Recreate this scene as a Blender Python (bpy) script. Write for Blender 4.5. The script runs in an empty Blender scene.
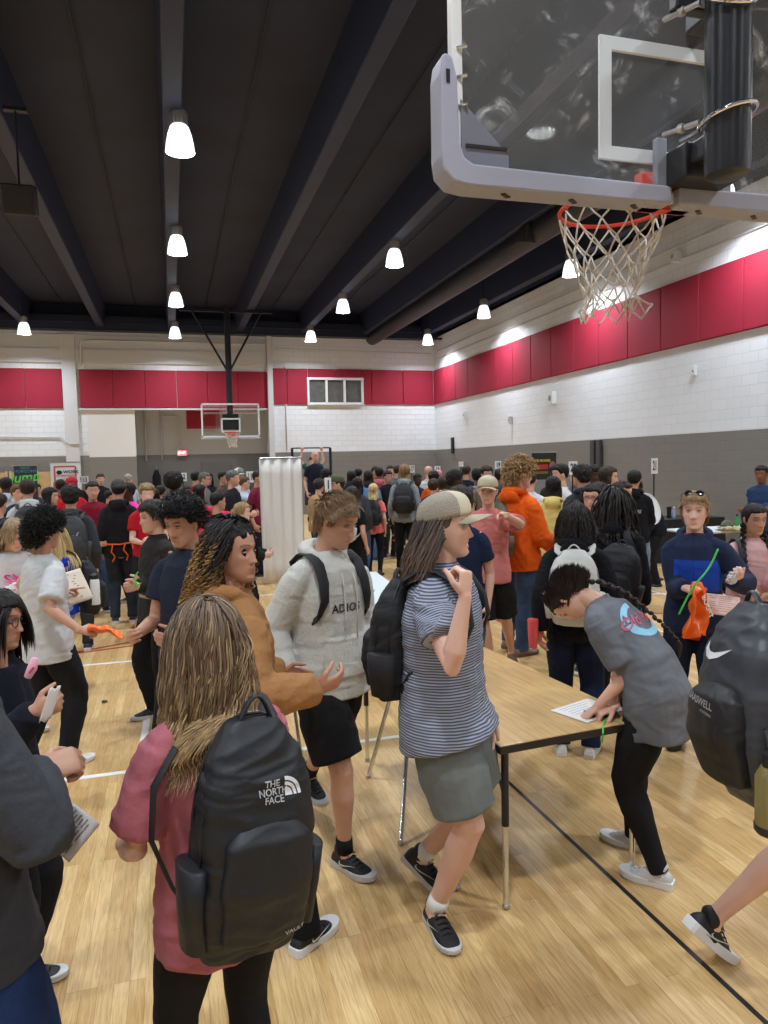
import bpy, bmesh, math, random
import numpy as np
from mathutils import Vector, Matrix
from mathutils.bvhtree import BVHTree
PI = math.pi
S = bpy.context.scene
COL = S.collection
rnd = random.Random(7)
# ------------------------------------------------------------------ camera
FPX = 735.0; EYE = 1.95
PSI = math.atan(211/FPX); TH = .0672; RHO = .021
cf = np.array([math.sin(PSI)*math.cos(TH), math.cos(PSI)*math.cos(TH), -math.sin(TH)])
r0 = np.array([math.cos(PSI), -math.sin(PSI), 0.]); u0 = np.cross(r0, cf)
cu = u0*math.cos(RHO)+r0*math.sin(RHO); cr = r0*math.cos(RHO)-u0*math.sin(RHO)
cam_data = bpy.data.cameras.new('camera'); cam = bpy.data.objects.new('camera', cam_data); COL.objects.link(cam)
cam_data.sensor_fit = 'VERTICAL'; cam_data.sensor_height = 36.0; cam_data.lens = FPX/1024*36
cam_data.clip_start = .05; cam_data.clip_end = 200
cam.matrix_world = Matrix(((cr[0], cu[0], -cf[0], 0), (cr[1], cu[1], -cf[1], 0), (cr[2], cu[2], -cf[2], EYE), (0, 0, 0, 1)))
S.camera = cam
CAMP = np.array([0, 0, EYE])
def pray(a, b): return cf+(a-384)/FPX*cr-(b-512)/FPX*cu
def at(a, b, Z): return CAMP+pray(a, b)*Z
def onz(a, b, z=0.): d = pray(a, b); return CAMP+d*(z-EYE)/d[2]
def ony(a, b, Y): d = pray(a, b); return CAMP+d*Y/d[1]
def onx(a, b, X): d = pray(a, b); return CAMP+d*X/d[0]
# ------------------------------------------------------------------ world, exposure
S.view_settings.view_transform = 'Standard'; S.view_settings.look = 'None'
S.view_settings.gamma = 1; S.view_settings.use_curve_mapping = False
S.view_settings.exposure = EXPOSURE = 0.24
LAMP_W = 92.0; LAMP_COL = (.87, .935, 1.0)
w = bpy.data.worlds.new('world'); S.world = w; w.use_nodes = True
w.node_tree.nodes['Background'].inputs[0].default_value = (.8, .85, 1, 1)
w.node_tree.nodes['Background'].inputs[1].default_value = .15
# ------------------------------------------------------------------ materials
MATS = {}
def mat(name, col=(.5, .5, .5), rough=.6, metal=0., bump=0., bscale=60., bstretch=(1, 1, 1), attr=None, var=0., vscale=5., spec=.5, trans=0., emit=None, estr=0., alpha=1., sheen=0., sss=0.):
    if name in MATS: return MATS[name]
    m = bpy.data.materials.new(name); m.use_nodes = True
    nt = m.node_tree; N = nt.nodes; L = nt.links; b = N['Principled BSDF']
    b.inputs['Base Color'].default_value = (*col, 1); b.inputs['Roughness'].default_value = rough
    b.inputs['Metallic'].default_value = metal; b.inputs['Specular IOR Level'].default_value = spec
    b.inputs['Transmission Weight'].default_value = trans; b.inputs['Alpha'].default_value = alpha
    if sheen: b.inputs['Sheen Weight'].default_value = sheen
    if emit: b.inputs['Emission Color'].default_value = (*emit, 1); b.inputs['Emission Strength'].default_value = estr
    tc = N.new('ShaderNodeTexCoord'); mp = N.new('ShaderNodeMapping'); L.new(tc.outputs['Object'], mp.inputs[0]); mp.inputs['Scale'].default_value = bstretch
    src = None
    if attr:
        a = N.new('ShaderNodeAttribute'); a.attribute_name = attr; src = a.outputs['Color']; L.new(src, b.inputs['Base Color'])
    if var:
        nz = N.new('ShaderNodeTexNoise'); nz.inputs['Scale'].default_value = vscale; nz.inputs['Detail'].default_value = 4; L.new(mp.outputs[0], nz.inputs['Vector'])
        mr = N.new('ShaderNodeMapRange'); L.new(nz.outputs[0], mr.inputs[0]); mr.inputs[1].default_value = .25; mr.inputs[2].default_value = .75
        mr.inputs[3].default_value = 1-var; mr.inputs[4].default_value = 1+var
        vm = N.new('ShaderNodeVectorMath'); vm.operation = 'SCALE'
        if src: L.new(src, vm.inputs[0])
        else: vm.inputs[0].default_value = col
        L.new(mr.outputs[0], vm.inputs['Scale']); L.new(vm.outputs[0], b.inputs['Base Color'])
    if bump:
        nz = N.new('ShaderNodeTexNoise'); nz.inputs['Scale'].default_value = bscale; nz.inputs['Detail'].default_value = 3; L.new(mp.outputs[0], nz.inputs['Vector'])
        bp = N.new('ShaderNodeBump'); bp.inputs['Strength'].default_value = bump; bp.inputs['Distance'].default_value = .01
        L.new(nz.outputs[0], bp.inputs['Height']); L.new(bp.outputs[0], b.inputs['Normal'])
    MATS[name] = m; return m
def key(c): return '_'.join('%02x' % int(round(x*255)) for x in c)
def lin(r, g, b): return tuple((c/255/12.92 if c/255 < .04045 else ((c/255+.055)/1.055)**2.4) for c in (r, g, b))
def cloth(c, rough=.92): return mat('cloth_'+key(c)+'_%d' % (rough*100), c, rough, bump=.25, bscale=35., var=.08, vscale=9., spec=.2)
def denim(c): return mat('denim_'+key(c), c, .9, bump=.5, bscale=220., var=.28, vscale=7., spec=.2)
M_SKIN = mat('skin', attr='Col', rough=.48, spec=.4, bump=.06, bscale=120.)
M_HAIR = mat('hair_fibre', attr='Col', rough=.42, spec=.45)
M_HAIRB = mat('hair_mass', attr='Col', rough=.6, spec=.3, bump=.9, bscale=60., bstretch=(1, 1, .18), var=.35, vscale=45.)
M_CURL = mat('hair_curls', attr='Col', rough=.6, spec=.3, bump=1., bscale=90., var=.45, vscale=70.)
M_EYE = mat('eye_white', lin(186, 170, 160), .3); M_IRIS = mat('eye_iris', lin(70, 48, 36), .2); M_LASH = mat('lash_line', lin(40, 28, 24), .8)
M_CHROME = mat('chrome', (.75, .76, .78), .16, 1.); M_STEEL = mat('steel', (.5, .5, .52), .35, .9)
M_BLACK = mat('black_plastic', (.012, .012, .014), .4); M_WHITEP = mat('white_plastic', lin(225, 228, 230), .45)
M_WHITE = mat('white_paint', lin(214, 214, 216), .6); M_PAPER = mat('paper', lin(225, 222, 218), .8, spec=.2)
M_INK = mat('ink', lin(40, 40, 42), .8)
# ------------------------------------------------------------------ object helpers
def link(o, parent=None):
    COL.objects.link(o)
    if parent is not None: o.parent = parent
    return o
def tag(o, label=None, cat=None, group=None, kind=None):
    if label: o['label'] = label
    if cat: o['category'] = cat
    if group: o['group'] = group
    if kind: o['kind'] = kind
    return o
def thing(name, label, cat, loc=(0, 0, 0), rz=0., group=None):
    o = bpy.data.objects.new(name, None); o.empty_display_size = .1; COL.objects.link(o)
    o.location = tuple(float(v) for v in loc); o.rotation_euler = (0, 0, rz); return tag(o, label, cat, group)
def nrm(v): v = np.asarray(v, float); n = np.linalg.norm(v); return v/n if n > 1e-9 else v
def rotm(ax, a):
    return np.array(Matrix.Rotation(a, 3, Vector(ax)))
def copy_tree(o, parent=None):
    c = o.copy(); COL.objects.link(c); c.parent = parent
    for ch in list(o.children): copy_tree(ch, c)
    return c
class MB:
    """collects vertices and faces of one mesh object"""
    def __init__(s): s.V = []; s.Fc = []; s.mi = []; s.C = []; s.n = 0; s.cm = 0; s.col = None
    def add(s, V, Fc):
        V = np.asarray(V, float).reshape(-1, 3); s.V.append(V); s.Fc += [tuple(int(i)+s.n for i in f) for f in Fc]; s.mi += [s.cm]*len(Fc)
        if s.col is not None: s.C.append(np.tile(np.array(s.col, float), (len(V), 1)))
        s.n += len(V); return s
    def box(s, c, d, R=None):
        d = np.array(d)/2; V = np.array([(x, y, z) for x in (-1, 1) for y in (-1, 1) for z in (-1, 1)])*d
        if R is not None: V = V@np.array(R).T
        return s.add(V+np.array(c), [(0, 1, 3, 2), (4, 6, 7, 5), (0, 4, 5, 1), (2, 3, 7, 6), (0, 2, 6, 4), (1, 5, 7, 3)])
    def loft(s, P, A, B=None, side=(1, 0, 0), n=16, cap=.7, e=2., twistlock=True):
        P = np.array(P, float); m = len(P); A = np.broadcast_to(np.array(A, float), (m,)); B = A if B is None else np.broadcast_to(np.array(B, float), (m,))
        T = np.gradient(P, axis=0) if m > 2 else np.repeat([P[-1]-P[0]], m, 0)
        T = T/np.maximum(np.linalg.norm(T, axis=1, keepdims=True), 1e-9)
        side = np.array(side, float)
        if side.ndim == 1: side = np.tile(side, (m, 1))
        P2, A2, B2, T2, S2 = [], [], [], [], []
        if cap:
            for k in (1.0, .7): q = math.sqrt(1-k*k)+.02; P2.append(P[0]-T[0]*cap*k*min(A[0], B[0])); A2.append(A[0]*q); B2.append(B[0]*q); T2.append(T[0]); S2.append(side[0])
        for i in range(m): P2.append(P[i]); A2.append(A[i]); B2.append(B[i]); T2.append(T[i]); S2.append(side[i])
        if cap:
            for k in (.7, 1.0): q = math.sqrt(1-k*k)+.02; P2.append(P[-1]+T[-1]*cap*k*min(A[-1], B[-1])); A2.append(A[-1]*q); B2.append(B[-1]*q); T2.append(T[-1]); S2.append(side[-1])
        t = np.arange(n)*2*PI/n; ct = np.sign(np.cos(t))*np.abs(np.cos(t))**(2/e); st = np.sign(np.sin(t))*np.abs(np.sin(t))**(2/e)
        V = []
        for p, a, b, tt, sd in zip(P2, A2, B2, T2, S2):
            x = sd-tt*np.dot(sd, tt)
            if np.linalg.norm(x) < 1e-3: x = np.cross(tt, (0, 1, 0)); 
            if np.linalg.norm(x) < 1e-3: x = np.cross(tt, (1, 0, 0))
            x = nrm(x); y = np.cross(tt, x)
            V.append(p+a*ct[:, None]*x+b*st[:, None]*y)
        m = len(V); Fc = []
        for i in range(m-1):
            for j in range(n): k = (j+1) % n; Fc.append((i*n+j, i*n+k, (i+1)*n+k, (i+1)*n+j))
        Fc.append(tuple(range(n))[::-1]); Fc.append(tuple((m-1)*n+j for j in range(n)))
        return s.add(np.concatenate(V), Fc)
    def tube(s, P, r, n=8, cap=.3): return s.loft(P, r, None, (0.31, .17, .93) if abs(nrm(np.array(P[-1], float)-np.array(P[0], float))[2]) < .8 else (1, 0, 0), n, cap)
    def cyl(s, a, b, r, r2=None, n=24):
        r2 = r if r2 is None else r2
        return s.loft([a, b], [r, r2], None, (1, 0, 0) if abs(nrm(np.array(b, float)-np.array(a, float))[0]) < .9 else (0, 1, 0), n, 0)
    def ell(s, c, r, R=None, n=20, m=12):
        V = []; 
        for i in range(m+1):
            ph = PI*i/m
            q = max(math.sin(ph), 1e-3)
            for j in range(n): V.append((q*math.cos(2*PI*j/n), q*math.sin(2*PI*j/n), math.cos(ph)))
        V = np.array(V)*np.array(r)
        if R is not None: V = V@np.array(R).T
        Fc = [(i*n+j, (i+1)*n+j, (i+1)*n+(j+1) % n, i*n+(j+1) % n) for i in range(m) for j in range(n)]
        Fc += [tuple(range(n)), tuple(m*n+j for j in range(n))[::-1]]
        return s.add(V+np.array(c), Fc)
    def lathe(s, prof, c=(0, 0, 0), n=32, closed=False, R=None):
        V = np.array([(r*math.cos(2*PI*j/n), r*math.sin(2*PI*j/n), z) for r, z in prof for j in range(n)])
        if R is not None: V = V@np.array(R).T
        m = len(prof); Fc = [(i*n+j, i*n+(j+1) % n, ((i+1) % m)*n+(j+1) % n, ((i+1) % m)*n+j) for i in range(m if closed else m-1) for j in range(n)]
        return s.add(V+np.array(c), Fc)
    def slab(s, poly, z0, z1, R=None, c=(0, 0, 0)):
        n = len(poly); V = np.array([(x, y, z0) for x, y in poly]+[(x, y, z1) for x, y in poly], float)
        if R is not None: V = V@np.array(R).T
        return s.add(V+np.array(c), [tuple(range(n))[::-1], tuple(range(n, 2*n))]+[(i, (i+1) % n, n+(i+1) % n, n+i) for i in range(n)])
    def grid(s, fn, nu, nv, thick=0.):
        """surface fn(u,v)->point, u,v in 0..1, with thickness along its normal"""
        U = np.array([[fn(i/nu, j/nv) for j in range(nv+1)] for i in range(nu+1)])
        Fc = [(i*(nv+1)+j, (i+1)*(nv+1)+j, (i+1)*(nv+1)+j+1, i*(nv+1)+j+1) for i in range(nu) for j in range(nv)]
        if not thick: return s.add(U.reshape(-1, 3), Fc)
        du = np.gradient(U, axis=0); dv = np.gradient(U, axis=1); nn = np.cross(du, dv); nn /= np.maximum(np.linalg.norm(nn, axis=2, keepdims=True), 1e-9)
        W = U-nn*thick; k = (nu+1)*(nv+1)
        G = Fc+[tuple(q+k for q in f[::-1]) for f in Fc]
        I = lambda i, j: i*(nv+1)+j
        for i in range(nu): G += [(I(i, 0), I(i, 0)+k, I(i+1, 0)+k, I(i+1, 0)), (I(i+1, nv), I(i+1, nv)+k, I(i, nv)+k, I(i, nv))]
        for j in range(nv): G += [(I(0, j+1), I(0, j+1)+k, I(0, j)+k, I(0, j)), (I(nu, j), I(nu, j)+k, I(nu, j+1)+k, I(nu, j+1))]
        return s.add(np.concatenate([U.reshape(-1, 3), W.reshape(-1, 3)]), G)
    def verts(s): return np.concatenate(s.V)
    def mesh(s, name, mats, smooth=True, fix=False):
        me = bpy.data.meshes.new(name); me.from_pydata(s.verts().tolist(), [], s.Fc)
        for m in (mats if isinstance(mats, (list, tuple)) else [mats]): me.materials.append(m)
        me.polygons.foreach_set('material_index', s.mi); me.polygons.foreach_set('use_smooth', [smooth]*len(s.Fc))
        if s.C: setcol(me, np.concatenate(s.C))
        if fix:
            bm = bmesh.new(); bm.from_mesh(me); bmesh.ops.recalc_face_normals(bm, faces=bm.faces); bm.to_mesh(me); bm.free()
        me.update(); return me
    def build(s, name, mats, parent=None, smooth=False, bevel=0., fix=True, auto=True, label=None):
        o = bpy.data.objects.new(name, s.mesh(name, mats, smooth, fix)); link(o, parent)
        if bevel:
            b = o.modifiers.new('bevel', 'BEVEL'); b.width = bevel; b.segments = 2; b.limit_method = 'ANGLE'
        if smooth and auto:
            sharp(o.data)
        if label: o['label'] = label
        return o
def sharp(me, ang=.7):
    bm = bmesh.new(); bm.from_mesh(me)
    for e in bm.edges:
        if len(e.link_faces) == 2 and e.calc_face_angle(0) > ang: e.smooth = False
    bm.to_mesh(me); bm.free()
def setcol(me, C):
    a = me.attributes.new('Col', 'FLOAT_COLOR', 'POINT'); d = np.ones((len(me.vertices), 4), np.float32); d[:, :3] = C; a.data.foreach_set('color', d.ravel())
def struct(o): o['kind'] = 'structure'; return o
# remeshing happens in a scratch scene
SCR = bpy.data.scenes.new('scratch')
def remesh(mb, vox, smooth=2, fac=.5):
    me = mb.mesh('tmp', [], True, True); o = bpy.data.objects.new('tmp', me); SCR.collection.objects.link(o)
    r = o.modifiers.new('r', 'REMESH'); r.mode = 'VOXEL'; r.voxel_size = vox; r.use_smooth_shade = True
    if smooth: q = o.modifiers.new('s', 'SMOOTH'); q.factor = fac; q.iterations = smooth
    vl = SCR.view_layers[0]; vl.update(); dg = vl.depsgraph; dg.update()
    out = bpy.data.meshes.new_from_object(o.evaluated_get(dg), depsgraph=dg)
    bpy.data.objects.remove(o); bpy.data.meshes.remove(me); return out
def getV(me): a = np.empty(len(me.vertices)*3, np.float32); me.vertices.foreach_get('co', a); return a.reshape(-1, 3).astype(float)
def getN(me): a = np.empty(len(me.vertices)*3, np.float32); me.vertex_normals.foreach_get('vector', a); return a.reshape(-1, 3).astype(float)
def setV(me, V): me.vertices.foreach_set('co', V.astype(np.float32).ravel()); me.update()
def noise(P, seed, freq, octv=3, stretch=(1, 1, 1)):
    r = np.random.RandomState(seed); P = P*np.array(stretch)*freq; out = np.zeros(len(P)); amp = 1.
    W = P+.6*np.stack([np.sin(P@r.randn(3)+r.rand()*6) for _ in range(3)], 1)
    for k in range(octv):
        q = np.zeros(len(P))
        for _ in range(5): q += np.sin(W@(r.randn(3)*1.3)+r.rand()*6.28)
        out += q*amp/3.; amp *= .5; W = W*2.03
    return out
def text_mesh(body, size, ext=.001, bold=False, shear=0.):
    cu_ = bpy.data.curves.new('txt', 'FONT'); cu_.body = body; cu_.size = size; cu_.extrude = ext; cu_.align_x = 'CENTER'; cu_.align_y = 'CENTER'; cu_.shear = shear
    if bold: cu_.offset = size*.018
    cu_.resolution_u = 2
    o = bpy.data.objects.new('txt', cu_); SCR.collection.objects.link(o); vl = SCR.view_layers[0]; vl.update(); dg = vl.depsgraph
    me = bpy.data.meshes.new_from_object(o.evaluated_get(dg), depsgraph=dg); bpy.data.objects.remove(o); bpy.data.curves.remove(cu_); return me
def text_obj(body, size, m, name, parent, loc, right, up, ext=.001, bold=False, sx=1., shear=0.):
    me = text_mesh(body, size, ext, bold, shear); V = getV(me); r = nrm(right); u_ = nrm(up); n = np.cross(r, u_)
    setV(me, np.array(loc)+V[:, :1]*sx*r+V[:, 1:2]*u_+V[:, 2:]*n); me.materials.clear(); me.materials.append(m)
    return link(bpy.data.objects.new(name, me), parent)
def decal(me, target_me, out=.0025, axis=None):
    """press a flat mesh onto a curved surface: moves each vertex along axis to the target"""
    V = getV(target_me); bvh = BVHTree.FromPolygons(V.tolist(), [tuple(p.vertices) for p in target_me.polygons]); W = getV(me); ax = Vector(axis)
    for i, p in enumerate(W):
        h = bvh.ray_cast(Vector(p)-ax*.3, ax, .8)
        if h[0] is None: h = bvh.find_nearest(Vector(p))
        W[i] = np.array(h[0])-np.array(axis)*out
    setV(me, W); return me
# ================================================================== the gym
BW = 28.37; RW = 10.4; LW = -15.; FWY = -9.; ZC = 7.75
def pnode(name, fn):
    m = bpy.data.materials.new(name); m.use_nodes = True; nt = m.node_tree; fn(nt, nt.nodes, nt.links, nt.nodes['Principled BSDF']); MATS[name] = m; return m
def f_floor(nt, N, L, b):
    tc = N.new('ShaderNodeTexCoord'); mp = N.new('ShaderNodeMapping'); mp.inputs['Rotation'].default_value = (0, 0, PI/2); L.new(tc.outputs['Object'], mp.inputs[0])
    bk = N.new('ShaderNodeTexBrick'); L.new(mp.outputs[0], bk.inputs['Vector']); bk.offset = .37; bk.offset_frequency = 3
    bk.inputs['Scale'].default_value = 1; bk.inputs['Brick Width'].default_value = .95; bk.inputs['Row Height'].default_value = .057; bk.inputs['Mortar Size'].default_value = .0007; bk.inputs['Bias'].default_value = 0
    bk.inputs['Color1'].default_value = (*lin(192, 156, 102), 1); bk.inputs['Color2'].default_value = (*lin(217, 186, 134), 1); bk.inputs['Mortar'].default_value = (*lin(150, 118, 78), 1)
    m2 = N.new('ShaderNodeMapping'); m2.inputs['Scale'].default_value = (26, 1.6, 1); L.new(tc.outputs['Object'], m2.inputs[0])
    nz = N.new('ShaderNodeTexNoise'); nz.inputs['Scale'].default_value = 3; nz.inputs['Detail'].default_value = 5; nz.inputs['Distortion'].default_value = 1.6; L.new(m2.outputs[0], nz.inputs['Vector'])
    cr_ = N.new('ShaderNodeValToRGB'); cr_.color_ramp.elements[0].position = .33; cr_.color_ramp.elements[0].color = (.72, .62, .50, 1); cr_.color_ramp.elements[1].position = .62; cr_.color_ramp.elements[1].color = (1.06, 1.05, 1.02, 1); L.new(nz.outputs[0], cr_.inputs[0])
    mx = N.new('ShaderNodeMix'); mx.data_type = 'RGBA'; mx.blend_type = 'MULTIPLY'; mx.inputs[0].default_value = .75; L.new(bk.outputs['Color'], mx.inputs[6]); L.new(cr_.outputs[0], mx.inputs[7]); L.new(mx.outputs[2], b.inputs['Base Color'])
    b.inputs['Roughness'].default_value = .34; b.inputs['Specular IOR Level'].default_value = .45
    n2 = N.new('ShaderNodeTexNoise'); n2.inputs['Scale'].default_value = 1.2; L.new(tc.outputs['Object'], n2.inputs['Vector']); mr = N.new('ShaderNodeMapRange'); mr.inputs[3].default_value = .26; mr.inputs[4].default_value = .46; L.new(n2.outputs[0], mr.inputs[0]); L.new(mr.outputs[0], b.inputs['Roughness'])
M_FLOOR = pnode('maple_floor', f_floor)
def block_mat(name, axis, zsplit=2.42):
    def fn(nt, N, L, b):
        tc = N.new('ShaderNodeTexCoord'); sp = N.new('ShaderNodeSeparateXYZ'); L.new(tc.outputs['Object'], sp.inputs[0]); cb = N.new('ShaderNodeCombineXYZ'); L.new(sp.outputs[axis], cb.inputs[0]); L.new(sp.outputs[2], cb.inputs[1])
        bk = N.new('ShaderNodeTexBrick'); L.new(cb.outputs[0], bk.inputs['Vector']); bk.inputs['Scale'].default_value = 1; bk.inputs['Brick Width'].default_value = .406; bk.inputs['Row Height'].default_value = .203; bk.inputs['Mortar Size'].default_value = .007; bk.inputs['Mortar Smooth'].default_value = .4
        bk.inputs['Color1'].default_value = (1, 1, 1, 1); bk.inputs['Color2'].default_value = (.96, .96, .96, 1); bk.inputs['Mortar'].default_value = (.80, .80, .80, 1)
        gt = N.new('ShaderNodeMath'); gt.operation = 'GREATER_THAN'; gt.inputs[1].default_value = zsplit; L.new(sp.outputs[2], gt.inputs[0])
        mx = N.new('ShaderNodeMix'); mx.data_type = 'RGBA'; mx.inputs[6].default_value = (*lin(128, 125, 121), 1); mx.inputs[7].default_value = (*lin(230, 234, 240), 1); L.new(gt.outputs[0], mx.inputs[0])
        m3 = N.new('ShaderNodeMix'); m3.data_type = 'RGBA'; m3.blend_type = 'MULTIPLY'; m3.inputs[0].default_value = 1; L.new(mx.outputs[2], m3.inputs[6]); L.new(bk.outputs[0], m3.inputs[7]); L.new(m3.outputs[2], b.inputs['Base Color'])
        b.inputs['Roughness'].default_value = .5
        bp = N.new('ShaderNodeBump'); bp.inputs['Distance'].default_value = .012; bp.inputs['Strength'].default_value = .7; inv = N.new('ShaderNodeMath'); inv.operation = 'SUBTRACT'; inv.inputs[0].default_value = 1; L.new(bk.outputs['Fac'], inv.inputs[1]); L.new(inv.outputs[0], bp.inputs['Height']); L.new(bp.outputs[0], b.inputs['Normal'])
    return pnode(name, fn)
M_BLKX = block_mat('painted_block_back', 0); M_BLKY = block_mat('painted_block_side', 1)
M_CEIL = mat('ceiling_paint', lin(33, 41, 66), .8, var=.3, vscale=.8, bump=.3, bscale=12.)
M_BEAM = mat('beam_paint', lin(30, 42, 72), .6, var=.15, vscale=3.)
M_PAD = mat('red_pad_fabric', lin(150, 22, 50), .75, bump=.15, bscale=60., var=.06, vscale=2.)
M_PIPE = mat('pipe_paint', lin(196, 197, 200), .5); M_DKM = mat('dark_metal', lin(34, 36, 44), .45, .3)
mb = MB(); mb.box((( LW+RW+3)/2, (BW+FWY+8)/2, -.06), (RW-LW+3, BW-FWY+8, .12)); struct(mb.build('floor', M_FLOOR))
# walls
mb = MB(); mb.box((RW+.15, (BW+FWY)/2, 3.5), (.3, BW-FWY, 7.0)); struct(mb.build('wall_right', M_BLKY))
RX0, RX1, RD, RZ = -1.22, 3.66, 1.1, 4.10       # the open recess in the back wall
mb = MB()
mb.box(((LW+RX0-1.6)/2, BW+.15, 3.45), (RX0-1.6-LW, .3, 6.9)); mb.box(((RX1+RW)/2, BW+.15, 3.45), (RW-RX1, .3, 6.9)); mb.box(((RX0-1.6+RX1)/2, BW+.15, (RZ+6.9)/2), (RX1-RX0+1.6, .3, 6.9-RZ))
struct(mb.build('wall_back', M_BLKX))
mb = MB(); mb.box((RX0-.8, BW+.12, RZ/2), (1.6, .24, RZ)); 
def f_panel(nt, N, L, b):
    tc = N.new('ShaderNodeTexCoord'); sp = N.new('ShaderNodeSeparateXYZ'); L.new(tc.outputs['Object'], sp.inputs[0]); gt = N.new('ShaderNodeMath'); gt.operation = 'GREATER_THAN'; gt.inputs[1].default_value = 2.36; L.new(sp.outputs[2], gt.inputs[0])
    mx = N.new('ShaderNodeMix'); mx.data_type = 'RGBA'; mx.inputs[6].default_value = (*lin(128, 125, 121), 1); mx.inputs[7].default_value = (*lin(226, 224, 222), 1); L.new(gt.outputs[0], mx.inputs[0]); L.new(mx.outputs[2], b.inputs['Base Color'])
struct(mb.build('wall_back', pnode('infill_paint', f_panel)))
def f_plain(nt, N, L, b):
    tc = N.new('ShaderNodeTexCoord'); sp = N.new('ShaderNodeSeparateXYZ'); L.new(tc.outputs['Object'], sp.inputs[0]); gt = N.new('ShaderNodeMath'); gt.operation = 'GREATER_THAN'; gt.inputs[1].default_value = 2.42; L.new(sp.outputs[2], gt.inputs[0])
    mx = N.new('ShaderNodeMix'); mx.data_type = 'RGBA'; mx.inputs[6].default_value = (*lin(104, 103, 104), 1); mx.inputs[7].default_value = (*lin(188, 190, 196), 1); L.new(gt.outputs[0], mx.inputs[0]); L.new(mx.outputs[2], b.inputs['Base Color'])
mb = MB(); mb.box(((RX0+RX1)/2, BW+RD+.1, 2.1), (RX1-RX0+.6, .2, 4.3)); mb.box((RX0-.1, BW+RD/2+.3, 2.1), (.2, RD-.3, 4.3)); mb.box((RX1+.1, BW+RD/2+.3, 2.1), (.2, RD-.3, 4.3)); mb.box(((RX0+RX1)/2, BW+RD/2+.3, 4.3), (RX1-RX0, RD-.3, .15))
struct(mb.build('wall_recess', pnode('recess_paint', f_plain)))
mb = MB(); mb.box((LW-.15, (BW+FWY)/2, 3.5), (.3, BW-FWY, 7.0)); struct(mb.build('wall_left', M_BLKY))
mb = MB(); mb.box(((LW+RW)/2, FWY-.15, 3.9), (RW-LW, .3, 7.8)); struct(mb.build('wall_front', M_BLKX))
mb = MB(); mb.box(((LW+RW)/2, (BW+FWY)/2, ZC+.1), (RW-LW+.8, BW-FWY+.8, .2)); struct(mb.build('ceiling', M_CEIL))
for (a, b_, c, d) in ((LW-.3, RW+.3, BW, BW+.3), (RW, RW+.3, FWY, BW), (LW-.3, LW, FWY, BW)):
    mb = MB(); mb.box(((a+b_)/2, (c+d)/2, 7.35), (b_-a, d-c, .9)); struct(mb.build('trim_dark_fascia', M_BEAM))
# double-tee ribs
for i in range(-6, 5):
    x = .20+2.42*i
    mb = MB(); mb.slab([(x-.20, 7.80), (x-.13, 6.92), (x+.13, 6.92), (x+.20, 7.80)], FWY, BW, R=np.array([[1, 0, 0], [0, 0, 1], [0, 1, 0]])); struct(mb.build('trim_ceiling_rib', M_BEAM, bevel=.02))
    mb = MB(); mb.tube([(x+1.2, FWY+.2, 7.70), (x+1.2, BW-.2, 7.70)], .012, 6); struct(mb.build('trim_ceiling_seam', M_DKM))
# trusses and beams by the far end and under the roof at the right
mb = MB()
for z in (6.75, 7.0): mb.box(((LW+RW)/2, BW-.9, z), (RW-LW, .07, .07))
struct(mb.build('trim_cross_beam', M_DKM))
mb = MB(); mb.box(((LW+RW)/2, BW-.25, 7.05), (RW-LW, .4, .5)); struct(mb.build('trim_end_beam', M_BEAM))
mb = MB(); mb.cyl((7.7, FWY+1, 6.78), (7.7, BW-.4, 6.78), .26); struct(mb.build('trim_air_duct', M_DKM, smooth=True))
# plaster frames of the back wall (pilaster, header)
mb = MB(); mb.box((-3.35, BW-.05, 3.35), (.46, .16, 6.7)); mb.box((3.72, BW-.10, 3.42), (.2, .22, 6.84)); struct(mb.build('trim_pilaster', mat('pilaster_paint', lin(205, 207, 212), .6), bevel=.01))
mb = MB(); mb.box((-5.7, BW-.03, 5.95), (18.6, .14, .5)); mb.box((-5.7, BW-.01, 6.45), (18.6, .1, .5)); struct(mb.build('trim_header', mat('pilaster_paint'), bevel=.01))
mb = MB(); mb.box((.3, BW-.04, 4.07), (6.8, .14, .06)); struct(mb.build('trim_lintel', mat('pilaster_paint')))
# pads
def pad(loc, size, group, label, horiz):
    mb = MB(); mb.box((0, 0, 0), size); o = mb.build('wall_panel', M_PAD, bevel=.02); o.location = loc; tag(o, label, 'wall panel', group)
z0, z1 = 4.26, 5.62
for i in range(21):
    y0 = 28.36-1.205*(i+1)
    pad((RW-.035, y0+.60, (z0+z1)/2), (.07, 1.19, z1-z0), 'red panels on the right wall', 'deep red fabric panel in the long band on the right block wall', 0)
for x0, x1 in [(3.82, 4.37), (4.37, 5.18), (7.72, 9.03), (9.03, 10.32)]:
    pad(((x0+x1)/2, BW-.035, (z0+z1)/2), (x1-x0-.015, .07, z1-z0), 'red panels right of the far hoop', 'deep red fabric panel on the back wall right of the far hoop', 1)
for x0, x1, a, b_ in [(5.18, 6.3, 5.28, z1), (6.3, 7.35, 5.28, z1), (7.35, 7.72, z0, z1)]:
    pad(((x0+x1)/2, BW-.035, (a+b_)/2), (x1-x0-.015, .07, b_-a), 'red panels round the high window', 'red panel cut to fit around the high triple window', 1)
for i in range(6):
    x0 = -3.03+1.11*i
    pad((x0+.55, BW-.035, 4.80), (1.10, .07, 1.36), 'red panels above the recess', 'deep red fabric panel above the recess behind the far hoop', 1)
for i in range(8):
    x0 = -3.60-1.2*(i+1)
    pad((x0+.6, BW-.035, 4.80), (1.19, .07, 1.38), 'red panels at the far left', 'deep red fabric panel on the back wall left of the pilaster', 1)
mb = MB(); mb.box((0, 0, 0), (1.25, .06, .75)); o = mb.build('wall_panel', M_PAD, bevel=.02); o.location = (1.25, BW+RD-.03, 3.78); tag(o, 'short red panel low on the recess wall behind the far backboard', 'wall panel')
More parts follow.
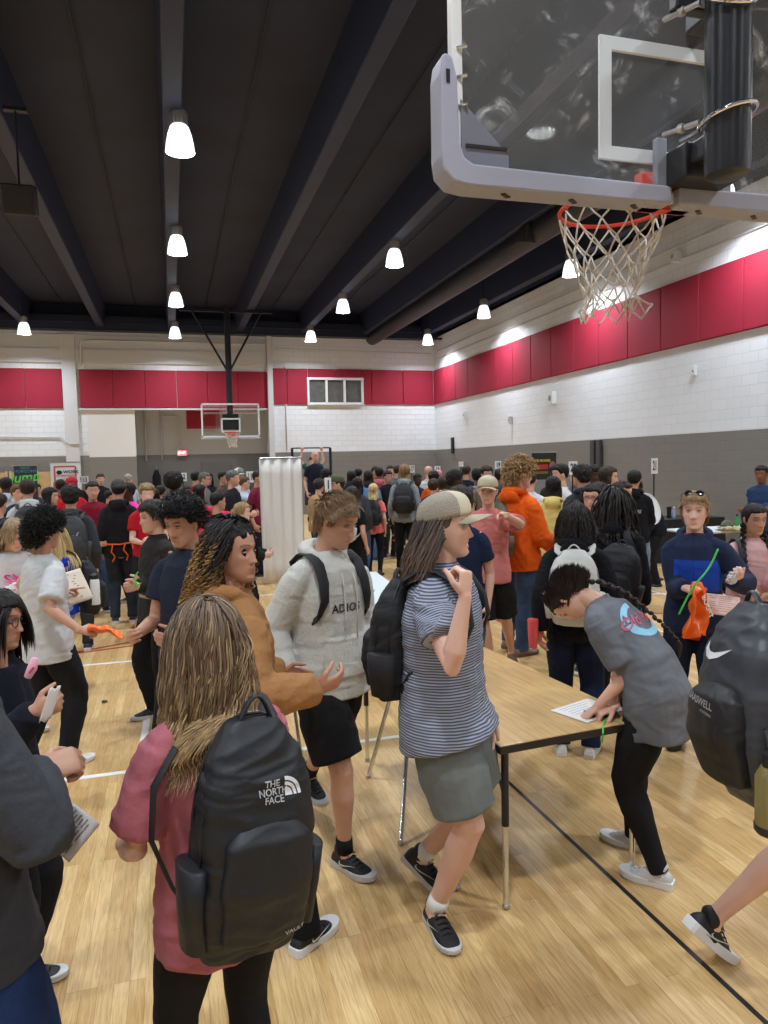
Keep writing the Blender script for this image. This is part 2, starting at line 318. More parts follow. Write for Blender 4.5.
# high window
wl = ony(302, 380, BW); 
mb = MB(); X0, X1, Z0, Z1 = 5.18, 7.34, 4.28, 5.24
for z in (Z0, Z1): mb.box(((X0+X1)/2, BW-.06, z), (X1-X0+.1, .16, .09))
for x in (X0, X0+.72, X0+1.44, X1): mb.box((x, BW-.06, (Z0+Z1)/2), (.08, .16, Z1-Z0))
wf = struct(mb.build('window_1', M_WHITEP, bevel=.008))
for i in range(3):
    mb = MB(); mb.box((X0+.36+.72*i, BW-.02, (Z0+Z1)/2), (.66, .02, Z1-Z0-.06)); mb.build('pane', mat('dim_glass', lin(92, 92, 90), .25, spec=.6, var=.25, vscale=6.), wf)
# court lines
M_LW = mat('line_white', lin(228, 226, 222), .4); M_LR = mat('line_red', lin(158, 40, 38), .4); M_LK = mat('line_black', (.012, .012, .015), .4)
def line(p, q, wd, m, z=.002):
    p, q = np.array(p, float), np.array(q, float); d = nrm(q-p); n = np.array([-d[1], d[0]])*wd/2
    mb = MB(); mb.slab([tuple(p-n), tuple(q-n), tuple(q+n), tuple(p+n)], .0004, z); struct(mb.build('trim_court_line', m))
def arc(c, r, a0, a1, wd, m, z=.002):
    A = np.linspace(a0, a1, 49); mb = MB()
    P = [(c[0]+(r+wd/2)*math.cos(a), c[1]+(r+wd/2)*math.sin(a)) for a in A]; Q = [(c[0]+(r-wd/2)*math.cos(a), c[1]+(r-wd/2)*math.sin(a)) for a in A]; n = 49
    V = [(x, y, z) for x, y in P+Q]; mb.add(V, [(i, i+1, n+i+1, n+i) for i in range(n-1)]); struct(mb.build('trim_court_line', m))
line((-8, 4.86), (1.55, 4.90), .05, M_LW); line((-8, 7.70), (1.2, 7.76), .05, M_LW); line((-.28, 4.9), (-.22, 7.7), .05, M_LW, .0024); line((1.89, .2), (1.89, 27), .022, M_LK, .0016)
line((-8, 11.0), (9.5, 11.0), .05, M_LW); line((6.66, 9.9), (6.6, 4.0), .05, M_LW); line((7.0, 11.46), (10, 11.5), .05, M_LW); line((5.2, 3.6), (5.2, 20), .05, M_LW, .0022); line((2.2, 8.9), (10, 8.9), .05, M_LW, .0026)
line((-8, 6.6), (1.5, 8.9), .04, M_LR, .003); arc((1.93, 14.5), 1.8, 0, 2*PI, .05, M_LR, .003); arc((1.93, 2.9), 6.2, .1, PI-.1, .05, M_LR, .0032); line((3.6, 2), (3.85, 12), .05, M_LR, .0028); line((.2, 17.2), (3.9, 17.2), .05, M_LR); line((-8, 21), (10, 21), .05, M_LW)
# high bay lamps
M_LENS = mat('lamp_lens', (1, 1, 1), .4, emit=(1, .98, .95), estr=14.); M_REFL = mat('lamp_reflector', (.85, .87, .9), .35, emit=(.9, .95, 1), estr=1.3); M_HSG = mat('lamp_housing', (.35, .36, .38), .4, .5)
def bay():
    r = thing('pendant_lamp', 'x', 'lamp', (0, 0, 0))
    mb = MB(); mb.lathe([(.0, .58), (.055, .58), (.10, .56), (.105, .36), (.09, .34), (0, .34)], n=24); 
    for i in range(12): a = i*PI/6; mb.box((.108*math.cos(a), .108*math.sin(a), .46), (.03, .006, .18), rotm((0, 0, 1), a))
    mb.build('housing', M_HSG, r, True)
    mb = MB(); mb.lathe([(.10, .37), (.13, .34), (.165, .24), (.19, .12), (.205, 0), (.2, 0), (.184, .12), (.158, .24), (.12, .33), (.09, .36)], n=32); mb.build('reflector', M_REFL, r, True)
    mb = MB(); mb.lathe([(0, .05), (.12, .045), (.195, .03), (.195, .022), (.12, .02), (0, .018)], n=32); mb.build('lens', M_LENS, r, True, auto=False)
    mb = MB(); mb.tube([(0, 0, .57), (0, 0, 1.36)], .012, 8); mb.lathe([(0, 1.36), (.05, 1.36), (.05, 1.3), (0, 1.3)], n=16); mb.build('hanger', M_DKM, r, True); return r
ld = bpy.data.lights.new('bay_light', 'AREA'); ld.shape = 'DISK'; ld.size = .38; ld.energy = LAMP_W; ld.color = LAMP_COL; ld.spread = math.radians(146)
proto = None
for i, x in enumerate((-13.9, -9.2, -4.45, .29, 5.02, 9.5)):
    for j, y in enumerate((-4.2, .9, 6.0, 11.05, 16.2, 21.4, 26.6)):
        if i > 5: continue
        vis = j >= 3 and x > -5
        if proto is None: proto = bay(); o = proto
        else:
            o = proto.copy(); COL.objects.link(o)
            for ch in [c for c in proto.children if c.type == 'MESH']: cc = ch.copy(); COL.objects.link(cc); cc.parent = o
        o.location = (x, y, 6.38)
        o['label'] = 'white high-bay gym lamp hanging under the dark ribbed ceiling'; o['group'] = 'high-bay lamps'
        lo = bpy.data.objects.new('bay_light', ld); COL.objects.link(lo); lo.parent = o; lo.location = (0, 0, .01)
named = {(.29, 11.05): 'nearest and largest glowing lamp of the column straight ahead', (.29, 16.2): 'second nearest glowing lamp of the column straight ahead', (.29, 21.4): 'third nearest glowing lamp of the column straight ahead', (.29, 26.6): 'farthest small glowing lamp of the column straight ahead',
 (5.02, 16.2): 'glowing lamp left of the near backboard, nearest of its slanted row', (5.02, 21.4): 'middle glowing lamp of the slanted row over the high window', (5.02, 26.6): 'farthest glowing lamp, hanging just above the high triple window',
 (9.5, 16.2): 'glowing lamp beside the near net, close to the right wall', (9.5, 21.4): 'glowing lamp midway along the right wall band', (9.5, 26.6): 'glowing lamp up in the far right corner', (-4.45, 26.6): 'lone glowing lamp at far left above the red panels'}
for o in list(COL.objects):
    if o.name.startswith('pendant_lamp') and o.type == 'EMPTY':
        for (x, y), l in named.items():
            if abs(o.location.x-x) < .01 and abs(o.location.y-y) < .01: o['label'] = l
# hanging speakers
def hang_box(u_, v, Y, z_, label):
    p = ony(u_, v, Y); r = thing('hanging_speaker', label, 'speaker', (p[0], p[1], p[2]))
    mb = MB(); mb.box((0, 0, 0), (.42, .36, .40), rotm((1, 0, 0), .3)); mb.build('cabinet', M_BLACK, r, bevel=.02)
    mb = MB(); mb.box((0, -.19, -.06), (.36, .012, .3), rotm((1, 0, 0), .3)); mb.build('grille', M_DKM, r)
    mb = MB(); mb.tube([(0, 0, .2), (0, 0, 6.95-p[2])], .015, 8); mb.box((0, 0, 6.93-p[2]), (.3, .1, .05)); mb.build('bracket', M_DKM, r)
hang_box(20, 200, 11.5, 6.4, 'small dark speaker hanging from the left ceiling rib'); hang_box(532, 233, 14.5, 6.4, 'small dark speaker hanging behind the near backboard')
# ------------------------------------------------ things on the walls
def exit_sign():
    p = ony(182, 453, BW+RD-.1); r = thing('exit_sign', 'small glowing red exit sign on the recess wall', 'sign', p)
    mb = MB(); mb.box((0, 0, 0), (.36, .06, .22)); mb.build('box', M_WHITEP, r, bevel=.01)
    mb = MB(); mb.box((0, -.034, 0), (.32, .006, .18)); mb.build('face', mat('exit_red', lin(230, 60, 70), .5, emit=(1, .08, .12), estr=1.6), r)
    text_obj('EXIT', .14, mat('exit_text', (1, .8, .8), .5, emit=(1, .8, .8), estr=2.), 'lettering', r, (0, -.04, 0), (1, 0, 0), (0, 0, 1), .002, True)
exit_sign()
def wallbox(u_, v, X, size, label, name='wall_box', m=None):
    p = onx(u_, v, X); mb = MB(); mb.box((-size[0]/2, 0, 0), size); r = thing(name, label, 'wall box', (RW, p[1], p[2])); mb.build('cover', m or M_WHITEP, r, bevel=.012)
    mb = MB(); mb.ell((-size[0]-.002, 0, 0), (.012, size[1]*.28, size[1]*.28), None, 20, 10); mb.build('grille', mat('grey_mesh', lin(150, 152, 155), .6), r, True)
wallbox(554, 398, RW, (.14, .30, .34), 'white speaker box on the white block wall right of the net', 'wall_speaker')
wallbox(696, 371, RW, (.08, .1, .2), 'tiny white sensor high on the block wall at right'); wallbox(512, 420, RW, (.12, .12, .22), 'small grey bell on the block wall near the corner', m=M_PIPE); wallbox(466, 415, RW, (.10, .14, .28), 'small white box on the right wall nearest the corner')
wallbox(680, 257, RW, (.2, .16, .22), 'small round siren high on the white wall beside the net')
p = ony(454, 444, BW); mb = MB(); mb.box((0, 0, 0), (.06, .22, .6)); r = thing('wall_box', 'dark narrow panel at the paint line by the back corner', 'wall box', (RW-.04, 26.4, 2.55)); mb.build('cover', M_DKM, r, bevel=.01); mb = MB(); mb.box((-.035, 0, .1), (.01, .12, .2)); mb.build('vent', M_BLACK, r)
for u_, lab in ((594, 'left black conduit post on the grey wall behind the crowd'), (600, 'right black conduit post on the grey wall behind the crowd')):
    p = onx(u_, 470, RW-.04); mb = MB(); mb.box((p[0]-.03, p[1], 1.2), (.08, .17, 2.4)); o = mb.build('wall_post', mat('post_grey', lin(66, 66, 68), .5), bevel=.01); tag(o, lab, 'post')
def pipe(pts, r_, label, name='wall_conduit', m=None):
    mb = MB(); mb.tube(pts, r_, 8, 0); o = mb.build(name, m or M_PIPE, None, True, auto=False); tag(o, label, 'pipe')
pipe([(RW-.03, 27.9, 6.35), (RW-.03, 4, 6.35)], .02, 'long white conduit running high along the right block wall above the red band')
pipe([(RW-.03, 27.9, 6.05), (RW-.03, 4, 6.05)], .015, 'thin lower conduit just above the red band on the right wall')
a, b_ = ony(0, 437, BW-.05), ony(60, 437, BW-.05); c = ony(70, 444, BW-.05)
pipe([(a[0]-2, BW-.05, a[2]), (b_[0], BW-.05, b_[2]), (c[0], BW-.16, c[2]), (c[0]+.5, BW-.16, c[2])], .025, 'bent grey pipe crossing the white wall left of the pilaster')
a = ony(75, 350, BW-.15); pipe([(a[0]+.18, BW-.15, 5.6), (a[0]+.18, BW-.15, 6.45), (a[0]+.6, BW-.15, 6.5), (3.6, BW-.15, 6.5)], .03, 'white pipe running up and along the top of the back wall')
for u_ in (145, 161): 
    a = ony(u_, 430, BW+RD-.06); pipe([(a[0], BW+RD-.05, 4.15), (a[0], BW+RD-.05, 2.2)], .03, 'vertical grey conduit in the recess, '+('left one' if u_ == 145 else 'right one nearer the exit sign'))
a = ony(163, 415, BW+RD-.06); b_ = ony(178, 415, BW+RD-.06); pipe([(a[0], BW+RD-.06, 3.9), (b_[0]-.1, BW+RD-.06, 3.9), (b_[0], BW+RD-.06, 3.8), (b_[0], BW+RD-.06, 2.75)], .03, 'bent grey conduit dropping to the exit sign')
pipe([(4.3, BW-.05, 5.7), (4.3, BW-.05, 2.5)], .018, 'thin conduit on the white block wall left of the high window')
pipe([(3.9, BW-.2, 6.35), (10.2, BW-.1, 6.3)], .015, 'thin conduit along the top of the right part of the back wall')
mb = MB(); mb.box((RX0+2.9, BW+RD-.03, 1.06), (1.1, .08, 2.15)); d = struct(mb.build('door_1', mat('door_grey', lin(92, 91, 92), .55), bevel=.01)); mb = MB(); mb.tube([(RX0+2.5, BW+RD-.12, 1.05), (RX0+3.3, BW+RD-.12, 1.05)], .025); mb.build('push_bar', M_STEEL, d, True)
# tan crates and boards standing along the left back wall
M_PLY = mat('plywood', lin(190, 160, 112), .7, var=.12, vscale=4.)
for i, x in enumerate((-6.6, -5.82, -5.04, -4.2)):
    r = thing('plywood_board', ['plywood board at the far left edge, cut by the picture edge', 'plywood board on the back wall just left of the dark banner', 'plywood board mostly behind the dark banner', 'plywood board showing between the two standing banners'][i], 'board', (x, BW-.25, 0))
    mb = MB(); mb.box((0, 0, 1.05), (.72, .05, 1.65), rotm((1, 0, 0), -.03)); mb.build('sheet', M_PLY, r, bevel=.01)
    mb = MB(); mb.box((-.33, -.05, .96), (.06, .05, 1.92)); mb.box((.33, -.05, .96), (.06, .05, 1.92)); mb.build('batten', mat('pine', lin(205, 178, 130), .7), r)
# ------------------------------------------------ far hoop
def backboard(root, w_, h_, zb, fw_, glass, y=0.):
    mb = MB(); mb.box((0, y, zb+h_/2), (w_-.02, .012, h_-.02)); mb.build('glass', glass, root)
    mb = MB(); t = fw_
    for z in (zb+t/2, zb+h_-t/2): mb.box((0, y, z), (w_, .04, t))
    for x in (-w_/2+t/2, w_/2-t/2): mb.box((x, y, zb+h_/2), (t, .04, h_))
    mb.build('frame', M_WHITEP, root, bevel=.004)
    mb = MB(); iw, ih, tt, z_ = .61, .457, .05, zb+.15
    for z in (z_+tt/2, z_+ih-tt/2): mb.box((0, y, z), (iw, .0135, tt))
    for x in (-iw/2+tt/2, iw/2-tt/2): mb.box((x, y, z_+ih/2), (tt, .0135, ih-2*tt))
    mb.build('target_square', mat('target_white', lin(205, 210, 214), .5), root)
def rim(root, y0, sgn, z=3.05, net_m=None, n=12, rows=7, nr=.0035):
    R_ = .2286; cy = y0+sgn*(.15+R_)
    mo = mat('rim_orange', lin(214, 62, 38), .4); mb = MB()
    mb.tube([(R_*math.cos(a), cy+R_*math.sin(a), z) for a in np.linspace(0, 2*PI, 49)], .009, 8, 0)
    mb.box((0, y0+sgn*.03, z-.05), (.22, .05, .14)); mb.slab([(-.09, y0+sgn*.04), (.09, y0+sgn*.04), (.17, cy-sgn*R_*.68), (-.17, cy-sgn*R_*.68)][::1], z-.012, z)
    for q in (1, -1): mb.tube([(q*.08, y0+sgn*.04, z-.10), (q*.13, cy-sgn*R_*.8, z-.01)], .008, 6)
    for i in range(12):
        a = i*PI/6; mb.tube([((R_+.0)*math.cos(a-.05), cy+R_*math.sin(a-.05), z-.008), (R_*math.cos(a), cy+R_*math.sin(a), z-.028), (R_*math.cos(a+.05), cy+R_*math.sin(a+.05), z-.008)], .003, 5)
    o = mb.build('rim', mo, root, True)
    mb = MB(); prof = [(.0, R_), (.07, .215), (.14, .19), (.21, .162), (.28, .138), (.35, .122), (.41, .128)]; rr = random.Random(3)
    P = {}
    for k_ in range(len(prof)):
        for i in range(n):
            a = (i+(.5 if k_ % 2 else 0))*2*PI/n; P[k_, i] = np.array([prof[k_][1]*math.cos(a)+rr.uniform(-.006, .006)*k_, cy+prof[k_][1]*math.sin(a)+rr.uniform(-.006, .006)*k_, z-.02-prof[k_][0]+rr.uniform(-.008, .008)*(k_ > 0)])
    for k_ in range(len(prof)-1):
        for i in range(n):
            a = P[k_, i]; nb = (i, (i-1) % n) if k_ % 2 == 0 else ((i+1) % n, i)
            for j in nb:
                b2 = P[k_+1, j]; mid = (a+b2)/2+np.array([rr.uniform(-.004, .004), rr.uniform(-.004, .004), -.006]); mb.tube([a, mid, b2], nr, 5, .2)
    for i in range(n):
        a, b2 = P[len(prof)-1, i], P[len(prof)-1, (i+1) % n]; mb.tube([a, (a+b2)/2+np.array([0, 0, -.05]), b2], nr, 5, .2); mb.ell(a, (.008, .008, .01), None, 8, 6)
    mb.build('net', net_m or mat('net_cord', lin(206, 200, 190), .8), root, True, auto=False)
FG = mat('far_glass', (.9, .93, .95), .05, trans=1., alpha=.35)
r = thing('basketball_hoop', 'far basketball hoop with clear glass backboard hung from the ceiling on a black mast', 'basketball hoop', (1.87, 24.0, 0))
backboard(r, 1.83, 1.07, 2.86, .05, FG); rim(r, 0, -1, 3.0, nr=.006)
mb = MB(); mb.cyl((0, .15, 3.2), (0, .15, 7.0), .095); mb.build('mast', M_DKM, r, True)
mb = MB()
for q in (1, -1): mb.tube([(q*1.1, .2, 6.9), (0, .15, 4.9)], .035, 8)
mb.box((0, .18, 6.86), (2.9, .1, .08)); mb.build('brace', M_DKM, r, True)
mb = MB(); mb.box((0, .09, 3.35), (.5, .1, .5)); mb.box((0, .06, 2.9), (1.8, .03, .05)); mb.build('bracket', M_DKM, r)
mb = MB(); mb.box((0, 0, 2.83), (1.87, .07, .06)); mb.build('edge_padding', mat('pad_grey', lin(168, 170, 178), .6), r, bevel=.015)
# ------------------------------------------------ near hoop, seen from behind
def f_glass(nt, N, L, b):
    tc = N.new('ShaderNodeTexCoord'); b.inputs['Base Color'].default_value = (.93, .95, .97, 1); b.inputs['Roughness'].default_value = .02; b.inputs['Specular IOR Level'].default_value = .35
    nz = N.new('ShaderNodeTexNoise'); nz.inputs['Scale'].default_value = 6.; nz.inputs['Detail'].default_value = 9; nz.inputs['Roughness'].default_value = .72; nz.inputs['Distortion'].default_value = .9; L.new(tc.outputs['Object'], nz.inputs['Vector'])
    cr_ = N.new('ShaderNodeValToRGB'); cr_.color_ramp.elements[0].position = .56; cr_.color_ramp.elements[0].color = (0, 0, 0, 1); cr_.color_ramp.elements[1].position = .86; cr_.color_ramp.elements[1].color = (1, 1, 1, 1); L.new(nz.outputs[0], cr_.inputs[0])
    mr = N.new('ShaderNodeMapRange'); mr.inputs[3].default_value = .05; mr.inputs[4].default_value = .75; L.new(cr_.outputs[0], mr.inputs[0]); L.new(mr.outputs[0], b.inputs['Alpha'])
r = thing('basketball_hoop', 'large near basketball hoop seen from behind, smudged glass backboard with grey padded edge', 'basketball hoop', (1.93, 2.56, 0))
backboard(r, 1.83, 1.12, 2.948, .042, pnode('smudged_glass', f_glass))
rim(r, 0, 1, 3.05, nr=.0042)
M_PADG = mat('pad_lilac_grey', lin(158, 160, 178), .55)
for q in (-1, 1):
    # an L-shaped bumper wraps each lower corner
    out = [(q*.018, -.05), (q*.86, -.05), (q*.925, -.04), (q*.965, 0.0), (q*.972, .05), (q*.972, .33), (q*.962, .395), (q*.945, .40), (q*.925, .385), (q*.908, .32), (q*.900, .10), (q*.885, .05), (q*.85, .03), (q*.018, .02)]
    mb = MB(); mb.slab([(x, z+2.98) for x, z in out], -.058, .058, R=np.array([[1, 0, 0], [0, 0, 1], [0, 1, 0]])); o = mb.build('edge_padding', M_PADG, r, bevel=.014)
    mb = MB()
    for x in (.15, .42, .70): mb = MB(); mb.box((q*x, 0, 2.98-.0505), (.05, .018, .006), rotm((0, 0, 1), .7)); mb.build('slot', M_BLACK, o)
    mb = MB(); mb.box((q*.945, -.055, 3.30), (.014, .012, .045)); mb.build('slot', M_BLACK, o)
    mb = MB(); mb.slab([(q*.885, 3.0), (q*.70, 3.0), (q*.70, 3.06), (q*.885, 3.24)], -.030, -.022, R=np.array([[1, 0, 0], [0, 0, 1], [0, 1, 0]])); mb.build('corner_gusset', mat('gusset_grey', lin(120, 122, 138), .5), r)
    mb = MB(); mb.box((q*.79, -.033, 3.08), (.16, .006, .012)); mb.build('gusset_slot', M_BLACK, r)
    for z in (3.22, 3.32, 3.42): mb = MB(); mb.tube([(q*.895, -.02, z), (q*.865, -.04, z)], .006, 6); mb.build('bolt', M_CHROME, r, True)
mb = MB(); mb.lathe([(0, 2.93), (.055, 2.93), (.074, 2.94), (.077, 2.97), (.077, 7.0), (0, 7.0)], (0, -.33, 0), 40); o = mb.build('mast', mat('gloss_black_pole', (.012, .013, .018), .32), r, True)
for z, tl in ((3.14, -.02), (3.55, .12)):
    mb = MB(); pts = [(.092*math.cos(a), -.33+.092*math.sin(a), z+tl*math.sin(a)*.6+.02*math.cos(a)) for a in np.linspace(PI*.72, PI*2.28, 25)]; pts = [(-.07, -.17, pts[0][2])]+pts+[(.07, -.17, pts[-1][2])]
    mb.tube(pts, .0075, 8); mb.build('pole_clamp', M_CHROME, r, True)
    for q in (-1, 1): mb = MB(); mb.tube([(q*.13, -.15, z), (q*.07, -.27, z)], .010, 8); mb.ell((q*.10, -.21, z), (.02, .02, .018), None, 6, 6); mb.build('clamp_bolt', M_STEEL, r, True)
mb = MB(); mb.box((.08, -.10, 3.06), (.24, .13, .13)); mb.box((.03, -.17, 3.08), (.10, .22, .08)); mb.build('lower_bracket', M_BLACK, r, bevel=.008)
mb = MB(); mb.box((.02, -.20, 3.60), (.30, .05, .09)); mb.box((.12, -.13, 3.66), (.10, .24, .12)); mb.build('upper_bracket', M_BLACK, r, bevel=.008)
for x_ in (-.06, .24): mb = MB(); mb.box((x_, -.035, 3.08), (.045, .03, .20)); mb.build('steel_plate', mat('grey_plate', lin(140, 142, 152), .45, .3), r, bevel=.004)
mb = MB(); mb.tube([(-.55, .6, 6.5), (-.35, .02, 3.7)], .004, 5); mb.build('height_cable', M_STEEL, r)
# ================================================================== people
HT = np.array([  # z, half width, front y, back y
 (-.119, .012, .062, -.030), (-.114, .026, .070, -.018), (-.104, .038, .077, .005), (-.09, .0475, .080, .035), (-.072, .056, .082, .055), (-.052, .062, .083, .070), (-.03, .068, .084, .084),
 (-.01, .0725, .086, .094), (.01, .0745, .087, .100), (.03, .076, .089, .103), (.05, .0755, .088, .102), (.07, .071, .080, .095), (.088, .061, .066, .082), (.102, .046, .047, .063), (.111, .029, .028, .042), (.1155, .008, .008, .016)])
def head_grid(nt=64, nz=56):
    z = np.interp(np.linspace(0, 1, nz), np.linspace(0, 1, len(HT)), HT[:, 0])
    wx = np.interp(z, HT[:, 0], HT[:, 1]); yf = np.interp(z, HT[:, 0], HT[:, 2]); yb = np.interp(z, HT[:, 0], HT[:, 3])
    t = np.arange(nt)*2*PI/nt; ct, st = np.cos(t), np.sin(t); e = 2/2.25
    cx = np.sign(ct)*np.abs(ct)**e; sy = np.sign(st)*np.abs(st)**e
    yc = (yf-yb)/2; hy = (yf+yb)/2
    X = wx[:, None]*cx[None]; Y = yc[:, None]+hy[:, None]*sy[None]; Z = np.repeat(z[:, None], nt, 1)
    return X, Y, Z
def face_feat(X, Y, Z, mouth=0.):
    front = np.clip((Y-.02)/.05, 0, 1); a = np.abs(X); d = np.zeros_like(X)
    ramp = np.clip((.012-Z)/.05, 0, 1)*np.clip((Z+.049)/.007, 0, 1)
    d += .024*np.exp(-(a/(.0085+.006*ramp))**2)*ramp
    d += .006*np.exp(-((a-.011)/.006)**2-((Z+.040)/.008)**2)
    d -= .0135*np.exp(-((a-.031)/.0165)**2-((Z-.003)/.0125)**2)
    d += .0055*np.exp(-((Z-.024)/.009)**2)*np.exp(-(a/.048)**4)
    d += .004*np.exp(-((a-.044)/.018)**2-((Z+.022)/.016)**2)
    d += np.exp(-(a/.023)**2)*(.0065*np.exp(-((Z+.0625)/.0055)**2)+.0078*np.exp(-((Z+.0755)/.006)**2)-.005*np.exp(-((Z+.069)/.0028)**2))
    if mouth: d -= .018*mouth*np.exp(-(a/.018)**2-((Z+.069)/.006)**2)
    d -= .004*np.exp(-(a/.025)**2-((Z+.086)/.005)**2)
    d += .007*np.exp(-(a/.019)**2-((Z+.103)/.011)**2)
    d -= .006*np.exp(-((a-.05)/.012)**2-((Z+.06)/.02)**2)
    return Y+d*front
def head_mb(mb, M, face=True, nt=64, nz=56, mouth=0., off=None):
    X, Y, Z = head_grid(nt, nz)
    if face: Y = face_feat(X, Y, Z, mouth)
    P = np.stack([X, Y, Z], 2)
    if off is not None:
        n = np.stack([X/.076**2, (Y+.008)/.095**2, (Z-.01)/.11**2], 2); n /= np.maximum(np.linalg.norm(n, axis=2, keepdims=True), 1e-9)
        P = P+n*off(X, Y, Z)[..., None]
    V = P.reshape(-1, 3)@M[:3, :3].T+M[:3, 3]
    Fc = [(i*nt+j, i*nt+(j+1) % nt, (i+1)*nt+(j+1) % nt, (i+1)*nt+j) for i in range(nz-1) for j in range(nt)]
    Fc += [tuple(range(nt))[::-1], tuple((nz-1)*nt+j for j in range(nt))]
    return mb.add(V, Fc)
def ik(a, b, l1, l2, hint):
    a = np.array(a, float); b = np.array(b, float); d = b-a; L = np.linalg.norm(d); mx = (l1+l2)*.998
    if L > mx: b = a+d/L*mx; d = b-a; L = mx
    L = max(L, abs(l1-l2)+.02)
    x = (l1*l1-l2*l2+L*L)/(2*L); h = math.sqrt(max(l1*l1-x*x, 0)); u_ = d/np.linalg.norm(d); v = np.array(hint, float); v = nrm(v-u_*np.dot(v, u_))
    return a+u_*x+v*h, b
class Sk: pass
def skeleton(p):
    k = Sk(); g = p.get
    k.P = np.array(g('pelvis', (0, 0, .94)), float); lean = g('lean', 0.); ls = g('leanside', 0.); k.sh = g('shoulder', .152); k.fat = g('fat', 1.)
    R = rotm((0, 0, 1), g('twist', 0.))@rotm((0, 1, 0), ls)@rotm((1, 0, 0), -lean)
    Rh = rotm((0, 0, 1), g('twist', 0.)*.5)@rotm((0, 1, 0), ls*.5)@rotm((1, 0, 0), -lean*.5)
    k.R = R; up = R[:, 2]; k.up = up; k.rt = R[:, 0]; k.fw = R[:, 1]; k.Rh = Rh
    k.W = k.P+Rh[:, 2]*.15; k.C = k.W+up*.19; k.Sh = k.C+up*.13; k.N = k.Sh+up*.06+k.fw*-.005
    hy, hp = g('head', (0, 0)); hr = g('headroll', 0.)
    Hm = R@rotm((0, 0, 1), hy)@rotm((1, 0, 0), -hp)@rotm((0, 1, 0), hr) if not g('headworld') else rotm((0, 0, 1), hy)@rotm((1, 0, 0), -hp)@rotm((0, 1, 0), hr)
    k.neckt = k.N+(up*.6+Hm[:, 2]*.4)*.065+k.fw*.012
    hc = k.neckt+Hm@np.array([0, .022, .098])*1.0
    k.M = np.eye(4); k.M[:3, :3] = Hm; k.M[:3, 3] = hc
    k.hs = g('hs', 1.)
    k.M[:3, :3] *= k.hs
    k.sho = {}; k.elb = {}; k.wri = {}; k.hd = {}
    for s_, q in (('R', 1), ('L', -1)):
        sp = g('shrug'+s_, 0.)
        a = k.Sh+k.rt*q*k.sh+up*(-.032+sp)
        w_ = g('hand'+s_); 
        if w_ is None: w_ = a+np.array([q*.06, .05, -.50])
        e, b = ik(a, w_, .285, .25, g('elb'+s_, (q*.35, -1, -.2)))
        k.sho[s_] = a; k.elb[s_] = e; k.wri[s_] = b
        f_ = nrm(g('fd'+s_, nrm(b-e)+np.array([0, .12, 0]))); pn = np.array(g('pn'+s_, (-q, 0, 0)), float); pn = nrm(pn-f_*np.dot(pn, f_))
        k.hd[s_] = (f_, pn, np.cross(f_, pn)*q)
    k.hip = {}; k.kne = {}; k.ank = {}; k.toe = {}
    for s_, q in (('R', 1), ('L', -1)):
        h = k.P+Rh[:, 0]*q*.088*g('hipw', 1.)+np.array([0, 0, -.03]); ft = g('foot'+s_, (q*.1, 0, 0)); fy = g('fyaw'+s_, -q*.15); tilt = g('tilt'+s_, 0.)
        a = np.array([ft[0], ft[1], .085+ft[2]], float)
        kn, a = ik(h, a, .435, .425, g('knee'+s_, (q*.1, 1, 0)))
        k.hip[s_] = h; k.kne[s_] = kn; k.ank[s_] = a
        Rf = rotm((0, 0, 1), fy)@rotm((1, 0, 0), -tilt); k.toe[s_] = Rf
    return k
def hand_mb(mb, w_, fd, pn, td, curl=.35, fat=1., thumb=.4, curls=None, r=1.):
    mb.loft([w_-fd*.02, w_+fd*.015, w_+fd*.05, w_+fd*.088], [.026*r, .031*r, .039*r, .038*r], [.019*r, .0165*r, .0145*r, .012*r], td, 12, .5)
    for i, (o, L) in enumerate(((.029, .072), (.010, .08), (-.0095, .075), (-.028, .058))):
        c = (curls[i] if curls else curl)*1.15+.08*i*curl; p = w_+fd*(.088-.004*abs(i-1))+td*o; pts = [p-fd*.02, p]; d = fd; a = 0
        for sg, f_ in enumerate((.46, .31, .25)):
            a += c*(1., 1.15, .8)[sg]; d = fd*math.cos(a)+pn*math.sin(a); p = p+d*L*f_; pts.append(p)
        mb.loft(pts, [.0095*r*fat, .0095*r*fat, .0088*r*fat, .0082*r*fat, .007*r*fat], None, td, 8, .8)
    b = w_+fd*.022+td*.022+pn*.006; d1 = nrm(fd*.62+td*.72+pn*.3*thumb*2); p1 = b+d1*.042; d2 = nrm(fd*.85+td*(.35-.5*thumb)+pn*(.25+.7*thumb)); p2 = p1+d2*.03; p3 = p2+nrm(d2+pn*.2)*.024
    mb.loft([b-d1*.012, b, p1, p2, p3], np.array([.015, .0155, .0115, .0105, .008])*r*fat, None, np.cross(d1, pn), 8, .8)
SKINS = dict(fair=lin(222, 178, 160), light=lin(212, 164, 142), tan=lin(190, 142, 118), brown=lin(128, 82, 62), dark=lin(72, 45, 36), pale=lin(232, 184, 166))
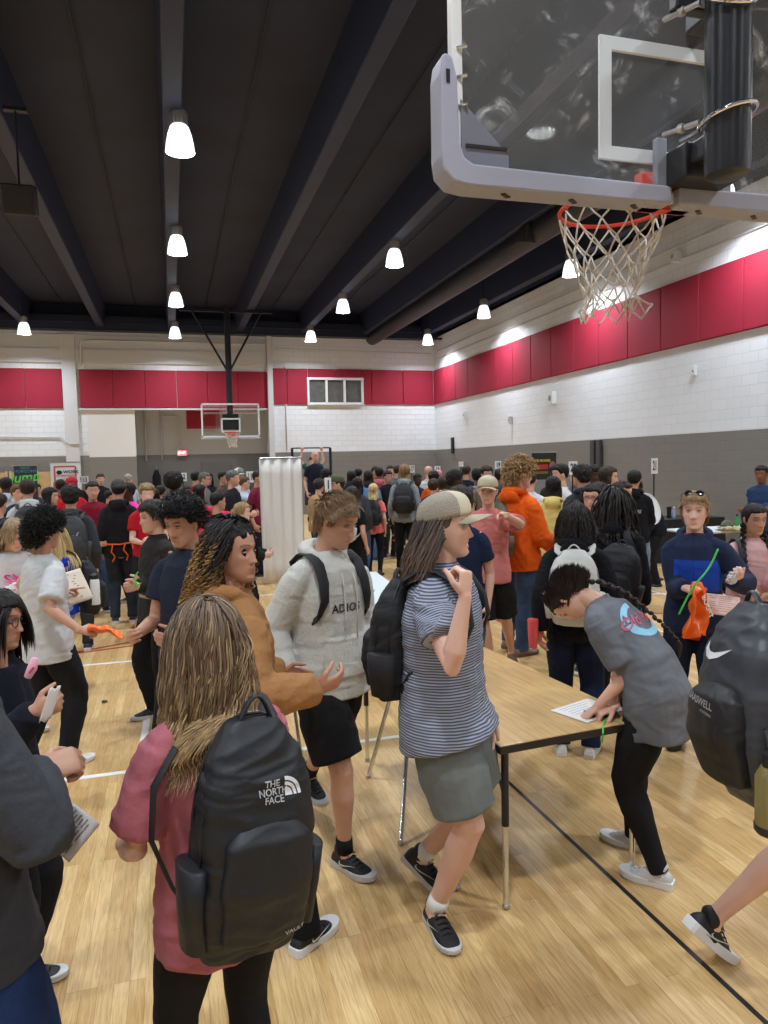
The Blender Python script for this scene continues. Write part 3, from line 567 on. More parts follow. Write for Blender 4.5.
def make_body(k, p, look, vox, root, s):
    mb = MB(); f_ = k.fat; hi = vox < .006
    up, rt = k.up, k.rt; Rhx = k.Rh[:, 0]
    mb.loft([k.P-(0, 0, .09), k.P, k.W, k.C, k.Sh-up*.01, k.Sh+up*.035, k.N], np.array([.12, .15, .122, .138, .120, .075, .054])*f_, np.array([.08, .1, .088, .098, .078, .06, .052])*f_, [Rhx, Rhx, rt, rt, rt, rt, rt], 20)
    hm = k.M[:3, :3]/k.hs
    mb.loft([k.N-up*.05, k.N, k.neckt, k.M[:3, 3]-hm[:, 1]*.022-hm[:, 2]*.03], np.array([.062, .056, .052, .055])*(.5+.5*f_), np.array([.06, .055, .056, .05])*(.5+.5*f_), rt, 16)
    head_mb(mb, k.M, True, 72 if hi else 40, 64 if hi else 36, p.get('mouth', 0.))
    for q in (1, -1):   # ears
        Re = hm@rotm((0, 1, 0), q*.22)@rotm((0, 0, 1), -q*.35)@rotm((1, 0, 0), -.15)
        c = k.M[:3, 3]+k.M[:3, :3]@np.array([q*.077, -.008, -.006])
        mb.ell(c, np.array((.010, .018, .031))*k.hs, Re, 12, 8)
    for S_, q in (('R', 1), ('L', -1)):
        a, e, w_ = k.sho[S_], k.elb[S_], k.wri[S_]; g = .5+.5*f_
        mb.loft([k.Sh+rt*q*.06, a-(a-k.Sh)*.15, a+(e-a)*.12], [.05*f_, .056*g, .052*g], None, (0, 1, 0), 12)
        mb.loft([a, a+(e-a)*.35, a+(e-a)*.8, e, e+(w_-e)*.22, e+(w_-e)*.6, w_+(w_-e)*.03], np.array([.051, .047, .039, .037, .040, .032, .0245])*g, np.array([.051, .047, .039, .037, .038, .029, .020])*g, k.hd[S_][2], 14)
        if not (p.get('nohands')):
            hand_mb(mb, w_, *k.hd[S_], curl=p.get('curl'+S_, .38), thumb=p.get('thumb'+S_, .4), curls=p.get('curls'+S_), r=1. if hi else 1.12)
        h, kn, an = k.hip[S_], k.kne[S_], k.ank[S_]; L = an-kn; sd = np.array([1, 0, 0])@rotm((0, 0, 1), -p.get('twist', 0)*0); bk = nrm(np.cross(nrm(L), sd))
        mb.loft([h+(0, 0, .02), h+(kn-h)*.2, h+(kn-h)*.6, kn-(kn-h)*.08, kn, kn+L*.12, kn+L*.3, kn+L*.62, kn+L*.88, an+nrm(L)*.02], np.array([.078, .084, .07, .055, .054, .05, .053, .040, .031, .033])*g,
                np.array([.09, .093, .074, .058, .058, .053, .057, .043, .036, .038])*g, sd, 16)
        Rf = k.toe[S_]; mb.loft([an-nrm(L)*.01, an+Rf@np.array([0, .02, -.05])], [.034, .03], [.036, .04], sd, 10)
    me = remesh(mb, vox*s if False else vox, 2 if hi else 1)
    V = getV(me); sk = np.array(look['skin']) if not isinstance(look['skin'], str) else np.array(SKINS[look['skin']])
    C = np.tile(sk, (len(V), 1))*(1+.05*noise(V, 3, 18., 2)[:, None]*np.array([.4, 1, 1]))
    Q = (V-k.M[:3, 3])@np.linalg.inv(k.M[:3, :3]).T; x, y, z = Q.T; fr = (y > .05) & (np.abs(z) < .13)
    def mixin(wt, c): nonlocal C; C = C*(1-wt[:, None])+np.array(c)*wt[:, None]
    a = np.abs(x); lipc = look.get('lips', sk*np.array([.80, .52, .52]))
    mixin(np.where(fr, .8*np.exp(-(a/.024)**4)*np.exp(-((z+.069)/.0085)**4), 0), lipc)
    if p.get('mouth'): mixin(np.where(fr, np.exp(-(a/.017)**4)*np.exp(-((z+.069)/.004)**4), 0), lin(225, 215, 205))
    mixin(np.where(fr, .14*np.exp(-((a-.042)/.02)**2-((z+.03)/.02)**2), 0), sk*np.array([1.0, .62, .6]))
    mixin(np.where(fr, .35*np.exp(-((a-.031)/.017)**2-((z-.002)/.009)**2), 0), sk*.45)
    bc = np.array(look.get('brow', np.array(look['hair'])*.8)); arc = .0255+.004*np.sin(np.clip((a-.012)/.036, 0, 1)*PI*.8)
    mixin(np.where(fr & (a > .012) & (a < .05), look.get('browk', .85)*np.exp(-((z-arc)/.0034)**2), 0), bc)
    if look.get('stubble'): mixin(np.where(fr & (z < -.045), look['stubble']*np.exp(-(a/.028)**4)*(np.exp(-((z+.054)/.005)**2)+.5*np.exp(-((z+.098)/.01)**2)), 0), bc)
    setcol(me, C)
    if s != 1: setV(me, V*s)
    me.materials.clear(); me.materials.append(M_SKIN)
    o = link(bpy.data.objects.new('body', me), root)
    if vox < .0125:
        for q in (1, -1):
            mb = MB(); c = np.array([q*.0315, .0738, .0035]); Rm = k.M[:3, :3]
            mb.ell(s*(k.M[:3, 3]+Rm@c), s*k.hs*np.array((.0135, .0095, .0062*look.get('eyeopen', .74))), Rm/k.hs, 16, 10)
            mb.cm = 1; mb.ell(s*(k.M[:3, 3]+Rm@(c+np.array([p.get('gaze', 0.)*.005, .0052, 0]))), s*k.hs*np.array((.0047, .0040, .0056*look.get('eyeopen', .74))), Rm/k.hs, 12, 8)
            mb.cm = 2
            pts = [s*(k.M[:3, 3]+Rm@(c+np.array([u_*.0145, .0085-abs(u_)**2*.0095, .0062*look.get('eyeopen', .74)*(1-u_*u_)+.0006]))) for u_ in np.linspace(-1, 1, 7)]
            mb.tube(pts, .0016*s, 5)
            mb.build('eye', [M_EYE, M_IRIS, M_LASH], root, True, auto=False)
    return o
def folds(me, seed, amp, k=None, extra=None):
    V = getV(me); N = getN(me)
    n1 = noise(V, seed, 9., 2, (1, 1, .55)); n2 = 1-np.abs(noise(V, seed+5, 16., 2, (.8, .8, 1.6)))*1.4
    d = amp*(.55*n1+.6*n2)
    if extra is not None: d = d+extra(V)
    setV(me, V+N*d[:, None])
def make_top(k, p, t, vox, root, s, name=None):
    kind = t['type']; f_ = k.fat*t.get('loose', 1.); up, rt, fw = k.up, k.rt, k.fw; e0 = {'tshirt': .016, 'polo': .018, 'hoodie': .03, 'long': .014, 'jacket': .034}[kind]*t.get('ease', 1.)
    hem = t.get('hem', .12)      # how far under the pelvis joint the hem hangs
    Rhx = k.Rh[:, 0]; dn = np.array([0, 0, -1.])*.9+-k.Rh[:, 2]*.1
    dn = nrm(dn); fl = t.get('flare', 1.)
    mb = MB()
    A = np.array([.170*fl, .168, .142, .148, .122, .082, .060])*f_+e0; B = np.array([.130*fl, .126, .11, .112, .09, .070, .058])*f_+e0*.9
    A[-1] = .062+e0*.3; B[-1] = .062+e0*.3; A[-2] = .084+e0*.5; B[-2] = .07+e0*.5; A[-3] = .122*f_+e0*.5
    hemc = k.P+dn*hem+k.fw*t.get('hemy', 0.); A[0] *= 1; 
    mb.loft([hemc, k.P, k.W, k.C, k.Sh-up*.005, k.Sh+up*.036, k.N+up*.004], A, B, [Rhx, Rhx, rt, rt, rt, rt, rt], 24, .12, 2.3)
    sl = t.get('sleeve', .75 if kind in ('tshirt', 'polo') else 2.)    # 0..1 upper arm, 1..2 forearm
    for S_, q in (('R', 1), ('L', -1)):
        a, e, w_ = k.sho[S_], k.elb[S_], k.wri[S_]; g = .5+.5*f_
        slv = t.get('sleeve'+S_, sl)
        mb.loft([k.Sh+rt*q*.03+up*.008, k.Sh+rt*q*.09-up*.008, a+(e-a)*.05], np.array([.050, .052, .054])*g+e0*.45, None, (0, 1, 0), 14)
        lo = t.get('cuffr', .016 if kind in ('tshirt', 'polo') else .006)
        pts, ra = [a], [.054*g+e0*.5]
        for u_ in np.arange(.2, min(slv, 1)+.001, .2): pts.append(a+(e-a)*u_); ra.append((.055-.008*u_)*g+e0*.75+(lo if kind in ('tshirt', 'polo') else 0)*u_)
        if slv > 1:
            for u_ in (.1, .3, .5, .7, .88, 1.0):
                if u_ <= slv-1+.001: pts.append(e+(w_-e)*u_); ra.append((.050-.014*u_)*g+e0*(.9-.2*u_)+(0 if u_ < .95 else -.006))
        mb.loft(pts, ra, np.array(ra)*.95, k.hd[S_][2], 16, .1)
    if t.get('collar'):
        mb.loft([k.N+up*.0, k.N+up*.03], [.07, .066], [.07, .064], rt, 20, .1)
    if kind == 'tshirt' or kind == 'long':
        ring = [k.N+up*.008+rt*.068*math.cos(a)+fw*(.064*math.sin(a))-up*.02*max(math.sin(a), 0) for a in np.linspace(0, 2*PI, 21)]
        mb.tube(ring, .008, 6, 0)
    if t.get('hood', kind == 'hoodie'):
        if t.get('hoodup'):
            head_mb(mb, k.M, False, 40, 30, off=lambda X, Y, Z: np.where(Y < .055-.25*np.maximum(Z, 0)*0, .028, -.02)*1.0)
            mb.loft([k.N-up*.02, k.neckt, k.M[:3, 3]-k.M[:3, 1]*.03], [.085, .08, .07], [.085, .085, .08], rt, 18)
        else:
            pts = [k.N+up*(.015-.055*max(math.sin(a), 0)+.012*max(-math.sin(a), 0))+rt*.088*math.cos(a)+fw*(.082*math.sin(a)-.012) for a in np.linspace(PI*.42, -PI*1.42, 19)]
            mb.loft(pts, np.interp(np.linspace(-1, 1, 19), [-1, -.6, 0, .6, 1], [.012, .026, .036, .026, .012]), np.interp(np.linspace(-1, 1, 19), [-1, -.6, 0, .6, 1], [.012, .03, .042, .03, .012]), up, 12)
            mb.ell(k.N-fw*.10-up*.035, (.10, .042, .075), k.R@rotm((1, 0, 0), .35), 20, 12)
    me = remesh(mb, vox, t.get('smooth', 3)); V = getV(me)
    def extra(V):
        d = np.zeros(len(V)); Q = (V-k.P)@np.column_stack([rt, fw, up]); x, y, z = Q.T
        if t.get('pocket'):   # kangaroo pocket
            m_ = (y > 0) & (np.abs(x) < .12-.25*np.maximum(z-.06, 0)) & (z > -.02) & (z < .16); d[m_] += .010
        if kind == 'hoodie' or kind == 'jacket':
            m_ = (z < -hem+.055) & (np.abs(x) < .3); d[m_] -= .004
        if t.get('zip'):
            m_ = (np.abs(x) < .007) & (y > 0) & (z < .52); d[m_] -= .006
        return d
    folds(me, t.get('seed', 11), t.get('amp', .0045), k, extra)
    V = getV(me); me.materials.clear()
    cs = t['col']; m = t.get('mat') or cloth(cs)
    me.materials.append(m)
    if t.get('paint'):   # real colour blocks of the garment
        Q = (V-k.P)@np.column_stack([rt, fw, up]); arm = np.zeros(len(V)); 
        for S_ in 'RL':
            a, e, w_ = k.sho[S_], k.elb[S_], k.wri[S_]
            for p0, p1, o_ in ((a, e, 0.), (e, w_, 1.)):
                d = p1-p0; u_ = np.clip(((V-p0)@d)/(d@d), 0, 1); dist = np.linalg.norm(V-p0-u_[:, None]*d, axis=1)
                q = (dist < .085) & (u_ > .22 if o_ == 0 else True) & (np.abs(Q[:, 0]) > .12 if o_ == 0 else True); arm[q] = np.maximum(arm[q], (u_+o_)[q]+.001)
        setcol(me, t['paint'](Q, arm, V))
    if s != 1: setV(me, getV(me)*s)
    return link(bpy.data.objects.new(name or {'tshirt': 'tee_shirt', 'polo': 'polo_shirt', 'hoodie': 'hoodie', 'long': 'shirt', 'jacket': 'jacket'}[kind], me), root)
def make_bottom(k, p, t, vox, root, s):
    kind = t['type']; L = {'shorts': .95, 'jeans': 2., 'pants': 2., 'leggings': 2., 'baggy': 2.}[kind]; L = t.get('len', L); f_ = k.fat*t.get('loose', 1.)
    e = {'shorts': .032, 'jeans': .018, 'pants': .014, 'leggings': .005, 'baggy': .035}[kind]; mb = MB(); Rhx = k.Rh[:, 0]
    hf = t.get('hips', 1.)
    mb.loft([k.P-(0, 0, .06), k.P, k.P+k.Rh[:, 2]*.07, k.P+k.Rh[:, 2]*.12], np.array([.155*hf, .158*hf, .142, .132])*f_+e*.4, np.array([.105*hf, .108*hf, .1, .096])*f_+e*.4, Rhx, 22, .2)
    for S_, q in (('R', 1), ('L', -1)):
        h, kn, an = k.hip[S_], k.kne[S_], k.ank[S_]; sd = (1, 0, 0); g = .5+.5*f_
        R_ = {0.: .084, .2: .088, .5: .082, .8: .066, 1.: .060}; fl = t.get('flare', .02 if kind == 'shorts' else 0.)
        pts, ra = [h+(0, 0, .03)], [.078*g*hf+e*.3]
        for u_ in (.2, .5, .8, .95):
            if u_ <= L+.001: pts.append(h+(kn-h)*u_); ra.append(np.interp(u_, list(R_), list(R_.values()))*g+e*(.55+.45*min(1, (u_-.2)/.3))+fl*u_)
        if L < .95: pts.append(h+(kn-h)*L); ra.append(np.interp(L, list(R_), list(R_.values()))*g+e+fl*L)
        if L > 1:
            for u_ in (.1, .3, .55, .8, 1.04):
                if u_ <= L-1+.05: pts.append(kn+(an-kn)*u_); ra.append(np.interp(u_, [0, .3, .6, .9, 1.05], [.056, .058, .046, .037, .039])*g+e*(1 if kind != 'jeans' else 1.15))
        lg = t.get('legs', 1.); ra = [r_*(1+(lg-1)*float(np.interp(i, [0, 2, 5, 8, 10], [0, 1, .9, .5, 0]))) for i, r_ in enumerate(ra)]
        mb.loft(pts, ra, np.array(ra)*1.04, sd, 18, .1)
    me = remesh(mb, vox, 2); folds(me, t.get('seed', 23), t.get('amp', {'leggings': .0012}.get(kind, .005)), k)
    if s != 1: setV(me, getV(me)*s)
    me.materials.clear(); me.materials.append(t.get('mat') or (denim(t['col']) if kind == 'jeans' else cloth(t['col'])))
    return link(bpy.data.objects.new({'shorts': 'shorts', 'jeans': 'jeans', 'leggings': 'leggings'}.get(kind, 'trousers'), me), root)
def make_shoe(k, S_, sh, root, s, vox):
    an = k.ank[S_]; Rf = k.toe[S_]; up_c = sh.get('up', (.02, .02, .022)); so = sh.get('sole', (.6, .6, .6)); hi = vox < .006
    T = lambda q: s*(an+Rf@(np.array(q, float)-np.array([0, 0, .085])))
    W = sh.get('w', 1.)
    # outline of the sole
    prof = [(-.075, .026), (-.06, .033), (-.02, .033), (.03, .034), (.08, .044), (.12, .046), (.155, .040), (.18, .026), (.19, .008)]
    mb = MB(); n = 14
    P, A, B = [], [], []
    hts = [(-.072, .055, .030), (-.055, .082, .036), (-.02, .092, .037), (.02, .088, .038), (.06, .068, .042), (.10, .050, .047), (.14, .040, .043), (.168, .032, .032), (.183, .024, .018)]
    rings = [[T((w_*W*math.cos(a), y, .026+(h-.026)*max(math.sin(a), 0)**.8 if math.sin(a) > 0 else .026-.012*-math.sin(a))) for a in np.arange(n)*2*PI/n] for y, h, w_ in hts]
    V = np.array(rings).reshape(-1, 3); m = len(rings)
    Fc = [(i*n+j, i*n+(j+1) % n, (i+1)*n+(j+1) % n, (i+1)*n+j) for i in range(m-1) for j in range(n)]+[tuple(range(n))[::-1], tuple((m-1)*n+j for j in range(n))]
    mb.add(V, Fc); L = k.ank[S_]-k.kne[S_]; 
    mb.loft([T((0, -.025, .075)), s*(an-nrm(L)*.012)], [.041*s, .040*s], [.046*s, .044*s], Rf[:, 0], 14, .2)
    o = mb.build('shoe', sh.get('mat') or mat('shoe_'+key(up_c), up_c, .6, bump=.2, bscale=90.), root, True, auto=False)
    sub = o.modifiers.new('sub', 'SUBSURF'); sub.levels = sub.render_levels = 1 if hi else 0
    sb = MB(); hh = sh.get('solez', .03)
    ol = [(w_*W*1.09, y*1.02) for y, w_ in prof]; ol = ol+[(-a, b) for a, b in ol[::-1]]
    top = [T((x, y, hh+.006*(1 if y < -.02 else 0)+(.006 if y > .15 else 0))) for x, y in ol]; bot = [T((x*.97, y*.99, max(.0, .010*(y-.1)/.09) if y > .1 else .0)) for x, y in ol]; nn = len(ol)
    sb.add(bot+top, [tuple(range(nn))[::-1], tuple(range(nn, 2*nn))]+[(i, (i+1) % nn, nn+(i+1) % nn, nn+i) for i in range(nn)])
    so_ = sb.build('sole', mat('sole_'+key(so), so, .6), o, False); b = so_.modifiers.new('bev', 'BEVEL'); b.width = .004*s; b.segments = 2; b.limit_method = 'ANGLE'
    if hi:
        lc = MB()
        for i in range(5):
            y = .03+i*.021; z = .086-i*.0095
            lc.tube([T((-.022, y, z-.006)), T((0, y+.004, z+.006)), T((.022, y, z-.006))], .0028*s, 6)
        lc.tube([T((0, .03, .090)), T((.018, .036, .092)), T((.024, .05, .080)), T((.004, .038, .088))], .0022*s, 6); lc.tube([T((0, .03, .090)), T((-.018, .034, .092)), T((-.026, .045, .080)), T((-.004, .038, .088))], .0022*s, 6)
        lc.build('laces', mat('lace_'+key(sh.get('lace', up_c)), sh.get('lace', up_c), .8), o, True, auto=False)
        if sh.get('swoosh'):
            for q in (1, -1):
                # check-mark shape on each side
                pts = [(.115, .062), (.07, .050), (.03, .036), (.005, .034), (-.003, .042), (.006, .055), (.004, .044), (.014, .040), (.04, .044), (.08, .056)]
                sw = MB(); 
                vv = [T((q*(np.interp(y, [-.05, .02, .06, .1, .14], [.036, .038, .042, .047, .043])*W*(1-.32*((z-.03)/.05))+.0035), y, z)) for y, z in pts]
                sw.add(vv, [tuple(range(len(vv)))]); sw.build('side_mark', mat('mark_'+key(sh['swoosh']), sh['swoosh'], .5), o, False, fix=False)
    if sh.get('sock'):
        sk = MB(); sk.loft([an*s-nrm(L)*.0*s, (an-nrm(L)*sh.get('sockh', .06))*s], [.040*s, .037*s], [.043*s, .041*s], (1, 0, 0), 18, .1)
        sk.build('sock', cloth(sh['sock']), root, True, auto=False)
    return o
# ---- hair
def scalp_off(front=.05, side=-.01, back=-.075, th=.016, top=None, fringe=0.):
    top = th if top is None else top
    def f_(X, Y, Z):
        # lower limit of the hair depends on direction
        t = np.clip((Y+.008)/.09, -1, 1); lim = np.where(t > .35, side+(front-side)*np.clip((t-.35)/.35, 0, 1), np.where(t < -.1, side+(back-side)*np.clip((-t-.1)/.6, 0, 1), side))
        w_ = np.clip((Z-lim)/.012, 0, 1); h = th+(top-th)*np.clip((Z-.03)/.07, 0, 1)
        return -.012+w_*(h+.012)
    return f_
def jitter(c, r, a): return tuple(np.clip(np.array(c)*(1+r.uniform(-a, a)), 0, 1))
def strands(k, p, h, s):
    """hair strands as tapered tubes running over the head and down"""
    r = np.random.RandomState(h.get('seed', 5)); n = h['n']; L = h['len']; seg = h.get('seg', 16); M = k.M; O = M[:3, 3]; Rm = M[:3, :3]
    front, side, back = h.get('lims', (.052, -.005, -.07)); pts0, dirs = [], []
    part = h.get('part', .02)
    while len(pts0) < n:
        v = nrm(r.randn(3)); v[2] = v[2]*1.0
        q = v*np.array([.0775, .099, .1165])+np.array([0, -.008, 0]); t = np.clip((q[1]+.008)/.09, -1, 1)
        lim = side+(front-side)*np.clip((t-.35)/.35, 0, 1) if t > .35 else (side+(back-side)*np.clip((-t-.1)/.6, 0, 1) if t < -.1 else side)
        if q[2] < lim: continue
        if q[2] < .0 and r.rand() > h.get('low', 1.): continue
        if q[2] > h.get('zmax', 9) or q[1] > h.get('ymax', 9): continue
        pts0.append(q)
        up_ = nrm(q/np.array([.0775, .099, .1165])**2)
        mode = h.get('mode', 'down')
        if mode == 'down': d = np.array([np.sign(q[0]-part)*1.1, -.35 if q[1] < .03 else -.1, -.35]) if q[1] > -.03 else np.array([q[0]*4+.25*np.sign(q[0]-part), -.4, -.9])
        elif mode == 'back': d = np.array([q[0]*2, -1., -.1])
        elif mode == 'forward': d = np.array([h.get('sweep', .35), 1., -.2]) if q[2] > .03 else np.array([0, .15, -1.])
        else: d = up_
        dirs.append(nrm(d))
    P = np.array(pts0); D = np.array(dirs); Ls = L*(1-h.get('lvar', .2)*r.rand(n)); Ls = Ls*np.where(P[:, 2] < .045, h.get('lowlen', 1.), 1.)
    if h.get('mode') == 'forward': Ls = Ls*np.clip((.105-P[:, 1])/.15, h.get('fmin', .3), 1.)
    st = Ls[:, None]/seg; path = []; lift = h.get('lift', .006)+r.rand(n)*h.get('thick', .014)
    Gw = Rm.T@np.array([0, 0, -1.])/k.hs/k.hs if not h.get('localg') else np.array([0, 0, -1.])
    Gw = nrm(Gw); Gg = Gw+np.array(h.get('gdir', (0, 0, 0)))
    E3 = np.array([.0775, .099, .1165]); T = P.copy(); ph = r.rand(n)*6.28; cl = h.get('colls', [])
    for i in range(seg+1):
        # collide with the skull
        Q = T-np.array([0, -.008, 0]); e = E3+lift[:, None]; rr = np.linalg.norm(Q/e, axis=1); m_ = rr < 1
        Q[m_] = Q[m_]/rr[m_, None]; T = Q+np.array([0, -.008, 0])
        W = T@Rm.T+O
        for c, rad in cl:
            c = np.array(c); rad = np.array(rad); q = (W-c)/(rad+lift[:, None]*.6); r_ = np.linalg.norm(q, axis=1); m_ = (r_ < 1) & (W[:, 2] < O[2]-.09)
            W[m_] = c+q[m_]/r_[m_, None]*(rad+lift[m_, None]*.6)
        T = (W-O)@np.linalg.inv(Rm).T
        path.append(T.copy()); D = D*(1-h.get('grav', .28))+Gg*h.get('grav', .28)*(1 if h.get('mode') != 'out' else h.get('gout', .3))
        # keep tangential to the skull
        Q = T-np.array([0, -.008, 0]); nn = Q/E3**2; nn /= np.linalg.norm(nn, axis=1, keepdims=True); near = np.linalg.norm(Q/(E3+lift[:, None]), axis=1) < 1.08; dn = (D*nn).sum(1)
        if h.get('mode') != 'out': D[near] -= nn[near]*np.minimum(dn[near], 0)[:, None]
        D /= np.maximum(np.linalg.norm(D, axis=1, keepdims=True), 1e-6); T = T+D*st
    A = np.stack(path, 1)   # n, seg+1, 3 in head frame
    u_ = np.linspace(0, 1, seg+1)
    wa = h.get('wave', 0.); wl = h.get('wl', 2.5); cw = h.get('coherent', .5)
    lo = P[:, 0]*30*cw
    dist = u_[None]*Ls[:, None]
    phs = ph[:, None]*(1-cw)+lo[:, None]
    env = np.clip(u_*h.get('wenv', 2.)-.2, 0, 1)[None]
    A[..., 0] += wa*env*np.sin(dist*2*PI/h.get('wlen', .09)+phs); A[..., 1] += wa*.8*env*np.cos(dist*2*PI/h.get('wlen', .09)+phs*1.3)
    W = A@Rm.T+O; W *= s
    wd = h.get('w', .0019)*s; c0 = np.array(h['col']); c1 = np.array(h.get('tip', h['col'])); ns = 4
    Tn = np.gradient(W, axis=1); Tn /= np.maximum(np.linalg.norm(Tn, axis=2, keepdims=True), 1e-9)
    ctr = O*s; out = W-ctr; X = np.cross(Tn, out); X /= np.maximum(np.linalg.norm(X, axis=2, keepdims=True), 1e-9); Y = np.cross(Tn, X)
    rad = wd*np.interp(u_, [0, .1, .75, 1], [.7, 1, .85, .12])
    t = np.arange(ns)*2*PI/ns
    V = W[:, :, None, :]+rad[None, :, None, None]*(np.cos(t)[None, None, :, None]*X[:, :, None, :]*1.5+np.sin(t)[None, None, :, None]*Y[:, :, None, :]*.8)
    m = seg+1; base = (np.arange(n)*m*ns)[:, None, None]; i = np.arange(seg)[None, :, None]; j = np.arange(ns)[None, None, :]; jj = (j+1) % ns
    Fq = np.stack([base+i*ns+j, base+i*ns+jj, base+(i+1)*ns+jj, base+(i+1)*ns+j], -1).reshape(-1, 4)
    bl = np.clip((u_-h.get('ombre', .2))/.6, 0, 1); vv = (1+h.get('cvar', .25)*(r.rand(n)-.5)*2)
    hl = (r.rand(n) < h.get('hil', 0.))[:, None, None]*np.array(h.get('hilc', (0, 0, 0)))
    Cc = (c0[None, None]*(1-bl[None, :, None])+c1[None, None]*bl[None, :, None])*vv[:, None, None]+hl*.6
    Cc = np.repeat(Cc[:, :, None, :], ns, 2).reshape(-1, 3)
    return V.reshape(-1, 3), Fq, np.clip(Cc, 0, 1)
def make_hair(k, p, look, vox, root, s):
    h = dict(look.get('hairdo', {})); st = h.get('style', 'short'); hc = np.array(look['hair']); hi = vox < .006
    if st == 'bald': return
    if st == 'stubble': th = .003
    mb = MB(); O, Rm = k.M[:3, 3], k.M[:3, :3]; Lc = lambda q: O+Rm@np.array(q, float)
    down = np.array([0, 0, -1.]); bk = -nrm(np.array([k.fw[0], k.fw[1], 0])); sidev = Rm[:, 0]/k.hs
    if st in ('short', 'stubble'): off = scalp_off(.052, -.002, -.055, h.get('th', .009), h.get('top', .018))
    elif st in ('curly', 'afro'): off = scalp_off(.05, 0., -.07, h.get('th', .022 if st == 'curly' else .045), h.get('top', .035 if st == 'curly' else .05))
    elif st in ('cap',): off = scalp_off(.055, -.012, -.075, h.get('th', .008), .004)
    else: off = scalp_off(.055, -.03, -.09, h.get('th', .014), h.get('top', .016))
    head_mb(mb, k.M, False, 56, 48, off=off)
    if h.get('fringe'):
        mb.loft([Lc((-.055, .066, .058)), Lc((-.02, .09, .045)), Lc((.03, .092, .043)), Lc((.06, .066, .052))], [.02, .026, .026, .018], [.012]*4, Rm[:, 2], 12)
    if st in ('long', 'dreads', 'braid', 'mullet') or (st == 'cap' and h.get('len')):
        Lh = h.get('len', .3); wd = h.get('wd', .085)
        if st != 'braid':
            yo = h.get('yo', .0)
            a = Lc((0, -.035, -.0)); pts = [a, Lc((0, -.045, -.06)), Lc((0, -.05, -.10))]
            q = pts[-1]; 
            for i in range(1, 5): pts.append(q+down*(Lh-.1)*i/4+bk*(.05*min(i, 2)/2+yo))
            n_ = len(pts); mb.loft(pts, np.interp(np.arange(n_), [0, 2, 4, n_-1], [.075, .085, wd, wd*.75]), np.interp(np.arange(n_), [0, 2, n_-1], [.05, .04, .028]), sidev, 20, .5)
            if h.get('front', True):
                for q_ in (1, -1): mb.loft([Lc((q_*.062, .0, .05)), Lc((q_*.078, .01, -.02)), Lc((q_*.082, .0, -.09)), Lc((q_*.08, -.01, -.13))+down*h.get('flen', .06)], [.03, .03, .028, .018], [.018, .02, .02, .014], Rm[:, 1], 12)
    if st in ('ponytail', 'bun'):
        mb.ell(Lc((0, -.115, .04 if st == 'bun' else .01)), (.035, .035, .035), None, 14, 10)
        if st == 'ponytail':
            q = Lc((0, -.13, .0)); mb.loft([q, q+bk*.03+down*.05, q+bk*.02+down*.14, q+down*h.get('len', .22)+bk*.01], [.022, .03, .026, .008], None, sidev, 12)
        elif h.get('bun', 1) > 1: mb.ell(Lc((0.05, -.09, .09)), (.04, .04, .04), None, 14, 10); 
    vx = max(vox, .005) if hi else max(vox*.8, .008)
    me = remesh(mb, vx, 2); V = getV(me); N = getN(me); sd = h.get('seed', 3)
    if st in ('curly', 'afro'): d = h.get('na', .006)*noise(V, sd, h.get('nf', 60.), 3)
    else: d = h.get('na', .0035)*noise(V, sd, 55., 2, (1, 1, .22))
    V = V+N*d[:, None]; c1 = np.array(h.get('tip', look['hair'])); zz = np.clip((O[2]-.02-V[:, 2])/h.get('len', .3), 0, 1)[:, None]
    C = (hc*(1-zz)+c1*zz)*(1+.18*noise(V, sd+1, 70., 2, (1, 1, .15))[:, None])
    setcol(me, np.clip(C, 0, 1)); setV(me, V*s)
    me.materials.clear(); me.materials.append(M_CURL if st in ('curly', 'afro') else M_HAIRB)
    for ss in h.get('strands', []):
        ss = dict(ss); ss.setdefault('col', look['hair']); 
        V2, F2, C2 = strands(k, p, ss, s)
        V1 = getV(me); C1 = np.empty(len(V1)*4, np.float32); me.attributes['Col'].data.foreach_get('color', C1); C1 = C1.reshape(-1, 4)[:, :3]
        f1 = [tuple(q.vertices) for q in me.polygons]; m0 = list(me.materials); mi = [q.material_index for q in me.polygons]
        me2 = bpy.data.meshes.new('hair'); me2.from_pydata(np.concatenate([V1, V2]).tolist(), [], f1+(F2+len(V1)).tolist())
        for m_ in m0: me2.materials.append(m_)
        if M_HAIR not in m0: me2.materials.append(M_HAIR)
        me2.polygons.foreach_set('material_index', mi+[1]*len(F2)); me2.polygons.foreach_set('use_smooth', [True]*(len(f1)+len(F2)))
        setcol(me2, np.concatenate([C1, C2])); me2.update(); bpy.data.meshes.remove(me); me = me2
    return link(bpy.data.objects.new('hair', me), root)
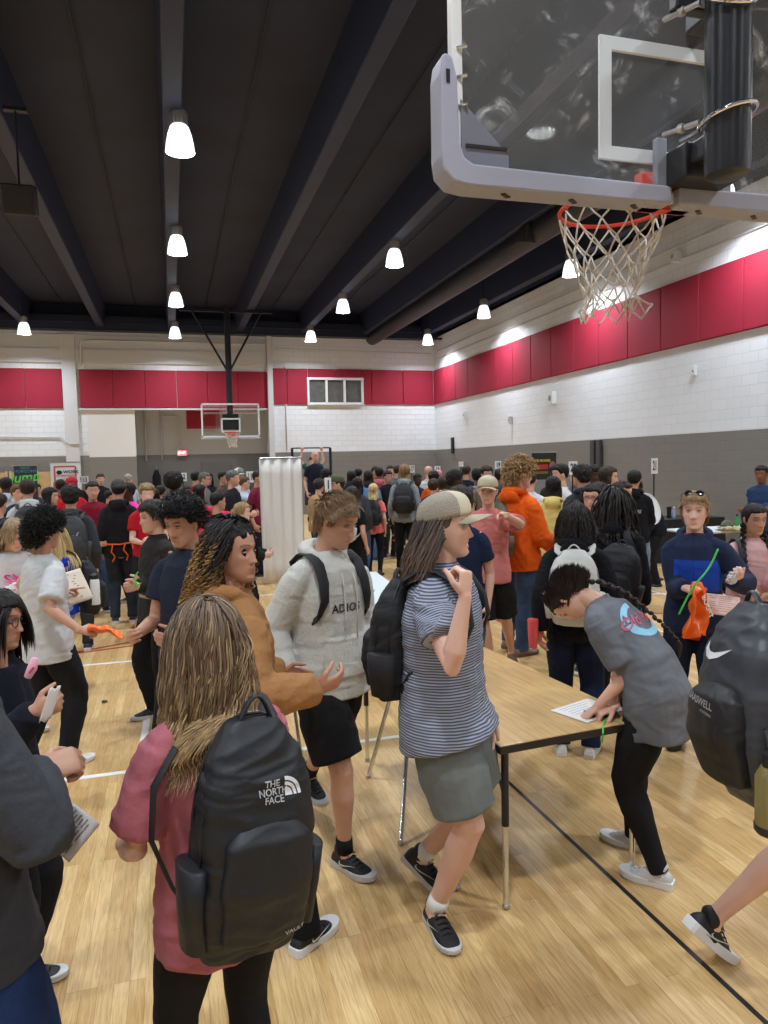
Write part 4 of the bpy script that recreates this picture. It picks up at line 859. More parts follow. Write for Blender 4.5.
def make_cap(k, c, root, s, vox):
    O, Rm = k.M[:3, 3], k.M[:3, :3]; tilt = c.get('tilt', .0); Rt = Rm@rotm((1, 0, 0), tilt); back = c.get('back', False)
    T = lambda q: s*(O+Rt@np.array(q, float)); mb = MB(); nt, nz = 40, 12
    if c['kind'] == 'beanie':
        V = [T((.087*math.cos(a)*q, -.006+.108*math.sin(a)*q, z)) for z, q in ((.03, 1.), (.035, 1.06), (.065, 1.05), (.068, 1.0), (.09, .95), (.112, .8), (.132, .55), (.142, .25), (.144, .02)) for a in np.arange(nt)*2*PI/nt]
        m = 9; mb.add(V, [(i*nt+j, i*nt+(j+1) % nt, (i+1)*nt+(j+1) % nt, (i+1)*nt+j) for i in range(m-1) for j in range(nt)]+[tuple(range(nt))[::-1]])
        return mb.build('beanie', mat('knit_'+key(c['col']), c['col'], .95, bump=1., bscale=150.), root, True, auto=False)
    rows = [(.022, 1.), (.05, 1.02), (.08, .99), (.106, .89), (.124, .70), (.136, .42), (.141, .18), (.142, .02)]
    V = [T((.090*math.cos(a)*q, -.003+.109*math.sin(a)*q, z+.012*math.sin(a)*q)) for z, q in rows for a in np.arange(nt)*2*PI/nt]
    m = len(rows); Fc = [(i*nt+j, i*nt+(j+1) % nt, (i+1)*nt+(j+1) % nt, (i+1)*nt+j) for i in range(m-1) for j in range(nt)]; mb.add(V, Fc+[tuple(range(nt))[::-1]])
    for f_i, f in enumerate(mb.Fc): mb.mi[f_i] = 1 if (len(f) == 4 and 5 <= (f[0] % nt) < 15) else 0
    o = mb.build('cap', [c['mesh'], c['front']], root, True, auto=False); sb = o.modifiers.new('s', 'SUBSURF'); sb.levels = sb.render_levels = 1
    br = MB()
    def fn(u_, v):
        a = (u_-.5)*2; x = a*.084; y0 = .104-.036*a*a*1.2; y = y0+v*.082*(1-.5*a**4); return T((x, y, .042-.024*a*a-.006*v))
    br.grid(fn, 20, 8, .004*s); br.build('brim', c['brim'], o, True, auto=False)
    bt = MB(); bt.ell(T((0, -.006, .143)), (.008*s, .008*s, .005*s), None, 10, 6); bt.build('button', c['brim'], o, True, auto=False)
    return o
def make_glasses(k, root, s, m, dz=0., dy=0., tilt=0., lens=None, big=1.):
    O, Rm = k.M[:3, 3], k.M[:3, :3]@rotm((1, 0, 0), tilt); T = lambda q: s*(O+Rm@(np.array(q, float)+np.array([0, dy, dz]))); mb = MB()
    for q in (1, -1):
        ring = [T((q*.032+.0235*big*math.cos(a), .096-.006*abs(math.cos(a)), .001+.018*big*math.sin(a))) for a in np.linspace(0, 2*PI, 17)]; mb.tube(ring, .0018*s, 6, 0)
        mb.tube([T((q*.055, .093, .004)), T((q*.075, .075, .004)), T((q*.082, 0, .006))], .002*s, 6)
    mb.tube([T((-.009, .098, .005)), T((.009, .098, .005))], .0018*s, 6)
    o = mb.build('glasses', m, root, True, auto=False)
    if lens:
        l = MB()
        for q in (1, -1): l.ell(T((q*.032, .095, .001)), (.0225*big*s, .0022*s, .017*big*s), Rm, 16, 8)
        l.build('lens', lens, o, True, auto=False)
    return o
def make_pack(k, b, s, loc, rz, label, group='backpacks', name='backpack'):
    """worn backpack: stays a thing of its own, standing at the wearer's frame"""
    up, rt, fw = k.up, k.rt, k.fw; H_, W_, D_ = b.get('h', .46), b.get('w', .31), b.get('d', .19); sh = b.get('shift', (0, 0, 0)); vox = b.get('vox', .008)
    Rb = k.R@rotm((1, 0, 0), b.get('tilt', 0.))@rotm((0, 1, 0), b.get('roll', 0.))@rotm((0, 0, 1), b.get('yaw', 0.))
    cen = k.C+rt*sh[0]-fw*(.125*k.fat+D_/2+.02-sh[1])+up*(-.06+sh[2])
    root = thing(name, label, 'backpack', np.array(loc)+np.array([math.cos(rz)*cen[0]-math.sin(rz)*cen[1], math.sin(rz)*cen[0]+math.cos(rz)*cen[1], cen[2]-H_/2])*s, rz, group)
    org = np.array([cen[0], cen[1], cen[2]-H_/2])
    T = lambda q: s*(cen+Rb@np.array(q, float)-org)
    mb = MB(); zs = np.linspace(-.5, .5, 9)
    A = np.array([.42, .48, .5, .5, .5, .49, .46, .38, .22])*W_; B = np.array([.36, .47, .52, .52, .5, .47, .42, .33, .2])*D_
    ctr = np.array([(0, 0, z*H_) for z in zs]); ctr[:, 1] = (D_*.5-B)*.7
    mb.loft([T(c) for c in ctr], A*s, B*s, Rb[:, 0], 28, .25, 3.2)
    me = remesh(mb, vox, 3); folds(me, b.get('seed', 9), b.get('amp', .005)); me.materials.clear(); m = b.get('mat') or mat('pack_'+key(b['col']), b['col'], .72, bump=.3, bscale=30.)
    me.materials.append(m); link(bpy.data.objects.new('bag_body', me), root)
    pk = MB(); ph = .5*H_; pz = -.16*H_
    pk.loft([T((0, -D_*.44, pz-ph*.48)), T((0, -D_*.50, pz)), T((0, -D_*.46, pz+ph*.38)), T((0, -D_*.40, pz+ph*.5))], np.array([.34, .39, .36, .26])*W_*s, np.array([.12, .19, .16, .08])*D_*1.2*s, Rb[:, 0], 22, .3, 3.)
    me = remesh(pk, vox, 3); folds(me, b.get('seed', 9)+3, b.get('amp', .005)*.8); me.materials.append(b.get('mat2') or m); link(bpy.data.objects.new('front_pocket', me), root)
    for q in (1, -1):
        sp = MB(); sp.loft([T((q*W_*.47, 0, -H_*.44)), T((q*W_*.51, 0, -H_*.25)), T((q*W_*.52, 0, -H_*.08))], [.03*s, .03*s, .034*s], [D_*.30*s, D_*.34*s, D_*.36*s], Rb[:, 0], 16, .15)
        sp.build('side_pocket', b.get('mat2') or m, root, True, auto=False)
    zp = MB(); zc = b.get('zipc', (.008, .008, .01))
    zz = np.concatenate([[-.12], np.linspace(.12, .5, 9), [.525]]); Az = np.interp(zz, zs, A/W_)*W_*.99; Bz = np.interp(zz, zs, B); Az[-1] = .10*W_; Cy = (D_*.5-Bz)*.7
    for yy in (.34, -.34):
        zp.tube([T((-a, c+yy*b_, z*H_)) for a, b_, c, z in zip(Az, Bz, Cy, zz)]+[T((a, c+yy*b_, z*H_)) for a, b_, c, z in list(zip(Az, Bz, Cy, zz))[::-1]], .004*s, 6)
    zp.build('zipper', mat('zip_'+key(zc), zc, .5), root, True, auto=False)
    hd = MB(); hz = b.get('handle', .05)
    hp = [T((x*.05, D_*.1+.02*math.sin(0), H_*.49+hz*math.sin(PI*(x+1)/2))) for x in np.linspace(-1, 1, 9)]
    hd.loft(hp, .011*s, .005*s, Rb[:, 1], 8, .2); hd.build('top_handle', b.get('matst') or m, root, True, auto=False)
    ms = b.get('matst') or m
    for q in b.get('straps', (1, -1)):
        S_ = 'R' if q > 0 else 'L'; a = k.sho[S_]; st = MB(); ch = .095*k.fat+.035
        base = lambda x, y, z: (k.Sh+rt*x+fw*y+up*z)
        x0 = q*.105
        P3 = [cen+Rb@np.array([q*W_*.22, D_*.45, H_*.42]), base(x0, -.11, .03), base(x0, -.05, .064), base(x0, .02, .066), base(x0*1.03, .085, .03), base(x0*1.08, .118*k.fat+.012, -.05), base(x0*1.14, .128*k.fat+.016, -.13), base(x0*1.3, .10*k.fat+.02, -.20)]
        P3 = [s*(pp-org) for pp in P3]
        st.loft(P3, [w_*s for w_ in (.028, .03, .031, .031, .03, .028, .024, .014)], .0065*s, np.array([nrm(rt)]*8), 10, .2)
        o = st.build('shoulder_strap', ms, root, True, auto=False)
        wb = MB(); P4 = [P3[-1], s*(base(x0*1.62, .03, -.27)-org), s*(base(x0*1.55, -.08, -.33)-org), T((q*W_*.46, D_*.42, -H_*.40))]
        wb.loft(P4, .012*s, .002*s, np.array([[0, 0, 1.]]*4), 8, .1); wb.build('webbing', ms, o, True, auto=False)
    return root, T
HUM = {}
def human(label, loc, yaw, H, pose, look, vox=.012, group='students in the gym', name='person', cat='person'):
    s = H/1.75; k = skeleton(pose); loc = np.array([loc[0], loc[1], pose.get('z0', 0.)], float)
    root = thing(name, label, cat, loc, yaw, group)
    make_body(k, pose, look, vox, root, s)
    cv = vox if vox > .006 else .0075
    if 'top' in look: make_top(k, pose, look['top'], cv, root, s)
    if 'under' in look: make_top(k, pose, look['under'], cv, root, s, 'undershirt')
    if 'bottom' in look: make_bottom(k, pose, look['bottom'], cv, root, s)
    if 'shoes' in look:
        for S_ in 'RL': make_shoe(k, S_, look['shoes'], root, s, vox)
    make_hair(k, pose, look, vox, root, s)
    if 'cap' in look: make_cap(k, look['cap'], root, s, vox)
    if 'glasses' in look: make_glasses(k, root, s, **look['glasses'])
    if 'pack' in look: root_p, T = make_pack(k, look['pack'], s, loc, yaw, look['pack']['label']); k.packT = T; k.pack = root_p
    k.root = root; k.s = s; k.loc = loc; k.yaw = yaw
    return k
# ================================================================== the people
BK = (.012, .012, .014); WH = lin(205, 205, 203); GR = lin(120, 122, 125); NAVY = lin(24, 32, 52); DKG = lin(46, 48, 52)
HB = lin(22, 17, 15); HD = lin(48, 34, 26); HBR = lin(92, 66, 44); HLB = lin(150, 122, 84); HBL = lin(206, 178, 126); HGY = lin(110, 106, 100); HDRK = HB
DBGL = []
def rz_face(x, y, th):
    f_ = math.atan2(-y, -x)+math.radians(th); return f_-PI/2
ARMS = dict(
    hang={}, hold=dict(handR=(.13, .30, 1.08), handL=(-.13, .30, 1.08), pnR=(-1, 0, .3), pnL=(1, 0, .3), fdR=(-.4, 1, .1), fdL=(.4, 1, .1), curlR=.7, curlL=.7),
    phone=dict(handR=(.06, .30, 1.22), pnR=(0, -.5, 1), fdR=(-.5, .7, .5), curlR=.8, handL=(-.10, .28, 1.16), pnL=(0, -.3, 1), fdL=(.5, .8, .3), curlL=.8),
    fold=dict(handR=(-.12, .20, 1.17), handL=(.12, .22, 1.13), fdR=(-1, .2, 0), fdL=(1, .2, 0), pnR=(0, -1, 0), pnL=(0, -1, 0)),
    strapR=dict(handR=(.10, .20, 1.27), fdR=(-.5, 0, 1), pnR=(0, -1, 0), curlR=.9, elbR=(.6, -.3, -1)),
    chin=dict(handR=(.05, .17, 1.42), fdR=(-.2, .1, 1), pnR=(0, -1, 0), curlR=.8, elbR=(.4, .3, -1)),
    reachR=dict(handR=(.2, .50, 1.25), fdR=(0, 1, 0), pnR=(0, 0, -1)), reachL=dict(handL=(-.2, .50, 1.2), fdL=(0, 1, 0), pnL=(0, 0, -1)),
    up=dict(handR=(.26, .05, 1.92), handL=(-.26, .05, 1.92), fdR=(0, .1, 1), fdL=(0, .1, 1), pnR=(0, 1, 0), pnL=(0, 1, 0), curlR=1.1, curlL=1.1, elbR=(1, .1, 0), elbL=(-1, .1, 0), shrugR=.05, shrugL=.05))
def person(u, v, Z, th, label, look, pose=None, vox=.0115, group=None, H=None, seatz=None, arms=None):
    """u, v: top of the head in the photograph, Z: distance; th: facing, 0 towards the camera, 90 towards the right"""
    p = at(u, v, Z); x, y = p[0], p[1]; H = H or float(p[2]); rz = rz_face(x, y, th); s = H/1.75; po = dict(ARMS[arms] if arms else {}); po.update(pose or {})
    def loc(w_): d = np.array(w_)-np.array([x, y, 0]); c, sn = math.cos(-rz), math.sin(-rz); return (float(c*d[0]-sn*d[1])/s, float(sn*d[0]+c*d[1])/s, float(d[2])/s)
    for k_, q in list(po.items()):
        if isinstance(q, tuple) and len(q) and q[0] == 'px': po[k_] = loc(at(*q[1:]))
        elif isinstance(q, tuple) and len(q) and q[0] == 'fl': w_ = onz(q[1], q[2], 0); w_[2] += (q[3] if len(q) > 3 else 0); po[k_] = loc(w_)
        elif isinstance(q, tuple) and len(q) and q[0] == 'wz': po[k_] = loc(onz(q[1], q[2], q[3]))
        elif isinstance(q, tuple) and len(q) and q[0] == 'dir': d = np.array(q[1:], float); c, sn = math.cos(-rz), math.sin(-rz); po[k_] = (c*d[0]-sn*d[1], sn*d[0]+c*d[1], d[2])
    if not 1.45 < H < 2.0: DBGL.append('HEIGHT %s %.2f' % (label, H))
    k = human(label, (x, y), rz, H, po, look, vox, group or 'students in the gym'); k.th = th
    k.world = lambda q: np.array([x+math.cos(rz)*q[0]*s-math.sin(rz)*q[1]*s, y+math.sin(rz)*q[0]*s+math.cos(rz)*q[1]*s, q[2]*s])
    return k
SN = dict(up=lin(30, 30, 32), sole=lin(205, 205, 205)); SNW = dict(up=lin(212, 212, 210), sole=lin(220, 220, 218)); SNB = dict(up=lin(20, 20, 22), sole=lin(25, 25, 27))
FG = 'students in the foreground'
VF = .0045
KP = {}
def deco(k, part, body, size, m, name, q, right=(1, 0, 0), up=(0, 0, 1), sx=1., bold=True, shear=0., back=False):
    """lettering pressed on a garment; q is a point in the wearer's frame in front of (or behind) the cloth"""
    me = text_mesh(body, size, .0006, bold, shear); V = getV(me); r = nrm(right); u_ = nrm(up); n = np.cross(r, u_)
    setV(me, np.array(q)*k.s+V[:, :1]*sx*r+V[:, 1:2]*u_+V[:, 2:]*n); me.materials.clear(); me.materials.append(m)
    tgt = [c for c in k.root.children if c.name.startswith(part)][0]; decal(me, tgt.data, .005, -n)
    return link(bpy.data.objects.new(name, me), tgt)
# ---- girl in the pink tee with the big black pack, back to the camera
wavy = dict(style='long', len=.30, wd=.095, th=.004, top=.005, front=False, strands=[
    dict(n=4200, len=.37, mode='down', seg=26, wave=.016, wlen=.13, coherent=.9, wenv=1.6, col=lin(98, 78, 60), tip=lin(176, 148, 108), ombre=.25, hil=.16, hilc=lin(150, 128, 96), cvar=.3, w=.0021, thick=.016, lift=.006, lims=(.055, -.03, -.09), part=-.01, seed=8, lvar=.25,
         colls=[((0, -.02, 1.25), (.19, .15, .20)), ((0, -.07, 1.36), (.13, .085, .10))])])
lk = dict(skin='fair', hair=lin(92, 72, 54), hairdo=wavy, top=dict(type='tshirt', col=lin(176, 98, 108), hem=.15, sleeve=.80, flare=1.04, ease=1.3, cuffr=.024, amp=.006, seed=31, mat=mat('washed_pink', lin(172, 96, 108), .9, bump=.3, bscale=40., var=.16, vscale=7.)),
          bottom=dict(type='leggings', col=BK), shoes=SNW,
          pack=dict(h=.56, w=.31, d=.19, col=lin(17, 19, 25), mat=mat('black_ballistic', lin(17, 19, 26), .55, bump=.35, bscale=22.), seed=4, amp=.006, shift=(-.01, 0, -.03), roll=.10, tilt=-.02, handle=.075, vox=.006, label='large black backpack with white curved logo on the girl in the pink tee', straps=(1,)))
k = KP['pink'] = person(212, 604, 1.88, -158, 'girl in washed pink tee shirt seen from behind, long wavy dark blonde hair', lk, dict(hs=1.03, head=(.35, .05), handL=(-.20, .26, 1.02), elbL=(-.5, -.6, -1), handR=(.12, .30, 1.02), fdL=(.8, .8, .2), footR=(.11, 0, 0), footL=(-.11, .02, 0), curlL=.7), VF, FG)
# logo and lettering on the pack
wb = MB(); Tp = k.packT; wb.loft([Tp((-.13, .06, -.20)), Tp((-.17, .10, -.14)), Tp((-.215, .14, -.03)), Tp((-.21, .16, .10)), Tp((-.16, .15, .20))], .013, .0025, np.array([[.3, -1., 0.]]*5), 8, .1); wb.build('webbing', mat('pack_'+key(BK), BK, .7), k.pack, True, auto=False)
pk = k.pack; T = k.packT; s_ = k.s
bagm = [c for c in pk.children if c.name.startswith('bag_body')][0]; pocm = [c for c in pk.children if c.name.startswith('front_pocket')][0]
M_LOGO = mat('logo_white', lin(215, 216, 220), .5)
def on_pack(T, tgt, mesh, x, z, ax, out=.003, sx=1., rot=0., y=-.35):
    o_, X, Z_ = T((x, y, z)), nrm(T((x+.1, y, z))-T((x, y, z))), nrm(T((x, y, z+.1))-T((x, y, z))); Xr = X*math.cos(rot)+Z_*math.sin(rot); Zr = -X*math.sin(rot)+Z_*math.cos(rot)
    V = getV(mesh); N_ = np.cross(Xr, Zr); setV(mesh, o_+V[:, :1]*sx*Xr+V[:, 1:2]*Zr+V[:, 2:]*N_); mesh.materials.clear(); mesh.materials.append(ax); decal(mesh, tgt.data, out, -N_)
    return link(bpy.data.objects.new('logo', mesh), tgt)
def arcs_mesh(R0):
    mb = MB()
    for r1, r2 in ((R0, R0*.80), (R0*.72, R0*.54), (R0*.46, .0)):
        A = np.linspace(0, PI/2, 14); P = [(r1*math.cos(a), r1*math.sin(a)) for a in A]; Q = [(max(r2, .0005)*math.cos(a), max(r2, .0005)*math.sin(a)) for a in A]; n = 14
        for i in range(n-1):
            for j in range(2):
                t0, t1 = j/2, (j+1)/2; q = lambda a_, b_, t: (a_[0]*(1-t)+b_[0]*t, a_[1]*(1-t)+b_[1]*t, 0)
                mb.add([q(P[i], Q[i], t0), q(P[i], Q[i], t1), q(P[i+1], Q[i+1], t1), q(P[i+1], Q[i+1], t0)], [(0, 1, 2, 3)])
    return mb.mesh('logo', [M_LOGO], False)
on_pack(T, bagm, arcs_mesh(.042), .045, .115, M_LOGO)
for i, tx in enumerate(('THE', 'NORTH', 'FACE')): on_pack(T, bagm, text_mesh(tx, .021, .0004, True), .010+.002*i, .148-.019*i, M_LOGO)
on_pack(T, pocm, text_mesh('VAULT', .013, .0004, True), .075, -.215, M_LOGO, sx=1.3, rot=.1)
# ---- girl in the tan canvas jacket, looking back to the right
curls = dict(style='long', len=.26, wd=.12, th=.008, top=.01, front=True, flen=.05, na=.010, strands=[
    dict(n=2300, len=.36, mode='down', seg=40, wave=.017, wlen=.036, coherent=.1, wenv=2.2, col=lin(28, 22, 20), tip=lin(206, 156, 88), ombre=.22, cvar=.45, w=.0026, thick=.03, lift=.010, lims=(.058, -.02, -.09), part=.02, seed=18, ymax=.035, gdir=(0, -.35, 0), lvar=.35, colls=[((0, -.02, 1.27), (.21, .17, .20))])])
M_TAN = mat('tan_canvas', lin(158, 112, 66), .9, bump=.5, bscale=45., var=.14, vscale=8.)
lk = dict(skin='tan', hair=lin(26, 21, 20), tip=lin(140, 100, 60), hairdo=dict(curls, front=False, tip=lin(120, 84, 48)), brow=lin(30, 22, 20), lips=lin(150, 92, 84), top=dict(type='jacket', col=lin(158, 112, 66), mat=M_TAN, hem=.10, hood=True, seed=5, amp=.008, ease=1.25), bottom=dict(type='jeans', col=lin(22, 23, 28), loose=1.12), shoes=dict(up=lin(20, 20, 22), sole=lin(214, 214, 214), swoosh=lin(215, 215, 215), solez=.034))
k = KP['tan'] = person(228, 524, 2.85, 112, 'girl in tan canvas jacket with curly brown to golden hair, glancing to the right', lk, dict(head=(-1.0, -.08), handR=('px', 316, 690, 2.75), fdR=('dir', 1, .1, .25), pnR=('dir', 0, .8, .6), curlR=.45, elbR=(.6, -.8, -1), handL=(-.2, .3, 1.05), footR=('fl', 306, 948), fyawR=.35, footL=(-.12, .1, 0)), VF, FG)
# ---- boy in the pale grey hoodie
lk = dict(skin='light', hair=lin(98, 74, 52), brow=lin(86, 62, 44), hairdo=dict(style='short', th=.004, top=.008, strands=[dict(n=3000, len=.11, mode='forward', sweep=.5, grav=.06, seg=9, w=.0017, thick=.008, lift=.004, col=lin(104, 80, 56), tip=lin(146, 118, 84), cvar=.3, lims=(.058, .0, -.06), lowlen=.3, seed=3)]),
          top=dict(type='hoodie', col=lin(196, 195, 188), hem=.12, pocket=1, seed=12, amp=.007, ease=1.1, mat=mat('heather_fleece', lin(196, 195, 188), .95, bump=.35, bscale=70., var=.05, vscale=60.)), bottom=dict(type='shorts', col=BK, len=.86), shoes=dict(up=lin(18, 18, 20), sole=lin(190, 190, 190), swoosh=lin(200, 200, 200), sock=BK, sockh=.075, solez=.03),
          pack=dict(h=.38, w=.22, d=.07, shift=(.02, .03, -.02), col=lin(24, 25, 30), label='black backpack on the boy in the pale grey hoodie, mostly hidden behind him'))
k = KP['hoodie'] = person(325, 493, 3.50, 36, 'boy in pale grey hoodie and black shorts looking down to the right', lk, dict(head=(.35, .30), footR=('fl', 345, 868), fyawR=.1, footL=('fl', 305, 805, .02), tiltL=.35, fyawL=-.1, handR=(.27, .07, .93), handL=(-.15, .22, 1.0), curlR=.6), VF, FG)
deco(k, 'hoodie', 'ADIOS', .055, mat('print_charcoal', lin(52, 52, 56), .8), 'chest_print', (.0, .4, 1.235), (-1, 0, 0), (0, 0, 1), 1.0)
# drawstrings
mb = MB()
for q in (1, -1): mb.tube([np.array(p_)*k.s for p_ in ((q*.03, .155, 1.40), (q*.035, .175, 1.33), (q*.034, .178, 1.22), (q*.036, .17, 1.12+q*.02))], .0035, 6)
mb.build('drawstring', cloth(lin(205, 204, 196)), [c for c in k.root.children if c.name.startswith('hoodie')][0], True, auto=False)
# ---- young man in the striped polo and trucker cap
def f_stripe(nt, N, L, b):
    a = N.new('ShaderNodeAttribute'); a.attribute_name = 'Col'; sp = N.new('ShaderNodeSeparateColor'); L.new(a.outputs['Color'], sp.inputs[0])
    m1 = N.new('ShaderNodeMath'); m1.operation = 'MULTIPLY'; m1.inputs[1].default_value = 2*PI/.0105; L.new(sp.outputs[0], m1.inputs[0]); m2 = N.new('ShaderNodeMath'); m2.operation = 'SINE'; L.new(m1.outputs[0], m2.inputs[0])
    cr_ = N.new('ShaderNodeValToRGB'); cr_.color_ramp.elements[0].position = .42; cr_.color_ramp.elements[0].color = (*lin(74, 78, 92), 1); cr_.color_ramp.elements[1].position = .6; cr_.color_ramp.elements[1].color = (*lin(158, 165, 184), 1)
    m3 = N.new('ShaderNodeMath'); m3.operation = 'MULTIPLY_ADD'; m3.inputs[1].default_value = .5; m3.inputs[2].default_value = .5; L.new(m2.outputs[0], m3.inputs[0]); L.new(m3.outputs[0], cr_.inputs[0]); L.new(cr_.outputs[0], b.inputs['Base Color']); b.inputs['Roughness'].default_value = .75
def stripe_paint(Q, arm, V): v = np.where(arm > 0, arm*.285+.013, Q[:, 2]+.3); return np.stack([v, v*0, v*0], 1)
M_CAPM = mat('cap_mesh', lin(176, 166, 152), .9, bump=1., bscale=220.); M_CAPF = mat('cap_camo', lin(206, 196, 170), .85, var=.10, vscale=9.); M_CAPB = mat('cap_brim_camo', lin(172, 160, 138), .85, var=.30, vscale=22.)
lk = dict(skin='fair', hair=lin(88, 76, 68), brow=lin(90, 70, 56), hairdo=dict(style='cap', len=.15, wd=.075, th=.006, front=False, strands=[dict(n=1700, len=.20, mode='down', seg=14, w=.002, thick=.016, lift=.004, zmax=.035, ymax=.012, col=lin(84, 72, 66), tip=lin(116, 98, 88), wave=.006, wlen=.12, cvar=.35, lims=(.09, -.03, -.08), seed=9, gdir=(0, -.35, 0), colls=[((0, -.02, 1.27), (.20, .15, .20))])]),
          top=dict(type='polo', col=(1, 1, 1), mat=pnode('striped_knit', f_stripe), paint=stripe_paint, hem=.13, hemy=.03, sleeve=.78, seed=17, amp=.007, ease=1.6, flare=1.16, collar=1), bottom=dict(type='shorts', col=lin(112, 118, 118), len=.84, loose=1.06, flare=.02), shoes=dict(up=lin(16, 16, 19), sole=lin(196, 196, 198), swoosh=lin(180, 180, 184), sock=lin(222, 222, 220), sockh=.055, solez=.024),
          cap=dict(kind='cap', mesh=M_CAPM, front=M_CAPF, brim=M_CAPB, tilt=.03), pack=dict(h=.46, w=.30, d=.17, col=lin(20, 21, 27), shift=(.0, .045, -.03), vox=.006, seed=3, label='black backpack worn by the young man in the striped polo'))
k = KP['polo'] = person(440, 494, 2.98, 72, 'young man in striped grey polo and camo trucker cap, hand raised to his chin', lk, dict(fat=1.10, mouth=.8, headworld=1, head=(.12, -.06), handR=('px', 465, 597, 2.66), elbR=('dir', -.1, -.3, -1), fdR=('dir', .1, .1, 1), pnR=('dir', -.3, .5, .3), curlR=.95, handL=('px', 490, 748, 3.12), fdL=('dir', .2, 0, -1), footR=('fl', 436, 928), fyawR=-.85, footL=('fl', 424, 886, .06), tiltL=.5, fyawL=-.2, kneeL=(0, 1, .1), pelvis=(0, 0, .925)), VF, FG)
# ---- girl bending over the wooden table
braid = dict(style='short', th=.005, top=.006, strands=[dict(n=1900, len=.10, mode='back', seg=8, grav=.0, w=.0016, thick=.002, lift=.005, col=lin(40, 30, 27), cvar=.35, lims=(.062, -.03, -.09), gdir=(0, -.6, 0), localg=1, seed=4, ymax=.07)])
lk = dict(skin='light', hair=lin(38, 28, 25), hairdo=braid, top=dict(type='tshirt', col=lin(98, 101, 108), hem=.20, sleeve=.86, seed=8, amp=.006, ease=1.6, flare=1.04, cuffr=.026, mat=mat('washed_grey', lin(102, 105, 112), .9, bump=.3, bscale=40., var=.10, vscale=7.)),
          bottom=dict(type='leggings', col=BK, hips=1.03, legs=1.22), shoes=dict(up=lin(196, 194, 190), sole=lin(224, 224, 222), sock=lin(214, 212, 208), sockh=.05, solez=.036, lace=lin(225, 225, 225)))
KB = [640, 560, 3.42]
k = KP['bend'] = person(652, 600, 3.38, -112, 'girl in washed grey tee and black leggings bending over the wooden table, long braid', lk, dict(lean=.76, leanside=0., head=(.15, .80), pelvis=(0, -.03, .93), handR=('wz', 614, 706, .80), handL=('wz', 596, 708, .79), fdL=('dir', -.6, .2, -.5), fdR=('dir', -.8, .1, -.3), pnL=('dir', 0, 0, -1), pnR=('dir', 0, 0, -1), elbL=('dir', .6, -.5, -.3), elbR=('dir', .5, .5, -.3), curlL=.7, curlR=.7, footL=('fl', 658, 885), footR=('fl', 634, 848), fyawL=.1, fyawR=.0), VF, FG, H=1.62)
# braid as a chain of lobes
O, Rm = k.M[:3, 3], k.M[:3, :3]; mb = MB(); a0 = O+Rm@np.array([0, -.105, .01]); pts = [a0, k.N-k.fw*.03+k.up*.06+np.array([0, -.03, .05]), k.Sh-k.fw*.150+k.up*.02+k.rt*.02, k.C-k.fw*.165+k.rt*.05+k.up*.03, k.C-k.fw*.17+k.rt*.085-k.up*.11, k.W-k.fw*.165+k.rt*.10-k.up*.0]
cv = np.array(pts); tt = np.linspace(0, 1, 27); path = np.stack([np.interp(tt, np.linspace(0, 1, len(cv)), cv[:, i]) for i in range(3)], 1)
for i, q in enumerate(path):
    w_ = .021*(1-.45*tt[i]); d = nrm(path[min(i+1, 26)]-path[max(i-1, 0)]); sd = nrm(np.cross(d, k.fw)); sg = 1 if i % 2 else -1
    X = nrm(d+sd*sg*.9); Y = nrm(np.cross(X, k.fw)); mb.ell((q+sd*sg*w_*.35)*k.s, (w_*1.25*k.s, w_*.7*k.s, w_*.8*k.s), np.column_stack([X, Y, np.cross(X, Y)]), 10, 8)
mb.lathe([(.012, 0), (.018, -.02), (.012, -.06), (.002, -.085)], path[-1]*k.s, 12); mb.col = lin(36, 27, 24); mb.C = [np.tile(np.array(mb.col), (mb.n, 1))]
mb.build('braid', M_HAIRB, [c for c in k.root.children if c.name.startswith('hair')][0], True, auto=False)
k = KP['bend']
def print_arc(k, txt, R0, size, m, c, a0, a1):
    n = len(txt)
    for i, ch in enumerate(txt):
        a = a0+(a1-a0)*i/(n-1); q = c+k.rt*R0*math.cos(a)+k.up*R0*math.sin(a); t = nrm(-k.rt*math.sin(a)+k.up*math.cos(a))*(1 if a1 > a0 else -1); rr = nrm(k.rt*math.cos(a)+k.up*math.sin(a))*(-1 if a1 > a0 else 1)
        if ch != ' ': deco(k, 'tee', ch, size, m, 'back_print', q, t, rr)
MB1, MB2 = mat('print_pink', lin(232, 132, 158), .8), mat('print_blue', lin(140, 196, 224), .8)
cc = k.C-k.fw*.3+k.up*.0; R0 = .085
ring = MB(); A = np.linspace(PI*1.02, PI*1.98, 40); 
for i in range(39):
    for j in range(2):
        ra, rb = R0+.018*(j-1), R0+.018*j; f2 = lambda a, r_: (cc+k.rt*r_*math.cos(a)*1.25+k.up*r_*math.sin(a))*k.s
        ring.add([f2(A[i], ra), f2(A[i+1], ra), f2(A[i+1], rb), f2(A[i], rb)], [(0, 1, 2, 3)])
A = np.linspace(PI*.50, PI*.98, 20)
for i in range(19): ring.add([f2(A[i], R0-.012), f2(A[i+1], R0-.012), f2(A[i+1], R0+.018), f2(A[i], R0+.018)], [(0, 1, 2, 3)])
me = ring.mesh('ring', [MB2], False); tee = [c for c in k.root.children if c.name.startswith('tee')][0]; decal(me, tee.data, .0025, k.fw); link(bpy.data.objects.new('back_print', me), tee)
deco(k, 'tee', 'Old Row', .082, MB1, 'back_print', cc+k.up*.0, k.rt, k.up, .95, True, .35)
